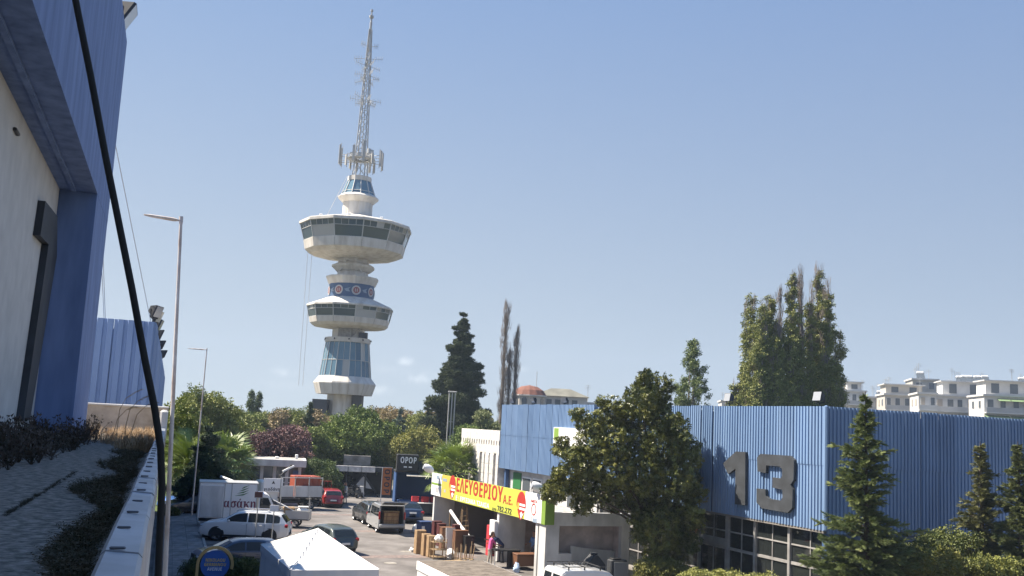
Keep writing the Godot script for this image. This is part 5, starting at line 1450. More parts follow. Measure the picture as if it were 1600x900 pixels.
func crate(called: String, label: String, cat: String, x: float, y: float, w: float, h: float, d: float, m: String, group := "", yaw := YS, k := 0.02) -> Node3D:
	var t := thing(called, label, cat, gp(x, y), yaw, group)
	part(t, "carcass", MB.new().cham(Vector3(0, h / 2, 0), Vector3(w, h, d), k), M[m])
	return t
func stand_goods() -> void:
	var t: Node3D
	var q := [[655, 865, 0.55, 1.3, 0.5, "tallest brown cardboard carton at the end of the carton row"], [664.5, 868, 0.42, 1.18, 0.5, "brown cardboard carton between two others in the carton row"], [672, 870, 0.4, 1.15, 0.5, "brown cardboard carton beside the wooden rack"]]
	for i in 3:
		t = crate("cardboard_box", q[i][5], "box", q[i][0], q[i][1], q[i][2], q[i][3], q[i][4], "cardboard", "cartons in front of the stand")
		part(t, "flap", MB.new().box(Vector3(0, q[i][3] + 0.01, 0.1), Vector3(q[i][2] * 0.98, 0.012, 0.24), Basis(Vector3.RIGHT, 0.05)), M.cardboard)
		part(t, "tape", MB.new().span(Vector3(-0.03, 0.01, q[i][4] / 2 - 0.002), Vector3(0.03, q[i][3], q[i][4] / 2 + 0.004)), M.wood_pale)
	t = thing("wooden_rack", "pale wooden slatted rack with a white sack on top", "rack", gp(684, 873), YS)
	for s in [-1, 1]:
		for z in [-1, 1]: part(t, "post", MB.new().cham(Vector3(s * 0.36, 0.55, z * 0.3), Vector3(0.05, 1.1, 0.05), 0.008), M.wood_pale)
	for y in [0.12, 0.5, 0.9]:
		for k in 4: part(t, "slat", MB.new().cham(Vector3(0, y, -0.3 + k * 0.2), Vector3(0.78, 0.03, 0.12), 0.006), M.wood_pale)
	var g := func(w: float, h: float, d: float, sd: int) -> MB:     # a slumped sack
		var r := RandomNumberGenerator.new(); r.seed = sd
		var rows := []
		for i in 8:
			var f := i / 7.0
			var ring := []
			for j in 14:
				var a := TAU * j / 14
				var s := pow(sin(PI * (0.14 + 0.80 * f)), 0.55) * r.randf_range(0.72, 1.14) * (1.0 - 0.35 * f)
				ring.append(Vector3(cos(a) * w / 2 * s, h * f * r.randf_range(0.82, 1.08), -sin(a) * d / 2 * s))
			rows.append(ring)
		return MB.new().grid(rows, true)
	var sacks := [[gp(684, 873) + Vector3(0, 0.92, 0), 0.75, 0.42, 0.6, "white plastic sack on top of the pale wooden rack", "bag_white"], [gp(649, 832), 0.7, 0.55, 0.5, "white plastic sack beside the dark blue bin", "bag_white"], [gp(644, 862), 0.6, 0.25, 0.4, "flat white sack lying on the road by the cartons", "bag_white"], [gp(704, 871), 0.9, 0.5, 0.6, "greyish sack between the wooden stakes and the rack", "bag_white"], [gp(807, 894), 0.55, 0.5, 0.4, "pale blue plastic bag on the floor of the stand", "bag_blue"], [gp(736, 862), 0.6, 0.8, 0.5, "white sack leaning against the white fin of the stand", "bag_white"]]
	for i in sacks.size():
		var s: Array = sacks[i]
		var o := thing("sack", s[4], "sack", s[0], R(0, 360), "sacks round the stand")
		part(o, "cloth", g.call(s[1], s[2], s[3], i + 5), M[s[5]])
	# dark cabinets
	var cb := [[681, 850, 0.5, 1.35, 0.5, "cabinet", "dark red cabinet in the row beside the white fin wall"], [688, 853, 0.45, 1.3, 0.5, "cabinet", "dark red cabinet in the row beside the white fin wall"], [696, 858, 0.7, 1.25, 0.55, "cabinet_brown", "dark brown cabinet nearest the pale wooden rack"], [711, 858, 0.35, 1.4, 0.5, "cabinet", "narrow red cabinet standing behind the wooden stakes"], [718, 862, 0.8, 1.2, 0.5, "cabinet_brown", "wide dark brown cabinet behind the wooden stakes"], [731, 864, 0.55, 0.95, 0.5, "black", "black stove standing behind the wooden stakes"]]
	for c in cb:
		t = crate("cabinet", c[6], "cabinet", c[0], c[1], c[2], c[3], c[4], c[5], "cabinets in the stand")
		part(t, "door", MB.new().cham(Vector3(0, c[3] * 0.5, c[4] / 2 + 0.008), Vector3(c[2] * 0.88, c[3] * 0.88, 0.025), 0.006), M[c[5]])
		part(t, "handle", MB.new().cham(Vector3(c[2] * 0.32, c[3] * 0.55, c[4] / 2 + 0.035), Vector3(0.02, 0.14, 0.03), 0.006), M.chrome)
		part(t, "top", MB.new().cham(Vector3(0, c[3] + 0.015, 0), Vector3(c[2] + 0.05, 0.03, c[4] + 0.05), 0.008), M[c[5]])
	t = thing("white_panel", "white panel leaning among the dark cabinets", "panel", gp(703, 860), YS + 8)
	part(t, "sheet", MB.new().box(Vector3(0, 0.65, 0), Vector3(0.6, 1.3, 0.04), Basis(Vector3.RIGHT, -0.12)), M.white_plain)
	t = thing("stepladder", "wooden stepladder standing inside the open stand", "ladder", gp(723, 853), YS)
	for s in [-1, 1]:
		for z in [-1, 1]: part(t, "rail", MB.new().tube([Vector3(s * 0.3, 0, z * 0.35), Vector3(s * 0.14, 2.35, z * 0.04)], [0.035], 4), M.wood_pale)
	for i in 7: part(t, "rung", MB.new().cham(Vector3(0, 0.3 + i * 0.3, 0.35 - (0.3 + i * 0.3) * 0.13), Vector3(0.58 - i * 0.045, 0.05, 0.07), 0.01), M.wood_pale)
	t = thing("wrapped_beam", "long white wrapped beam leaning across the dark bay of the stand", "beam", gp(736, 860), 0)
	var e := gp(701, 850) + Vector3(0, 2.0, 0) - t.position
	part(t, "beam", MB.new().tube([Vector3(0, 0.6, 0), Vector3(0, 0.6, 0).lerp(e, 0.5) + Vector3(0, -0.06, 0), e], [0.11, 0.1, 0.11], 7), M.bag_white)
	part(t, "foot_block", MB.new().cham(Vector3(0, 0.27, 0), Vector3(0.3, 0.54, 0.3), 0.03), M.cardboard)
	part(t, "stand_leg", MB.new().tube([Vector3(e.x, 0, e.z), e], [0.04], 5), M.wood)
	rng.seed = 77
	for i in 13:
		var x := lerpf(706, 738, i / 12.0)
		var k := thing("wooden_stake", "pale wooden stake standing upright in the bundle before the cabinets", "stake", gp(x, 875 + R(-2, 2)), R(0, 360), "wooden stakes before the stand")
		var h := R(0.55, 1.0); var ln := R(-0.16, 0.16)
		part(k, "shaft", MB.new().tube([Vector3.ZERO, Vector3(ln * h, h, R(-0.1, 0.1))], [0.028, 0.022], 5), M.wood_pale)
		part(k, "foot", MB.new().cham(Vector3(0, 0.02, 0), Vector3(0.2, 0.04, 0.12), 0.01), M.wood_pale)
	t = thing("plank", "thin wooden boards lying on the road before the rack", "board", gp(697, 878), YS + 10)
	part(t, "board", MB.new().cham(Vector3(0, 0.02, 0), Vector3(1.8, 0.04, 0.4), 0.008), M.wood_pale)
	part(t, "board", MB.new().cham(Vector3(0.2, 0.06, 0.1), Vector3(1.5, 0.035, 0.3), 0.008), M.wood_pale)
	t = thing("switch_cabinet", "white electrical cabinet hung on the middle fin of the stand", "cabinet", S(20.93, -(SB.inverse() * gp(741, 877)).z + 0.3, 1.35), YS)
	part(t, "case", MB.new().cham(Vector3(0, 0.4, 0), Vector3(0.22, 0.85, 0.7), 0.02), M.white_plain)
	part(t, "door", MB.new().cham(Vector3(0.01, 0.4, 0.36), Vector3(0.19, 0.78, 0.02), 0.006), M.white_print)
	# furniture in the lit bay
	t = crate("work_table", "dark table with metal rails in front of the person in pink", "table", 788, 886, 1.5, 0.06, 0.8, "black")
	t.get_child(0).position.y = 0.86
	for s in [-1, 1]:
		for z in [-1, 1]: part(t, "leg", MB.new().tube([Vector3(s * 0.7, 0, z * 0.35), Vector3(s * 0.7, 0.87, z * 0.35)], [0.03], 6), M.galv)
	part(t, "drape", MB.new().cham(Vector3(0.35, 0.45, 0.36), Vector3(0.75, 0.82, 0.05), 0.02), M.black)
	t = crate("display_fireplace", "tan fireplace surround against the back wall of the stand", "fireplace", 803, 872, 1.0, 1.5, 0.5, "wood")
	part(t, "firebox", MB.new().cham(Vector3(-0.05, 0.75, 0.26), Vector3(0.5, 0.5, 0.04), 0.01), M.black)
	part(t, "mantel", MB.new().cham(Vector3(0, 1.54, 0.02), Vector3(1.2, 0.1, 0.6), 0.03), M.cabinet_brown)
	t = crate("desk", "brown wooden desk at the right end of the stand", "desk", 823, 889, 1.5, 0.07, 0.8, "cabinet_brown")
	t.get_child(0).position.y = 0.74
	for s in [-1, 1]: part(t, "side_panel", MB.new().cham(Vector3(s * 0.7, 0.37, 0), Vector3(0.06, 0.74, 0.74), 0.01), M.cabinet_brown)
	part(t, "front_panel", MB.new().cham(Vector3(0, 0.45, 0.3), Vector3(1.36, 0.55, 0.04), 0.01), M.cabinet_brown)
	t = crate("cabinet", "bright red cabinet against the inner partition of the stand", "cabinet", 767, 868, 0.5, 1.7, 0.5, "red_cloth", "cabinets in the stand")
	part(t, "door", MB.new().cham(Vector3(0, 0.85, 0.26), Vector3(0.42, 1.5, 0.025), 0.006), M.cabinet)
	# stoves before the curved counter
	t = thing("garden_stove", "dark grey stove with a pitched hood before the curved counter", "stove", gp(926, 915), YS)
	part(t, "hood", MB.new().prism(PackedVector2Array([Vector2(-0.5, 0), Vector2(0.5, 0), Vector2(0.5, 1.0), Vector2(0.08, 1.45), Vector2(-0.08, 1.45), Vector2(-0.5, 1.0)]), -0.3, 0.3), M.digit)
	part(t, "flue_cap", MB.new().cham(Vector3(0, 1.5, 0), Vector3(0.3, 0.08, 0.3), 0.02), M.digit)
	t = thing("stove_insert", "grey steel stove insert with rounded black top before the curved counter", "stove", gp(963, 915), YS)
	part(t, "case", MB.new().cham(Vector3(0, 0.62, 0), Vector3(0.9, 1.24, 0.5), 0.05), M.digit)
	part(t, "front", MB.new().cham(Vector3(0.06, 0.6, 0.26), Vector3(0.72, 1.1, 0.04), 0.01), M.galv)
	part(t, "top_rim", MB.new().cham(Vector3(-0.1, 1.27, 0), Vector3(0.5, 0.08, 0.4), 0.03), M.black)

func low_booth() -> void:
	var t := thing("low_booth", "low white booth with a flat brown roof beside the white tent", "booth", S(11.0, 34.75), YS)
	part(t, "wall", MB.new().span(Vector3(0.03, -0.02, 0.03), Vector3(2.5, 2.38, 5.0)), M.white_paint)
	part(t, "fascia", MB.new().span(Vector3(0, 2.2, 0), Vector3(2.53, 2.49, 5.03)), M.white_plain)
	part(t, "roof", MB.new().span(Vector3(0.05, 2.4, 0.05), Vector3(2.48, 2.505, 4.98)), M.roof_felt)
	part(t, "door", MB.new().span(Vector3(-0.0, 0.05, 3.0), Vector3(0.03, 2.05, 3.9)), M.roof_grey)

func tent() -> void:
	var t := thing("marquee_tent", "white pointed canvas marquee beside the parked cars", "tent", S(6.55, 34.6), YS)
	var W := 3.05; var D := 6.7; var h := 2.22; var top := 3.22
	var g := []
	var n := 18
	for i in n + 1:
		var row := []
		for j in n + 1:
			var u := i / float(n); var w := j / float(n)
			var m := maxf(absf(u - 0.5), absf(w - 0.5)) * 2.0
			var y := h + (top - h) * pow(1.0 - m, 1.06)
			var diag := absf(absf(u - 0.5) - absf(w - 0.5))
			y -= 0.07 * sin(PI * m) * minf(diag * 4.0, 1.0) - 0.012 * sin(u * 37.0) * sin(w * 29.0)
			row.append(Vector3(u * W, y, -w * D))
		g.append(row)
	for r in g: r.reverse()
	part(t, "roof", MB.new().grid(g), M.tent)
	for q in [[0.0, 0.0], [1.0, 0.0], [1.0, 1.0], [0.0, 1.0]]:
		var pts := []
		for i in 10:
			var k := i / 9.0
			pts.append(Vector3(lerpf(q[0], 0.5, k) * W, h + (top - h) * pow(k, 1.06) + 0.012, -lerpf(q[1], 0.5, k) * D))
		part(t, "hip_seam", MB.new().tube(pts, [0.02], 6), M.white_plain)
	var v := MB.new()
	for e in [[Vector3(0, 0, 0), Vector3(W, 0, 0)], [Vector3(W, 0, 0), Vector3(W, 0, -D)], [Vector3(W, 0, -D), Vector3(0, 0, -D)], [Vector3(0, 0, -D), Vector3(0, 0, 0)]]:
		for k in 12:
			var a: Vector3 = e[0].lerp(e[1], k / 12.0); var b: Vector3 = e[0].lerp(e[1], (k + 1) / 12.0)
			var nn: Vector3 = (e[1] - e[0]).normalized().cross(Vector3.UP) * -1.0
			var s0 := nn * 0.02 * sin(k * 2.0); var s1 := nn * 0.02 * sin((k + 1) * 2.0)
			v.quad(a + Vector3(0, h - 0.28, 0) + s0, b + Vector3(0, h - 0.28, 0) + s1, b + Vector3(0, h, 0), a + Vector3(0, h, 0))
	part(t, "valance", v, M.tent)
	for q in [[0.06, -0.06], [W - 0.06, -0.06], [W - 0.06, -D + 0.06], [0.06, -D + 0.06]]:
		part(t, "pole", MB.new().tube([Vector3(q[0], -0.02, q[1]), Vector3(q[0], h - 0.05, q[1])], [0.035], 8), M.mast)
	var sw := MB.new()
	var rows := []
	for i in 25:
		var f := i / 24.0
		rows.append([Vector3(0.03 + 0.035 * sin(f * 40.0), 0.02, -D * f), Vector3(0.03 + 0.02 * sin(f * 40.0 + 1.0), 1.1, -D * f), Vector3(0.03, h - 0.05, -D * f)])
	sw.grid(rows)
	part(t, "side_wall", sw, M.tent)

func small_things() -> void:
	var t: Node3D
	# round avenue sign with ochre arch
	var c := at(336, 882, 40.3)
	t = thing("avenue_sign", "round blue avenue sign with gold lettering under an ochre arch", "sign", foot(c), YS - 6)
	var disc := PackedVector2Array()
	for i in 32: disc.append(Vector2(cos(TAU * i / 32), sin(TAU * i / 32)) * 0.55)
	part(t, "disc", MB.new().prism(disc, -0.03, 0.03, Transform3D(Basis(), Vector3(0, c.y, 0))), M.lamp_blue)
	var arch := MB.new()
	for i in 24:
		var a0 := lerpf(-0.25, PI, i / 24.0); var a1 := lerpf(-0.25, PI, (i + 1) / 24.0)
		arch.prism(PackedVector2Array([Vector2(cos(a0), sin(a0)) * 0.60, Vector2(cos(a1), sin(a1)) * 0.60, Vector2(cos(a1), sin(a1)) * 0.71, Vector2(cos(a0), sin(a0)) * 0.71]), -0.07, 0.07, Transform3D(Basis(), Vector3(0, c.y, 0)))
	arch.span(Vector3(-0.71, 0, -0.07), Vector3(-0.60, c.y, 0.07))
	part(t, "arch", arch, M.ochre)
	part(t, "foot", MB.new().span(Vector3(-0.05, 0, -0.025), Vector3(0.05, c.y - 0.5, 0.025)), M.dark_metal)
	var k := 0
	for s in ["NIKOLAOU", "GERMANOU", "AVENUE"]:
		text(t, s, 0.125, M.yellow_text if k < 2 else M.white_print, Vector3(0, c.y + 0.17 - k * 0.17, 0.036), 0, 0.85)
		k += 1
	# signs on thin posts by the white car
	for q in [[398, 848, 768, 777, "cabinet", "small maroon sign on a thin post behind the white car", 0.45], [424, 850, 789, 798, "white_print", "small white sign board on a thin post before the white car", 0.5]]:
		var p := gp(q[0], q[1])
		t = thing("post_sign", q[5], "sign", foot(p), YS - 8)
		var d := -p.z
		var y0 := at(q[0], q[3], d).y; var y1 := at(q[0], q[2], d).y
		part(t, "post", MB.new().tube([Vector3.ZERO, Vector3(0, y1, 0)], [0.035], 7), M.galv)
		part(t, "board", MB.new().cham(Vector3(0, (y0 + y1) / 2, 0.05), Vector3(q[6], y1 - y0, 0.03), 0.008), M[q[4]])
		part(t, "board_frame", MB.new().cham(Vector3(0, y0 - 0.02, 0.05), Vector3(q[6] + 0.03, 0.03, 0.045), 0.008), M.galv)
	# open trailer with boxes
	var a := gp(434, 824); var b := gp(482, 826)
	var yw := yaw_of(a, b)
	t = thing("trailer", "grey open trailer loaded with cartons and white sacks", "trailer", foot((a + b) / 2), yw)
	part(t, "floor", MB.new().cham(Vector3(0, 0.55, -0.6), Vector3(2.0, 0.08, 1.3), 0.01), M.dark_metal)
	for z in [0.02, -1.22]: part(t, "side_board", MB.new().cham(Vector3(0, 0.85, z), Vector3(2.0, 0.55, 0.05), 0.01), M.galv)
	for x in [-0.98, 0.98]: part(t, "end_board", MB.new().cham(Vector3(x, 0.85, -0.6), Vector3(0.05, 0.55, 1.18), 0.01), M.galv)
	for x in [-0.95, 0.95]: part(t, "stake", MB.new().tube([Vector3(x, 0.5, 0.06), Vector3(x, 2.1, 0.06)], [0.03], 6), M.galv)
	var wm := wheel_meshes(0.3)
	for z in [0.1, -1.3]:
		var w := part(t, "wheel", wm[0], M.rubber, Vector3(0.1, 0.3, z)); part(w, "rim", wm[1], M.rim)
	part(t, "drawbar", MB.new().tube([Vector3(-1.0, 0.5, -0.6), Vector3(-2.0, 0.45, -0.6), Vector3(-2.0, 0.02, -0.6)], [0.04], 6), M.galv)
	var bs := Basis(Vector3.UP, deg_to_rad(yw))
	for q in [[-0.4, -0.3, "brown carton riding on the grey trailer", "cardboard", 0.7, 0.75], [0.5, -0.6, "white sack slumped on the grey trailer", "bag_white", 0.75, 0.75]]:
		var o := thing("cardboard_box" if q[3] == "cardboard" else "sack", q[2], "box" if q[3] == "cardboard" else "sack", t.position + bs * Vector3(q[0], 0.59, q[1]), yw + 12)
		part(o, "side", MB.new().cham(Vector3(0, q[4] / 2, 0), Vector3(q[5], q[4], 0.6), 0.03 if q[3] == "cardboard" else 0.18), M[q[3]])
		part(o, "top", MB.new().cham(Vector3(0, q[4] + 0.01, 0), Vector3(q[5] * 0.9, 0.05, 0.5), 0.02), M[q[3]])
	t = thing("plank", "long pale plank resting over the grey trailer", "board", bs * Vector3(-0.6, 1.14, -0.1) + foot((a + b) / 2), yw)
	part(t, "board", MB.new().box(Vector3(0, 0.22, 0), Vector3(1.9, 0.05, 0.25), Basis(Vector3.BACK, -0.42)), M.white_paint)
	# grey tube over the truck roof
	t = thing("roof_pipe", "long grey pipe lying on the box truck roof", "pipe", Vector3.ZERO)
	part(t, "pipe", MB.new().tube([at(345, 745, 69.2), at(384, 760, 68.2)], [0.11], 8), M.galv)
	# bins
	t = thing("wheeled_bin", "dark blue wheeled bin beside the cartons", "bin", gp(662, 838), YS + 6)
	part(t, "tub", MB.new().cham(Vector3(0, 0.47, 0), Vector3(0.85, 0.86, 0.6), 0.05), M.blue_plastic)
	part(t, "lid", MB.new().cham(Vector3(0, 0.94, 0), Vector3(0.92, 0.07, 0.68), 0.03), M.blue_plastic)
	part(t, "sticker", MB.new().cham(Vector3(-0.2, 0.5, 0.302), Vector3(0.2, 0.35, 0.008), 0.003), M.white_print)
	for s in [-1, 1]: part(t, "wheel", MB.new().tube([Vector3(s * 0.32, 0.07, -0.28), Vector3(s * 0.38, 0.07, -0.28)], [0.07], 10), M.rubber)
	t = thing("wheeled_bin", "green wheeled bin before the blue kiosk wall", "bin", gp(625, 785), YS)
	part(t, "tub", MB.new().cham(Vector3(0, 0.55, 0), Vector3(0.9, 1.0, 0.7), 0.05), M.green_plastic)
	part(t, "lid", MB.new().cham(Vector3(0, 1.08, 0), Vector3(0.96, 0.08, 0.76), 0.03), M.green_plastic)
	# stall between kiosk and stand
	t = thing("market_stall", "market table with white top and red crates under an awning edge", "stall", gp(664, 806), YS)
	part(t, "table_top", MB.new().cham(Vector3(0, 1.0, -0.3), Vector3(2.2, 0.06, 1.4), 0.02), M.white_plain)
	for s in [-1, 1]:
		for z in [-0.9, 0.3]: part(t, "leg", MB.new().tube([Vector3(s * 1.0, 0, z), Vector3(s * 1.0, 1.0, z)], [0.03], 6), M.galv)
	part(t, "skirt", MB.new().cham(Vector3(0, 0.6, 0.38), Vector3(2.1, 0.7, 0.03), 0.01), M.digit)
	for x in [-0.8, 0.0, 0.75]:
		var o := thing("red_crate", "red plastic crate on the white market table", "crate", gp(664, 806) + SB * Vector3(x, 1.031, -0.3), YS + x * 9, "red crates on the market table")
		part(o, "base", MB.new().span(Vector3(-0.28, 0, -0.2), Vector3(0.28, 0.03, 0.2)), M.red_cloth)
		for z in [-0.19, 0.19]: part(o, "side", MB.new().cham(Vector3(0, 0.24, z), Vector3(0.56, 0.42, 0.02), 0.005), M.red_cloth)
		for z in [-0.27, 0.27]: part(o, "end", MB.new().cham(Vector3(z, 0.24, 0), Vector3(0.02, 0.42, 0.36), 0.005), M.red_cloth)
	t = thing("clothes_rail", "rail hung with grey green and dark red garments by the market table", "clothes rail", gp(637, 797), YS)
	for s in [-1, 1]: part(t, "upright", MB.new().tube([Vector3(s * 0.75, 0, 0), Vector3(s * 0.75, 1.7, 0)], [0.025], 6), M.galv)
	part(t, "bar", MB.new().tube([Vector3(-0.75, 1.68, 0), Vector3(0.75, 1.68, 0)], [0.02], 6), M.galv)
	for i in 9: part(t, "garment", MB.new().box(Vector3(-0.64 + i * 0.16, 1.1, 0), Vector3(0.1, R(0.85, 1.15), 0.5), Basis(Vector3.UP, R(-0.3, 0.3))), M[["flat_grey", "pale_print", "awning_green", "cabinet", "red_cloth", "digit"][i * 5 % 6]])
	# scooters
	var sc := [[551, 776, 40.0, "dark scooter parked beside the person in the pale shirt"], [562, 778, 75.0, "dark scooter with a white front shield before the pavilion"], [541, 774, 20.0, "dark scooter half hidden behind the red car"], [621, 800, 60.0, "small scooter with a white fairing beside the clothes rail"]]
	for i in 4:
		t = thing("scooter", sc[i][3], "scooter", gp(sc[i][0], sc[i][1]), sc[i][2], "scooters on the avenue")
		for x in [-0.6, 0.62]:
			var w := part(t, "wheel", wheel_meshes(0.27)[0], M.rubber, Vector3(x, 0.27, 0)); part(w, "rim", wheel_meshes(0.27)[1], M.rim)
		part(t, "body", MB.new().prism(PackedVector2Array([Vector2(-0.8, 0.45), Vector2(-0.35, 0.32), Vector2(0.2, 0.3), Vector2(0.25, 0.4), Vector2(-0.1, 0.45), Vector2(-0.1, 0.72), Vector2(-0.75, 0.78)]), -0.16, 0.16), M.paint_dark)
		part(t, "seat", MB.new().cham(Vector3(-0.4, 0.82, 0), Vector3(0.75, 0.12, 0.28), 0.05), M.black)
		part(t, "front_shield", MB.new().box(Vector3(0.42, 0.7, 0), Vector3(0.06, 0.75, 0.36), Basis(Vector3.BACK, 0.3)), M.white_plain if i % 2 else M.paint_dark)
		part(t, "fork", MB.new().tube([Vector3(0.62, 0.27, 0), Vector3(0.35, 1.05, 0)], [0.03], 6), M.dark_metal)
		part(t, "handlebar", MB.new().tube([Vector3(0.33, 1.05, -0.32), Vector3(0.36, 1.08, 0), Vector3(0.33, 1.05, 0.32)], [0.02], 6), M.black)
		part(t, "headlight", MB.new().cham(Vector3(0.44, 1.0, 0), Vector3(0.12, 0.14, 0.18), 0.04), M.head_lamp)
		part(t, "stand", MB.new().tube([Vector3(-0.1, 0.35, 0.1), Vector3(-0.15, 0.0, 0.2)], [0.015], 5), M.dark_metal)
	# red rack
	t = thing("red_rack", "tall red steel rack standing beside the red car", "rack", gp(506, 788), YS)
	for s in [-1, 1]:
		for z in [-1, 1]: part(t, "upright", MB.new().cham(Vector3(s * 0.45, 1.0, z * 0.3), Vector3(0.07, 2.0, 0.07), 0.01), M.red_container)
	for y in [0.4, 0.9, 1.4, 1.95]: part(t, "shelf", MB.new().cham(Vector3(0, y, 0), Vector3(0.98, 0.06, 0.66), 0.01), M.red_container)
	for x in [-0.15, 0.15]: part(t, "bar", MB.new().cham(Vector3(x, 1.0, 0.31), Vector3(0.04, 1.9, 0.04), 0.008), M.red_container)
	# tall mast of three tubes
	var p := at(707, 613, 110)
	t = thing("lighting_mast", "pale mast of three slim tubes with a flat head before the dark conifer", "mast", foot(p))
	for s in [-1, 0, 1]: part(t, "tube", MB.new().tube([Vector3(s * 0.32, -0.02, 0), Vector3(s * 0.32, p.y, 0)], [0.07], 7), M.mast)
	part(t, "head", MB.new().cham(Vector3(0, p.y + 0.05, 0), Vector3(0.95, 0.16, 0.3), 0.04), M.mast)
	for y in [2.5, 5.0, 7.5]: part(t, "tie", MB.new().cham(Vector3(0, y, 0), Vector3(0.7, 0.06, 0.06), 0.01), M.mast)

func booth_and_pavilions() -> void:
	var l := at(384, 722, 84); var r := at(476, 724, 84)
	var t := thing("gate_booth", "white flat-roofed booth with dark windows behind the box truck", "booth", foot((l + r) / 2), YS - 10)
	var w := (r - l).length(); var h := (l.y + r.y) / 2
	part(t, "roof", MB.new().cham(Vector3(0, h, -2.0), Vector3(w + 0.2, 0.6, 4.6), 0.04), M.white_paint)
	part(t, "roof_deck", MB.new().span(Vector3(-w / 2 + 0.2, h + 0.25, -4.0), Vector3(w / 2 - 0.2, h + 0.303, 0.0)), M.roof_grey)
	part(t, "roof_vent", MB.new().cham(Vector3(w * 0.35, h + 0.5, -1.4), Vector3(0.25, 0.4, 0.25), 0.04), M.white_plain)
	part(t, "roof_vent", MB.new().cham(Vector3(0.1, h + 0.38, -1.4), Vector3(0.35, 0.16, 0.35), 0.05), M.white_plain)
	part(t, "back_wall", MB.new().span(Vector3(-w / 2 + 0.3, -0.02, -3.6), Vector3(w / 2 - 0.3, h - 0.303, -3.4)), M.shop_interior)
	part(t, "side_wall", MB.new().span(Vector3(w / 2 - 0.45, -0.02, -3.4), Vector3(w / 2 - 0.3, h - 0.303, -0.25)), M.white_paint)
	part(t, "dado", MB.new().span(Vector3(-w / 2 + 0.3, -0.02, -0.5), Vector3(w / 2 - 0.3, 0.9, -0.3)), M.white_paint)
	for i in 5:
		var x := lerpf(-w / 2 + 0.4, w / 2 - 0.4, i / 4.0)
		part(t, "pier", MB.new().span(Vector3(x - 0.13, 0.9, -0.52), Vector3(x + 0.13, h - 0.303, -0.26)), M.white_paint)
		if i < 4:
			var x2 := lerpf(-w / 2 + 0.4, w / 2 - 0.4, (i + 1) / 4.0)
			var fr := part(t, "window_frame", MB.new().span(Vector3(x + 0.13, 1.75, -0.42), Vector3(x2 - 0.13, 1.82, -0.34)), M.white_plain)
			part(fr, "pane", MB.new().span(Vector3(x + 0.14, 0.92, -0.40), Vector3(x2 - 0.14, h - 0.31, -0.385)), M.flat_pane)
	part(t, "corner_panel", MB.new().span(Vector3(w / 2 - 0.95, 1.9, -0.25), Vector3(w / 2 - 0.5, 2.8, -0.22)), M.tower_blue)
	# cafe pavilion
	var c := at(562, 733, 97)
	t = thing("cafe_pavilion", "dark open pavilion with a beige fascia and white triangular sail", "pavilion", foot(c), YS - 14)
	for i in 3: part(t, "fascia_panel", MB.new().cham(Vector3(-1.75 + i * 1.3, c.y, 0), Vector3(1.25, 0.55, 0.12), 0.02), M.stone_white)
	part(t, "roof", MB.new().span(Vector3(-2.5, c.y - 0.2, -4), Vector3(3.2, c.y + 0.2, -0.07)), M.digit)
	part(t, "back_wall", MB.new().span(Vector3(-2.5, -0.02, -4.2), Vector3(3.2, c.y - 0.2, -4.0)), M.black)
	for x in [-2.4, -1.2, 0.6, 3.1]: part(t, "post", MB.new().cham(Vector3(x, c.y / 2 - 0.14, -0.15), Vector3(0.16, c.y - 0.28, 0.16), 0.02), M.black)
	for s in [-1, 1]: part(t, "brace", MB.new().tube([Vector3(0.4 + s * 1.5, 0.05, 0.1), Vector3(0.4, 2.1, 0.1)], [0.09], 5), M.black)
	part(t, "sail", MB.new().prism(PackedVector2Array([Vector2(-0.6, 0.9), Vector2(1.4, 0.7), Vector2(0.45, 1.9)]), -0.02, 0.02, Transform3D(Basis(), Vector3(0, 0, -0.6))), M.tent)
	part(t, "upper_room", MB.new().span(Vector3(-1.6, c.y + 0.2, -3.5), Vector3(1.0, c.y + 1.2, -1.5)), M.raw_concrete)
	# hedge of parasols: black kiosk with sign
	c = at(650, 735, 82)
	t = thing("black_kiosk", "black kiosk with white lettering on its sign box and blue back wall", "kiosk", foot(c), YS - 12)
	part(t, "sign_box", MB.new().cham(Vector3(-0.75, c.y + 0.6, 0.1), Vector3(1.75, 1.3, 0.9), 0.03), M.black_sign)
	text(t, "ΟΡΟΡ", 0.5, M.white_print, Vector3(-0.7, c.y + 0.8, 0.56), 0, 0.72)
	for x in [-1.05, -0.65]: part(t, "printed_mark", MB.new().span(Vector3(x, c.y + 0.22, 0.551), Vector3(x + 0.26, c.y + 0.31, 0.557)), M.white_print)
	part(t, "hood", MB.new().box(Vector3(0.95, c.y + 0.15, 0.1), Vector3(1.6, 0.95, 0.8), Basis(Vector3.RIGHT, -0.35)), M.black_sign)
	part(t, "awning", MB.new().box(Vector3(0.5, c.y - 0.35, 0.7), Vector3(2.6, 0.05, 1.2), Basis(Vector3.RIGHT, 0.12)), M.roof_grey)
	part(t, "roof", MB.new().span(Vector3(-1.65, c.y - 0.18, -2.5), Vector3(1.7, c.y - 0.06, 0.3)), M.black_sign)
	part(t, "back_wall", MB.new().span(Vector3(-1.6, -0.02, -2.5), Vector3(1.6, c.y - 0.18, -2.35)), M.deep_blue)
	part(t, "side_wall", MB.new().span(Vector3(-1.6, -0.02, -2.35), Vector3(-1.5, c.y - 0.18, 0.2)), M.deep_blue)
	part(t, "counter", MB.new().cham(Vector3(0.1, 0.55, 0.1), Vector3(3.0, 1.1, 0.5), 0.03), M.deep_blue)
	part(t, "post", MB.new().cham(Vector3(1.62, c.y / 2 - 0.1, 0.25), Vector3(0.12, c.y - 0.2, 0.12), 0.02), M.white_plain)
	# tall orange flag
	c = at(606, 732, 84)
	t = thing("banner_flag", "tall orange vertical banner with dark round letters", "banner", foot(c), YS - 14)
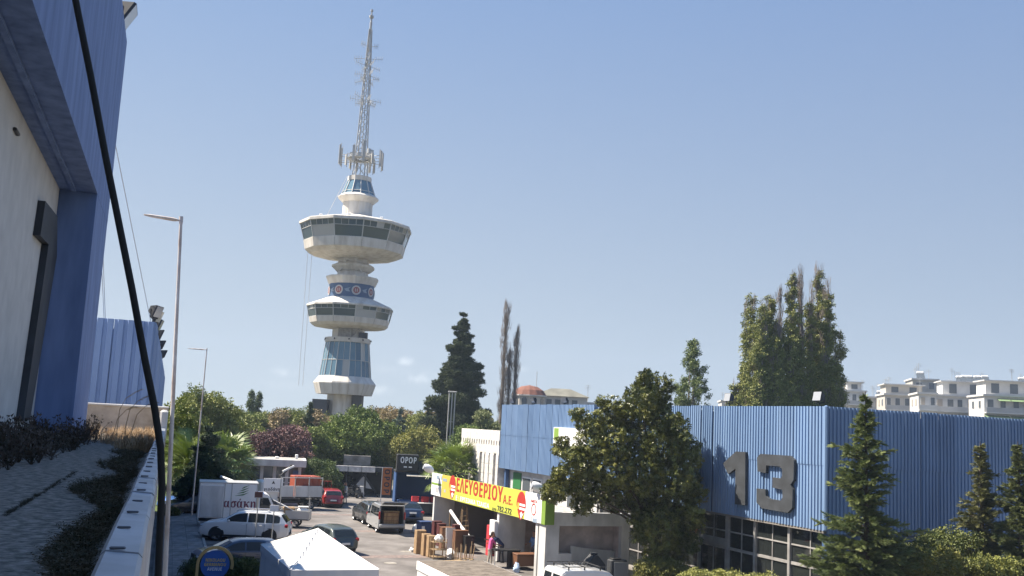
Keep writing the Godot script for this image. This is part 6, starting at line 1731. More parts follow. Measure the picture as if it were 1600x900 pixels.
	part(t, "pole", MB.new().tube([Vector3(-0.42, -0.02, 0), Vector3(-0.42, c.y + 0.1, 0)], [0.035], 7), M.galv)
	part(t, "cloth", MB.new().span(Vector3(-0.4, c.y - 2.15, -0.012), Vector3(0.34, c.y + 0.05, 0.012)), M.orange)
	var k := 0
	for s in ["Ο", "Ρ", "Ο", "Ρ"]:
		var o := text(t, s, 0.46, M.ink, Vector3(-0.02, c.y - 0.28 - k * 0.52, 0.018), 0, 1.0)
		o.rotation.z = -PI / 2; k += 1
	part(t, "foot", MB.new().cham(Vector3(-0.42, 0.04, 0), Vector3(0.5, 0.08, 0.4), 0.02), M.dark_metal)
	# white stone building with slots
	w = 8.4; h = 7.0
	t = thing("stone_building", "white stone building with tall narrow slots behind the palm", "building", S(27.75, 69.3), YS)
	part(t, "core", MB.new().span(Vector3(0.5, -0.02, -w), Vector3(10, h - 0.1, 0)), M.stone_white)
	part(t, "frieze", MB.new().span(Vector3(0, h - 0.75, -w), Vector3(0.5, h, 0)), M.stone_white)
	part(t, "frieze", MB.new().span(Vector3(0, h - 1.7, -w), Vector3(0.5, h - 1.1, 0)), M.stone_white)
	for i in 16:
		var z := -w * (i + 0.5) / 16
		part(t, "block", MB.new().span(Vector3(0, h - 1.1, z - 0.18), Vector3(0.45, h - 0.75, z + 0.16)), M.stone_white)
	for i in 9:
		var z0 := -w * i / 8.6
		part(t, "pier", MB.new().span(Vector3(0.0, -0.02, z0 - (0.78 if i % 3 else 0.5)), Vector3(0.5, h - 1.7, z0)), M.stone_white)
		part(t, "slot_pane", MB.new().span(Vector3(0.44, 0, z0 - 0.99), Vector3(0.49, h - 1.75, z0 - (0.77 if i % 3 else 0.49))), M.flat_pane)
	for i in 9:
		for m in 7:
			var z0 := -w * i / 8.6
			part(t, "stone_course", MB.new().cham(Vector3(-0.012, 0.4 + m * 0.74, z0 - (0.39 if i % 3 else 0.25)), Vector3(0.03, 0.70, 0.74 if i % 3 else 0.46), 0.01), M.stone_white)
	# house with red dome and the olive roof beside it
	c = at(826, 634, 175)
	t = thing("domed_house", "cream house with red tiled dome and arched windows", "house", foot(c), YS - 22)
	part(t, "wall", MB.new().lathe([Vector2(2.9, -0.05), Vector2(2.9, c.y + 1.7)], 10), M.flat_cream)
	part(t, "eave", MB.new().lathe([Vector2(2.8, c.y + 1.6), Vector2(3.2, c.y + 1.65), Vector2(3.2, c.y + 1.85), Vector2(2.5, c.y + 1.9)], 10), M.flat_white)
	part(t, "dome", MB.new().lathe([Vector2(3.1, c.y + 1.85), Vector2(2.5, c.y + 2.7), Vector2(1.5, c.y + 3.3), Vector2(0.0, c.y + 3.6)], 14), M.terracotta)
	for i in 10:
		var a := TAU * (i + 0.5) / 10
		var o := part(t, "window", MB.new().prism(PackedVector2Array([Vector2(-0.45, 0), Vector2(0.45, 0), Vector2(0.45, 1.2), Vector2(0.25, 1.5), Vector2(-0.25, 1.5), Vector2(-0.45, 1.2)]), -0.1, 0.06), M.flat_pane)
		o.transform = Transform3D(Basis(Vector3.UP, a), Basis(Vector3.UP, a) * Vector3(0, c.y - 0.1, 2.76))
	part(t, "aerial", MB.new().tube([Vector3(1.2, c.y + 2.5, 0), Vector3(1.2, c.y + 6.0, 0)], [0.05], 4), M.galv)
	l = at(838, 618, 182); r = at(905, 620, 182)
	t = thing("olive_roof_house", "white house with a broad olive grey hipped roof", "house", foot((l + r) / 2), YS - 22)
	w = (r - l).length(); h = (l.y + r.y) / 2
	part(t, "wall", MB.new().span(Vector3(-w / 2, -0.05, -8), Vector3(w / 2 + 1.5, h, 0)), M.flat_white)
	var rf := MB.new()
	var e := [Vector3(-w / 2 - 0.6, h, 0.6), Vector3(w / 2 + 1.9, h, 0.6), Vector3(w / 2 + 1.9, h, -8.6), Vector3(-w / 2 - 0.6, h, -8.6)]
	var rg := [Vector3(-w / 2 + 2.8, h + 1.5, -3), Vector3(w / 2 - 1.5, h + 1.5, -3), Vector3(w / 2 - 1.5, h + 1.5, -5), Vector3(-w / 2 + 2.8, h + 1.5, -5)]
	for i in 4: rf.quad(e[i], e[(i + 1) % 4], rg[(i + 1) % 4], rg[i])
	rf.quad(rg[0], rg[1], rg[2], rg[3])
	part(t, "roof", rf, M.roof_olive)
	for i in 5:
		var x := -w / 2 + w * (i + 0.5) / 5
		var fr := part(t, "window", MB.new().span(Vector3(x - 0.6, h - 2.3, 0), Vector3(x + 0.6, h - 0.5, 0.08)), M.flat_white)
		part(fr, "pane", MB.new().span(Vector3(x - 0.5, h - 2.2, 0.05), Vector3(x + 0.5, h - 0.6, 0.1)), M.flat_pane)

# ------------------------------------------------------------------ ledge weeds and ground
func weeds() -> void:
	rng.seed = 5
	var xf := []; var cols := []; var x2 := []; var c2 := []; var x3 := []; var c3 := []
	for i in 240:          # twiggy dry weeds along the wall foot
		var a := 6.5 + 14.5 * pow(R(), 0.9)
		var p := -2.0 + 0.85 * pow(R(), 2.2)
		x2.append(Transform3D(Basis(Vector3.UP, R(0, TAU)).scaled(Vector3(1, R(1.0, 1.7), 1) * R(0.2, 0.6)), L(p, a, 6.74)))
		c2.append(lin(0.10, 0.075, 0.06).lerp(lin(0.06, 0.055, 0.04), R()))
	for i in 1100:          # dark low mat towards the parapet
		var a := 3.9 + 11.5 * pow(R(), 1.25)
		var p := -0.26 - 0.34 * R() * clampf((a - 3.4) / 3.0, 0, 1) * (0.6 + 0.5 * sin(a * 1.7)) - 0.03 * maxf(a - 8.0, 0) * R()
		x3.append(Transform3D(Basis(Vector3.UP, R(0, TAU)).scaled(Vector3(1, 0.8, 1) * R(0.06, 0.2)), L(p, a, 6.745)))
		c3.append(lin(0.06, 0.065, 0.035).lerp(lin(0.13, 0.105, 0.07), R()))
	for i in 150:           # moss and weed in the crack across the ledge
		var k := R()
		var q := gp(lerpf(8, 118, k) + R(-3, 3), lerpf(806, 738, k) + R(-2, 2), 6.75)
		x3.append(Transform3D(Basis(Vector3.UP, R(0, TAU)).scaled(Vector3(1, 0.6, 1) * R(0.03, 0.07)), q)); c3.append(lin(0.06, 0.055, 0.035))
	for i in 900:          # dry grass at the far end, in the sun
		var a := R(15.5, 25.6); var p := -0.24 - 1.5 * pow(R(), 1.6) * clampf((a - 14) / 8, 0, 1)
		xf.append(Transform3D(Basis(Vector3.UP, R(0, TAU)).scaled(Vector3(1, 1, 1) * R(0.08, 0.34) * (0.6 + 0.4 * sin(a * 3.0 + p * 5.0))), L(p, a, 6.74)))
		cols.append(lin(0.5, 0.36, 0.22).lerp(lin(0.28, 0.2, 0.12), R()))
	tag(copies(self, "twiggy_weeds", leaf_cluster("weed"), M.straw, x2, c2), "dry twiggy weeds along the foot of the white wall", "weeds", "", "stuff")
	tag(copies(self, "low_weeds", leaf_cluster("weed"), M.straw, x3, c3), "dark low weeds matted on the concrete ledge", "weeds", "", "stuff")
	tag(copies(self, "dry_grass", leaf_cluster("grass"), M.straw, xf, cols), "dry straw coloured grass before the cream end wall", "grass", "", "stuff")
	for q in [[[183, 672], [187, 640], [197, 622], [222, 608]], [[196, 668], [203, 640], [216, 626], [236, 618]], [[205, 676], [214, 648], [228, 634], [246, 629]], [[176, 680], [184, 654], [198, 640], [214, 636]]]:
		var base := at(q[0][0], q[0][1], 16.6); base.y = 6.74
		var t := thing("grass_stalk", "tall dry grass stalk bending over the ledge by the end wall", "grass", base, 0, "tall stalks on the ledge")
		var pts := [Vector3.ZERO]
		for w in q: pts.append(at(w[0], w[1], 16.6) - base)
		part(t, "stem", MB.new().tube(pts, [0.006, 0.006, 0.005, 0.004, 0.002], 4), M.wood_pale)
		var b := MB.new()
		for k in 26:
			var g := k / 25.0
			var o: Vector3 = pts[3].lerp(pts[4], g) + Vector3(0, 0.02 * sin(g * PI), 0)
			var dn: Vector3 = (pts[4] - pts[3]).normalized() * 0.05 + Vector3(R(-0.02, 0.02), R(-0.045, -0.01), R(-0.02, 0.02))
			b.tri(o, o + Vector3(0, 0.006, 0), o + dn)
		part(t, "seed_head", b, M.wood_pale)

func ground() -> void:
	struct("ground", MB.new().span(Vector3(-700, -0.5, -900), Vector3(700, -0.012, 120)), M.earth)
	var b := MB.new()
	b.quad(S(0.5, 10), S(60, 10), S(60, 112), S(0.5, 112))
	var road := struct("road", b, M.asphalt)
	for q in [[45.6, 46.5, 9.8, 20.0], [53.5, 54.6, 9.0, 20.5], [65.5, 66.6, 10.0, 20.5], [38.0, 38.8, 9.8, 16.0], [76.5, 77.4, 10.0, 19.5]]:
		b = MB.new()
		b.quad(S(q[2], q[0], 0.004), S(q[3], q[0], 0.004), S(q[3], q[1], 0.004), S(q[2], q[1], 0.004))
		part(road, "paving_strip", b, M.red_strip)
	for q in [[635, 862, 0.32], [610, 880, 0.3], [560, 800, 0.35]]:
		part(road, "manhole_cover", MB.new().lathe([Vector2(q[2] * 1.15, 0.004), Vector2(q[2] * 1.15, 0.012), Vector2(q[2], 0.014), Vector2(0, 0.014)], 20), M.raw_concrete, gp(q[0], q[1]))
	# footway along the left buildings
	b = MB.new()
	b.box(Vector3(1.2, 0.05, -52), Vector3(2.5, 0.12, 52))
	var fw := struct("pavement", b, M.slab_dark, Vector3.ZERO, YL)
	var sm := MB.new().cham(Vector3.ZERO, Vector3(0.785, 0.05, 0.785), 0.012).mesh()
	for i in 3:
		for j in 62:
			part(fw, "paving_slab", sm, M["slab" if R() < 0.6 else "slab_dark"], Vector3(0.38 + i * 0.8, 0.10 + R(-0.003, 0.004), -27.0 - j * 0.8))
	var km := MB.new().cham(Vector3.ZERO, Vector3(0.16, 0.2, 0.98), 0.02).mesh()
	for j in 50: part(fw, "kerb_stone", km, M.kerb, Vector3(2.5, 0.05, -27.5 - j * 1.0))
	b = MB.new()
	b.quad(L(-3, 77.5, 0.006), L(1.8, 77.5, 0.006), L(3, 120, 0.006), L(-14, 120, 0.006))
	struct("lawn", b, M.lawn)
	b = MB.new()
	b.quad(S(26.2, 24, 0.006), S(27.6, 24, 0.006), S(27.6, 52, 0.006), S(26.2, 52, 0.006))
	b.quad(S(26.2, 24, 0.006), S(60, 24, 0.006), S(60, 32.9, 0.006), S(27.6, 32.9, 0.006))
	struct("planting_bed", b, M.earth)

func trees() -> void:
	var olive := lin(0.134, 0.166, 0.039); var olive2 := lin(0.278, 0.289, 0.081)
	var green := lin(0.085, 0.128, 0.028); var green2 := lin(0.235, 0.285, 0.072)
	rng.seed = 11
	broad_tree("leafy_tree", "large loose green tree behind the palms and thin lamp post", at(322, 640, 88), 1.0, at(322, 593, 88).y, 7.0, olive, olive2, 9, 0.42, "", 44)
	broad_tree("leafy_tree", "green tree spreading behind the large loose tree and the ribbed hall", at(285, 660, 84), 0.8, at(285, 598, 84).y, 4.6, olive, olive2, 9, 0.42, "", 30)
	broad_tree("leafy_tree", "olive tree between the loose green tree and the plum", at(372, 650, 100), 1.0, at(372, 632, 100).y, 6.0, olive, olive2, 8, 0.42, "", 30)
	broad_tree("plum_tree", "dark purple-leaved plum tree behind the gate booth", at(432, 680, 96), 1.0, at(432, 655, 96).y, 6.2, lin(0.083, 0.039, 0.045), lin(0.186, 0.088, 0.089), 9, 0.4, "", 34)
	broad_tree("plum_tree", "smaller purple-leaved plum tree nearer the round bush", at(462, 690, 94), 1.0, at(462, 672, 94).y, 3.6, lin(0.093, 0.044, 0.048), lin(0.204, 0.105, 0.097), 9, 0.38, "", 24)
	broad_tree("leafy_tree", "bright green spreading tree in front of the tower foot", at(555, 680, 104), 0.8, at(555, 636, 104).y, 8.6, green, green2, 10, 0.42, "", 46)
	broad_tree("leafy_tree", "mid green tree left of the bright spreading tree", at(487, 690, 100), 0.8, at(490, 658, 100).y, 5.2, olive, lin(0.241, 0.280, 0.072), 9, 0.4, "", 30)
	broad_tree("leafy_tree", "yellowish green tree above the black kiosk", at(650, 690, 103), 0.8, at(650, 660, 103).y, 6.2, lin(0.148, 0.166, 0.036), lin(0.315, 0.289, 0.072), 9, 0.4, "", 34)
	broad_tree("leafy_tree", "small grey-green tree beside the dark conifer and stone building", at(764, 650, 108), 1.0, at(764, 628, 108).y, 4.6, lin(0.111, 0.131, 0.048), lin(0.241, 0.263, 0.113), 8, 0.4, "", 28)
	broad_tree("leafy_tree", "dark green tree behind the palm near the stone building", at(735, 670, 104), 0.8, at(735, 652, 104).y, 4.5, green, lin(0.186, 0.245, 0.056), 9, 0.4, "", 28)
	broad_tree("round_bush", "dense round evergreen bush beside the white booth", at(503, 740, 88), -0.3, at(503, 712, 88).y, 3.6, lin(0.05, 0.085, 0.022), lin(0.13, 0.17, 0.05), 20, 0.22, "", 60, "bush")
	rng.seed = 23
	# tree line behind
	var far := [[385, 634, 118, 5.5, 0], [408, 638, 122, 5.0, 1], [425, 634, 128, 5.5, 0], [447, 638, 120, 5.5, 2], [470, 634, 126, 5.5, 0], [500, 640, 124, 5, 2], [515, 637, 128, 5, 0], [582, 630, 132, 6, 3], [602, 629, 138, 6.5, 2], [630, 633, 128, 6, 2], [652, 640, 124, 6, 0], [670, 640, 130, 6, 2], [690, 648, 118, 5, 1], [350, 628, 125, 6, 0], [745, 645, 128, 6, 2], [770, 655, 122, 5, 0], [310, 612, 120, 6.5, 0]]
	var fc := [[olive, olive2, "olive green tree in the line along the tower foot"], [green, lin(0.186, 0.245, 0.064), "deep green tree in the line along the tower foot"], [lin(0.223, 0.166, 0.089), lin(0.352, 0.271, 0.145), "brownish autumnal tree in the line along the tower foot"], [lin(0.223, 0.236, 0.121), lin(0.371, 0.367, 0.193), "pale thin tree right beside the tower stem"]]
	for q in far: broad_tree("background_tree", fc[q[4]][2], at(q[0], 650, q[2]), 1.0, at(q[0], q[1], q[2]).y, q[3] * 1.15, fc[q[4]][0], fc[q[4]][1], 6, 0.5, "tree line by the tower", 26)
	for i in 22:
		var x := lerpf(262, 800, i / 21.0) + R(-8, 8)
		broad_tree("distant_tree", "distant olive tree in the far belt behind the tower foot", at(x, 655, 172 + R(-6, 12)), 0.5, at(x, 645 + (x - 500) * 0.035 + R(-4, 3), 172).y, R(8, 10), lin(0.158, 0.158, 0.064), lin(0.260, 0.245, 0.121), 3.2, 0.75, "far belt of trees", 20)
	column_tree("poplar", "small dark poplar standing out above the tree line", at(393, 640, 140), 2, at(393, 612, 140).y, 1.5, lin(0.093, 0.131, 0.048), lin(0.186, 0.227, 0.097), "", 0.0, 10, 0.4)
	column_tree("poplar", "smaller dark poplar touching the other above the tree line", at(401, 640, 141), 2, at(401, 615, 141).y, 1.2, lin(0.093, 0.131, 0.048), lin(0.186, 0.227, 0.097), "", 0.0, 10, 0.4)
	bough_conifer("cypress", "small dark cypress beside the tower's plant room", at(484, 650, 112), 2, at(484, 630, 112).y, 2.4, lin(0.037, 0.061, 0.025), lin(0.093, 0.122, 0.048), 14, 0.4, 10)
	bough_conifer("blue_spruce", "small blue-grey spruce in the brownish tree line", at(625, 660, 116), 1.5, at(625, 641, 116).y, 3.2, lin(0.083, 0.122, 0.097), lin(0.186, 0.236, 0.193), 12, 0.4, 10)
	bough_conifer("cypress", "dark drooping cypress top beside the tall conifer", at(668, 660, 118), 2, at(670, 622, 118).y, 2.2, lin(0.037, 0.061, 0.025), lin(0.093, 0.122, 0.048), 13, 0.4, 12)
	rng.seed = 31
	bough_conifer("tall_conifer", "tall dark ragged conifer rising alone above the trees", at(714, 660, 116), 2.0, at(724, 484, 116).y, 7.6, lin(0.029, 0.049, 0.021), lin(0.093, 0.115, 0.045), 46, 0.36, 24)
	bough_conifer("dark_spruce", "dense dark spruce between the palms behind the truck", at(320, 740, 74), 0.6, at(326, 668, 74).y, 4.0, lin(0.023, 0.045, 0.020), lin(0.065, 0.101, 0.039), 20, 0.36, 14)
	for q in [[787, 468, 0.9, "tallest bare grey poplar beyond the stone building"], [806, 505, 0.8, "shorter bare grey poplar with forked top beyond the stone building"], [797, 540, 0.6, "bare grey poplar stem between two taller ones"]]:
		column_tree("bare_poplar", q[3], at(q[0] - 4, 650, 128), 3.0, at(q[0], q[1], 128).y, q[2] * 2.2, olive, olive2, "bare poplars", 0.85, 0.0)
	rng.seed = 47
	var pal := [lin(0.121, 0.140, 0.036), lin(0.269, 0.271, 0.081)]
	var pops := [[1168, 460, 2.3, 0.03], [1188, 462, 1.9, 0.06], [1203, 452, 2.0, 0.06], [1217, 437, 1.2, 0.35], [1232, 424, 1.9, 0.03], [1244, 410, 1.1, 0.4], [1254, 415, 1.2, 0.35], [1273, 405, 2.4, 0.08], [1288, 430, 2.0, 0.1], [1303, 505, 2.5, 0.0], [1178, 500, 2.6, 0.0], [1240, 490, 2.6, 0.0], [1280, 500, 2.8, 0.0], [1210, 500, 2.4, 0.0], [1196, 470, 1.0, 0.5], [1262, 440, 1.0, 0.5], [1150, 600, 1.6, 0.0], [1310, 560, 1.8, 0.0], [1156, 575, 1.0, 0.0], [1264, 470, 1.8, 0.0], [1222, 520, 2.6, 0.05], [1185, 540, 2.4, 0.0], [1292, 545, 2.4, 0.0]]
	for q in pops:
		var d := 80.0 + R(-2, 2)
		var b: bool = q[3] > 0.3
		column_tree("poplar", "half bare poplar stem in the tall clump behind the blue hall" if b else "leafy slender poplar in the tall clump behind the blue hall", at(q[0], 690, d), 4.0, at(q[0], q[1], d).y, q[2] * 0.8, pal[0], pal[1], "bare stems of the poplar clump" if b else "leafy stems of the poplar clump", maxf(q[3], 0.03), 8.0, 0.3, 0.5)
	var sp := at(1079, 680, 84)
	var st := thing("poplar", "single broad leafy poplar between the magnolia and the tall clump", "tree", foot(sp))
	var sc := []
	for i in 170:
		var q := R()
		var y := lerpf(2.0, at(1084, 527, 84).y - 0.5, q)
		var rr := 3.3 * pow(1.03 - q, 0.6)
		var an := R(0, TAU)
		sc.append([Vector3(cos(an) * rr * R(0.1, 0.85), y, sin(an) * rr * R(0.1, 0.85)), R(0.28, 0.6) * (1.1 - 0.5 * q)])
	limbs(st, 5.0, 0.16, sc, 5, "bark_grey")
	foliage(st, sc, 10, 0.3, lin(0.09, 0.125, 0.04), lin(0.20, 0.235, 0.09))
	# magnolia
	rng.seed = 59
	var mp := at(1028, 850, 49.0)
	var t := thing("magnolia_tree", "large glossy magnolia between the stand and the blue hall", "tree", foot(mp))
	var cl := []
	for q in [[1010, 600, 22], [1000, 628, 30], [1030, 625, 26], [960, 645, 28], [985, 655, 34], [1030, 655, 34], [1058, 668, 26], [935, 660, 22], [925, 690, 30], [955, 690, 36], [995, 695, 40], [1040, 700, 38], [1072, 705, 26], [878, 692, 14], [890, 715, 24], [920, 725, 34], [960, 735, 40], [1005, 740, 42], [1050, 745, 38], [1080, 740, 24], [865, 770, 22], [885, 755, 28], [925, 765, 36], [970, 775, 38], [1015, 785, 40], [1060, 790, 34], [1075, 820, 24], [1040, 825, 34], [1005, 815, 26], [1060, 850, 30], [1030, 860, 28], [905, 650, 16], [1015, 590, 12], [1042, 600, 12], [940, 632, 12], [872, 735, 14], [1084, 775, 20], [905, 785, 22], [868, 700, 10], [1020, 640, 24], [1086, 760, 16], [1088, 800, 18], [1080, 845, 22], [1052, 880, 26], [852, 775, 10], [1000, 835, 18], [1090, 720, 10], [915, 668, 12], [1066, 690, 18]]:
		for k in 2:
			var d := 49.0 + R(-2.0, 1.6)
			if q[0] < 990 and q[1] > 755: d = 49.3 + R(-1.2, 0.3) if q[1] < 790 else 49.8
			var c := at(q[0] + R(-6, 6), q[1] + R(-6, 6), d) - foot(mp)
			cl.append([c, q[2] / 1556.0 * d * R(0.7, 0.95)])
	limbs(t, 3.0, 0.16, cl, 3)
	foliage(t, cl, 24.0, 0.175, lin(0.05, 0.066, 0.016), lin(0.205, 0.205, 0.05), "long", "leaf_gloss", 0.95)
	# near conifers
	spray_conifer("garden_conifer", "tallest green conifer at the corner of the blue hall", at(1352, 860, 37.2), at(1362, 612, 37.2).y, 5.2, lin(0.080, 0.114, 0.038), lin(0.240, 0.277, 0.096), 101)
	spray_conifer("garden_conifer", "slim browner conifer before the middle of the dark blue wall", at(1534, 880, 39.5), at(1535, 690, 39.5).y, 3.6, lin(0.089, 0.101, 0.040), lin(0.258, 0.252, 0.100), 131)
	spray_conifer("garden_conifer", "green conifer cut by the picture edge before the dark blue wall", at(1594, 880, 38.8), at(1592, 690, 38.8).y, 3.8, lin(0.080, 0.104, 0.038), lin(0.232, 0.252, 0.093), 171)
	# palms
	palm("bushy palm with pale drooping fronds beside the stone building", at(712, 715, 80), 3.4, 1.75, 54, lin(0.142, 0.202, 0.046), lin(0.356, 0.286, 0.131), 201)
	palm("bushy palm with long fronds behind the thin lamp post", at(296, 690, 80), 3.2, 1.7, 44, lin(0.125, 0.185, 0.046), lin(0.303, 0.269, 0.108), 211, false)
	palm("bushy fan palm between the dark spruce and the booth", at(352, 700, 80), 3.1, 1.75, 50, lin(0.107, 0.185, 0.054), lin(0.338, 0.286, 0.124), 221)
	palm("palm half hidden behind the dark spruce", at(375, 712, 84), 2.8, 1.3, 34, lin(0.107, 0.168, 0.046), lin(0.321, 0.269, 0.108), 231)
	# shrubs and hedges
	rng.seed = 61
	shrub("clipped_hedge", "dark clipped hedge behind the round avenue sign", gp(348, 905), 3.4, 1.05, 0.9, lin(0.036, 0.059, 0.019), lin(0.107, 0.134, 0.039), YS - 8, 30, 0.16, "", "hedge")
	shrub("clipped_hedge", "small dark shrub beside the pavement and the blue car", gp(268, 808), 0.9, 0.7, 0.9, lin(0.053, 0.076, 0.023), lin(0.142, 0.151, 0.046), YS, 26, 0.2)
	shrub("evergreen_shrub", "tall dark evergreen shrub mass between the conifers", at(1450, 900, 38.4), 5.2, at(1450, 822, 38.4).y, 1.9, lin(0.053, 0.071, 0.019), lin(0.151, 0.168, 0.034), YS, 22, 0.2)
	shrub("evergreen_shrub", "rounded yellowish shrub crowning the dark shrub mass", at(1455, 900, 37.2), 2.4, at(1455, 850, 37.2).y, 1.2, lin(0.098, 0.109, 0.022), lin(0.223, 0.210, 0.046), YS, 24, 0.18)
	shrub("evergreen_shrub", "dark shrub at the foot of the slim conifers", at(1575, 900, 37.6), 3.0, at(1575, 862, 37.6).y, 1.6, lin(0.080, 0.097, 0.024), lin(0.214, 0.218, 0.046), YS, 22, 0.2)
	shrub("variegated_hedge", "pale green rounded hedge under the windows of the blue hall", at(1105, 900, 44.5), 2.6, at(1105, 885, 44.5).y, 1.3, lin(0.178, 0.193, 0.054), lin(0.392, 0.386, 0.116), YS, 30, 0.16, "", "hedge")
	shrub("variegated_hedge", "smaller pale green hedge tip under the hall windows", at(1175, 900, 42.0), 1.9, at(1175, 893, 42.0).y, 1.1, lin(0.178, 0.193, 0.054), lin(0.392, 0.386, 0.116), YS, 30, 0.16, "", "hedge")
	shrub("evergreen_shrub", "dark shrub under the magnolia beside the white stand", at(1035, 900, 46.5), 2.6, at(1035, 868, 46.5).y, 1.6, lin(0.080, 0.092, 0.019), lin(0.178, 0.168, 0.039), YS, 24, 0.2)

func _ready() -> void:
	# camera
	var cam := Camera3D.new()
	cam.name = "camera"
	cam.position = EYE
	cam.basis = CB
	cam.fov = rad_to_deg(2.0 * atan(450.0 / FOC))
	cam.near = 0.05
	cam.far = 3000
	add_child(cam)
	# sky and haze
	var env := Environment.new()
	env.background_mode = Environment.BG_SKY
	var sky := Sky.new()
	var ex := 2.5
	var el := deg_to_rad(53.0)
	var to := Vector3(-0.985 * cos(el), sin(el), -0.172 * cos(el)).normalized()
	var sm := PanoramaSkyMaterial.new()
	sm.panorama = sky_panorama(to, ex)
	sky.sky_material = sm
	env.sky = sky
	env.tonemap_mode = Environment.TONE_MAPPER_LINEAR
	env.tonemap_exposure = ex
	env.fog_enabled = true
	env.fog_density = 0.0004
	env.fog_light_color = Color(0.72, 0.79, 0.88)
	env.sdfgi_enabled = true; env.ssao_enabled = true; env.ssil_enabled = true
	var we := WorldEnvironment.new()
	we.name = "world"
	we.environment = env
	add_child(we)
	# sun: behind us to nobody, high over the left halls and a little ahead
	var sun := DirectionalLight3D.new()
	sun.name = "sun"
	sun.basis = Basis.looking_at(-to, Vector3.UP)
	sun.light_energy = 1.6
	sun.light_color = Color(1.0, 0.955, 0.885)
	sun.light_angular_distance = 0.5
	sun.shadow_enabled = true
	add_child(sun)
	rng.seed = 1
	make_materials()
	ground()
	ledge_building()
	hall_left()
	hall_13()
	hall_back()
	tower()
	booth_and_pavilions()
	rng.seed = 71
	flats("low pale house with a curved gable among the far flats", 1316, 1352, 612, 235, 3, "flat_white", -12, {"bays": 3, "penthouse": [[0.25, 0.85, 2.2, 1.0]], "aerials": 4})
	flats("cream flats with a flat white terrace roof behind the tallest conifer", 1384, 1436, 618, 208, 4, "flat_cream", -10, {"bays": 4, "penthouse": [[0.06, 1.1, 2.2, 1.2]], "aerials": 2})
	flats("small white cube of flats with one wide window beside the terrace roof", 1436, 1462, 616, 192, 4, "flat_white", -12, {"bays": 2, "rail": "flat_white", "aerials": 1})
	flats("white flats with a bare white side wall and rooftop plants", 1464, 1538, 620, 200, 4, "flat_white", -12, {"bays": 5, "penthouse": [[0.18, 1.0, 3.0, 1.6]], "aerials": 3, "rail": "flat_white"})
	flats("grey stair tower block rising behind the white flats", 1427, 1464, 594, 228, 3, "flat_cream", -12, {"bays": 2, "balcony": false, "aerials": 5, "heaters": 1})
	flats("long white flats with green awnings and rooftop heaters", 1542, 1690, 622, 184, 4, "flat_white", -8, {"bays": 8, "awning": "awning_green", "penthouse": [[0.05, 1.0, 2.9, 1.8]], "aerials": 4})
	flats("far white block crowned by rows of solar water heaters", 1490, 1560, 599, 240, 3, "flat_white", -8, {"bays": 5, "balcony": false, "heaters": 7, "aerials": 4})
	flats("far block peeping over the long flats at the picture edge", 1580, 1660, 601, 245, 3, "flat_white", -8, {"bays": 5, "heaters": 4, "aerials": 4})
	flats("pale low block between the curved gable house and the cream flats", 1354, 1384, 622, 245, 3, "flat_cream", -12, {"bays": 3, "aerials": 3, "heaters": 1})
	flats("low white roofs just above the far blue hall", 890, 935, 631, 190, 2, "flat_white", -7, {"bays": 4, "balcony": false, "aerials": 1})
	flats("pale flats peeping over the blue hall beside the poplars", 1128, 1160, 628, 240, 2, "flat_white", -7, {"bays": 3, "balcony": false, "aerials": 1})
	var lb := gp(246, 1160); var lt := at(283, 341, -lb.z + 0.15)
	lamp_post(lb, lt.y, at(222, 331, -lt.z - 0.5) - lt, "tall rusty white street lamp rising beside the ledge", 0.06, lt - lb)
	lamp_post(gp(299, 808), at(319, 545, -gp(299, 808).z).y, LB * Vector3(-1.35, 0, 0.1), "slim grey street lamp in front of the palms", 0.06)
	stand()
	low_booth()
	tent()
	stand_goods()
	rng.seed = 83
	# vehicles
	box_truck()
	var a := gp(336.7, 845); var b := gp(416.7, 848.5)
	car("white estate four-wheel-drive car with roof rails before the box truck", (a + b) / 2 + Vector3(0, 0, -0.9), yaw_of(b, a), SUV, "paint_white")
	car("dark blue hatchback half hidden by the tent and hedge", gp(372, 890), yaw_of(gp(420, 892), gp(300, 894)), HATCH, "paint_navy")
	car("light blue hatchback on the grass edge behind the pavement", gp(292, 797), yaw_of(gp(320, 797), gp(272, 799)), HATCH, "paint_blue")
	car("dark saloon parked before the light blue car", gp(300, 803), yaw_of(gp(330, 803), gp(272, 805)), SEDAN, "paint_dark")
	car("red hatchback seen from behind near the scooters", foot(gp(523, 794)) + SB * Vector3(0, 0, -2.1), YS + 86, HATCH, "paint_red")
	car("dark grey hatchback seen from behind past the tent", foot(gp(524, 868)) + SB * Vector3(0, 0, -2.0), YS + 104, HATCH, "paint_green")
	car("dark estate car beside the open silver van", foot(gp(592, 822)) + SB * Vector3(0, 0, -2.6), YS + 90, WAGON, "paint_dark")
	car("navy saloon with red tail lights beside the dark blue bin", foot(gp(650, 819)) + SB * Vector3(0, 0, -2.4), YS + 84, SEDAN, "paint_navy")
	open_van()
	white_van()
	crane_truck()
	small_things()
	# people
	person("person in a pink shirt standing at the dark table in the stand", gp(764, 886), YS - 10, lin(0.55, 0.09, 0.26), lin(0.33, 0.29, 0.24), lin(0.03, 0.018, 0.012), {"reach": 0.5, "bend": 0.12})
	person("person in a dark blue shirt bending over the table", gp(783, 879), YS + 175, lin(0.03, 0.05, 0.13), lin(0.05, 0.05, 0.06), lin(0.02, 0.015, 0.012), {"bend": 0.75, "reach": 0.9})
	person("person in a light blue shirt behind the brown desk", gp(833, 884), YS + 200, lin(0.12, 0.22, 0.42), lin(0.05, 0.05, 0.07), lin(0.03, 0.02, 0.015), {"reach": 0.4})
	person("person in a white shirt standing by the red rack", gp(499, 791), YS + 30, lin(0.72, 0.70, 0.70), lin(0.09, 0.11, 0.16), lin(0.04, 0.03, 0.02), {"reach": 0.4, "bend": 0.1})
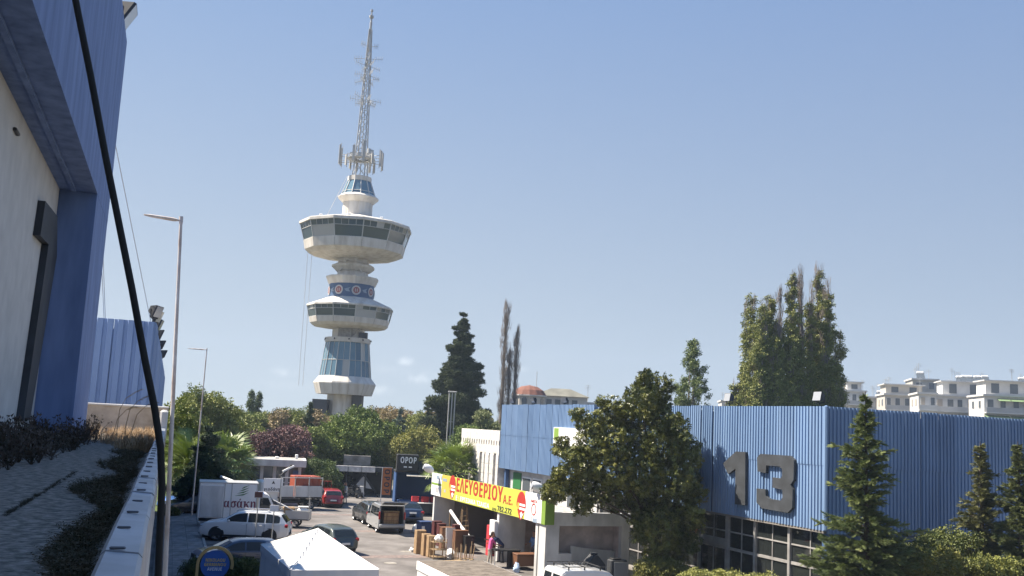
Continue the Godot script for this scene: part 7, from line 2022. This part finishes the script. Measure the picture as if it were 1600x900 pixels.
	person("person in a yellow-green vest leaning behind the red car", gp(531, 786), YS + 10, lin(0.42, 0.48, 0.09), lin(0.06, 0.06, 0.07), lin(0.03, 0.02, 0.015), {"bend": 0.3, "reach": 0.7})
	person("person in a pale shirt beside the scooters", gp(539, 787), YS + 190, lin(0.6, 0.6, 0.56), lin(0.07, 0.08, 0.11), lin(0.03, 0.02, 0.015), {"reach": 0.3})
	trees()
	weeds()

# clear air: deep blue overhead, pale at the horizon, brighter towards the sun, with a few small fair-weather clouds low down
func sky_panorama(to: Vector3, ex: float) -> ImageTexture:
	var w := 2048; var h := 1024
	var im := Image.create(w, h, false, Image.FORMAT_RGBF)
	var f := FastNoiseLite.new()
	f.seed = 8; f.frequency = 0.16; f.fractal_octaves = 4
	for y in h:
		var up := PI / 2 - (y + 0.5) / h * PI
		var s := sin(up); var cu := cos(up)
		var c: Color
		if s >= 0: c = Color(0.105, 0.255, 0.60).lerp(Color(0.65, 0.735, 0.785), pow(1.0 - s, 2.46))
		else: c = Color(0.2, 0.19, 0.17).lerp(Color(0.62, 0.66, 0.70), pow(1.0 + s, 12.0))
		c = Color(c.r / ex, c.g / ex, c.b / ex)
		for x in range(0, w, 4):
			var a := (x + 2.0) / w * TAU
			var g := sin(a) * cu * to.x + s * to.y - cos(a) * cu * to.z - 0.28
			if s < 0: g = 0
			var q := Color(c.r * maxf(1 + 0.5 * g, 0.6), c.g * maxf(1 + 0.42 * g, 0.65), c.b * maxf(1 + 0.3 * g, 0.7))
			for k in 4: im.set_pixel(x + k, y, q)
	for q in [[630, 562, 11, 4.5, 0.30], [650, 590, 11, 4.5, 0.30], [588, 606, 14, 5, 0.2], [441, 580, 12, 5, 0.2], [812, 575, 8, 4, 0.22], [605, 575, 30, 6, 0.06], [690, 585, 34, 8, 0.06], [450, 600, 40, 6, 0.06]]:
		var r := ray(q[0], q[1]).normalized()
		var cx := fposmod(atan2(r.x, -r.z) / TAU, 1.0) * w; var cy := (0.5 - asin(r.y) / PI) * h
		var rx: float = q[2] / FOC / TAU * w * 1.5; var ry: float = q[3] / FOC / PI * h * 1.25
		for y in range(int(cy - ry * 2), int(cy + ry * 2) + 1):
			for x in range(int(cx - rx * 2), int(cx + rx * 2) + 1):
				var d := sqrt(pow((x - cx) / rx, 2) + pow((y - cy) / ry, 2)) + f.get_noise_2d(x * 2.2, y * 3.0) * 0.9
				var k: float = clampf((1.0 - d) * 1.3, 0, 1) * q[4] / ex
				var o := im.get_pixel(posmod(x, w), y)
				im.set_pixel(posmod(x, w), y, Color(o.r + k, o.g + k * 0.95, o.b + k * 0.85))
	return ImageTexture.create_from_image(im)
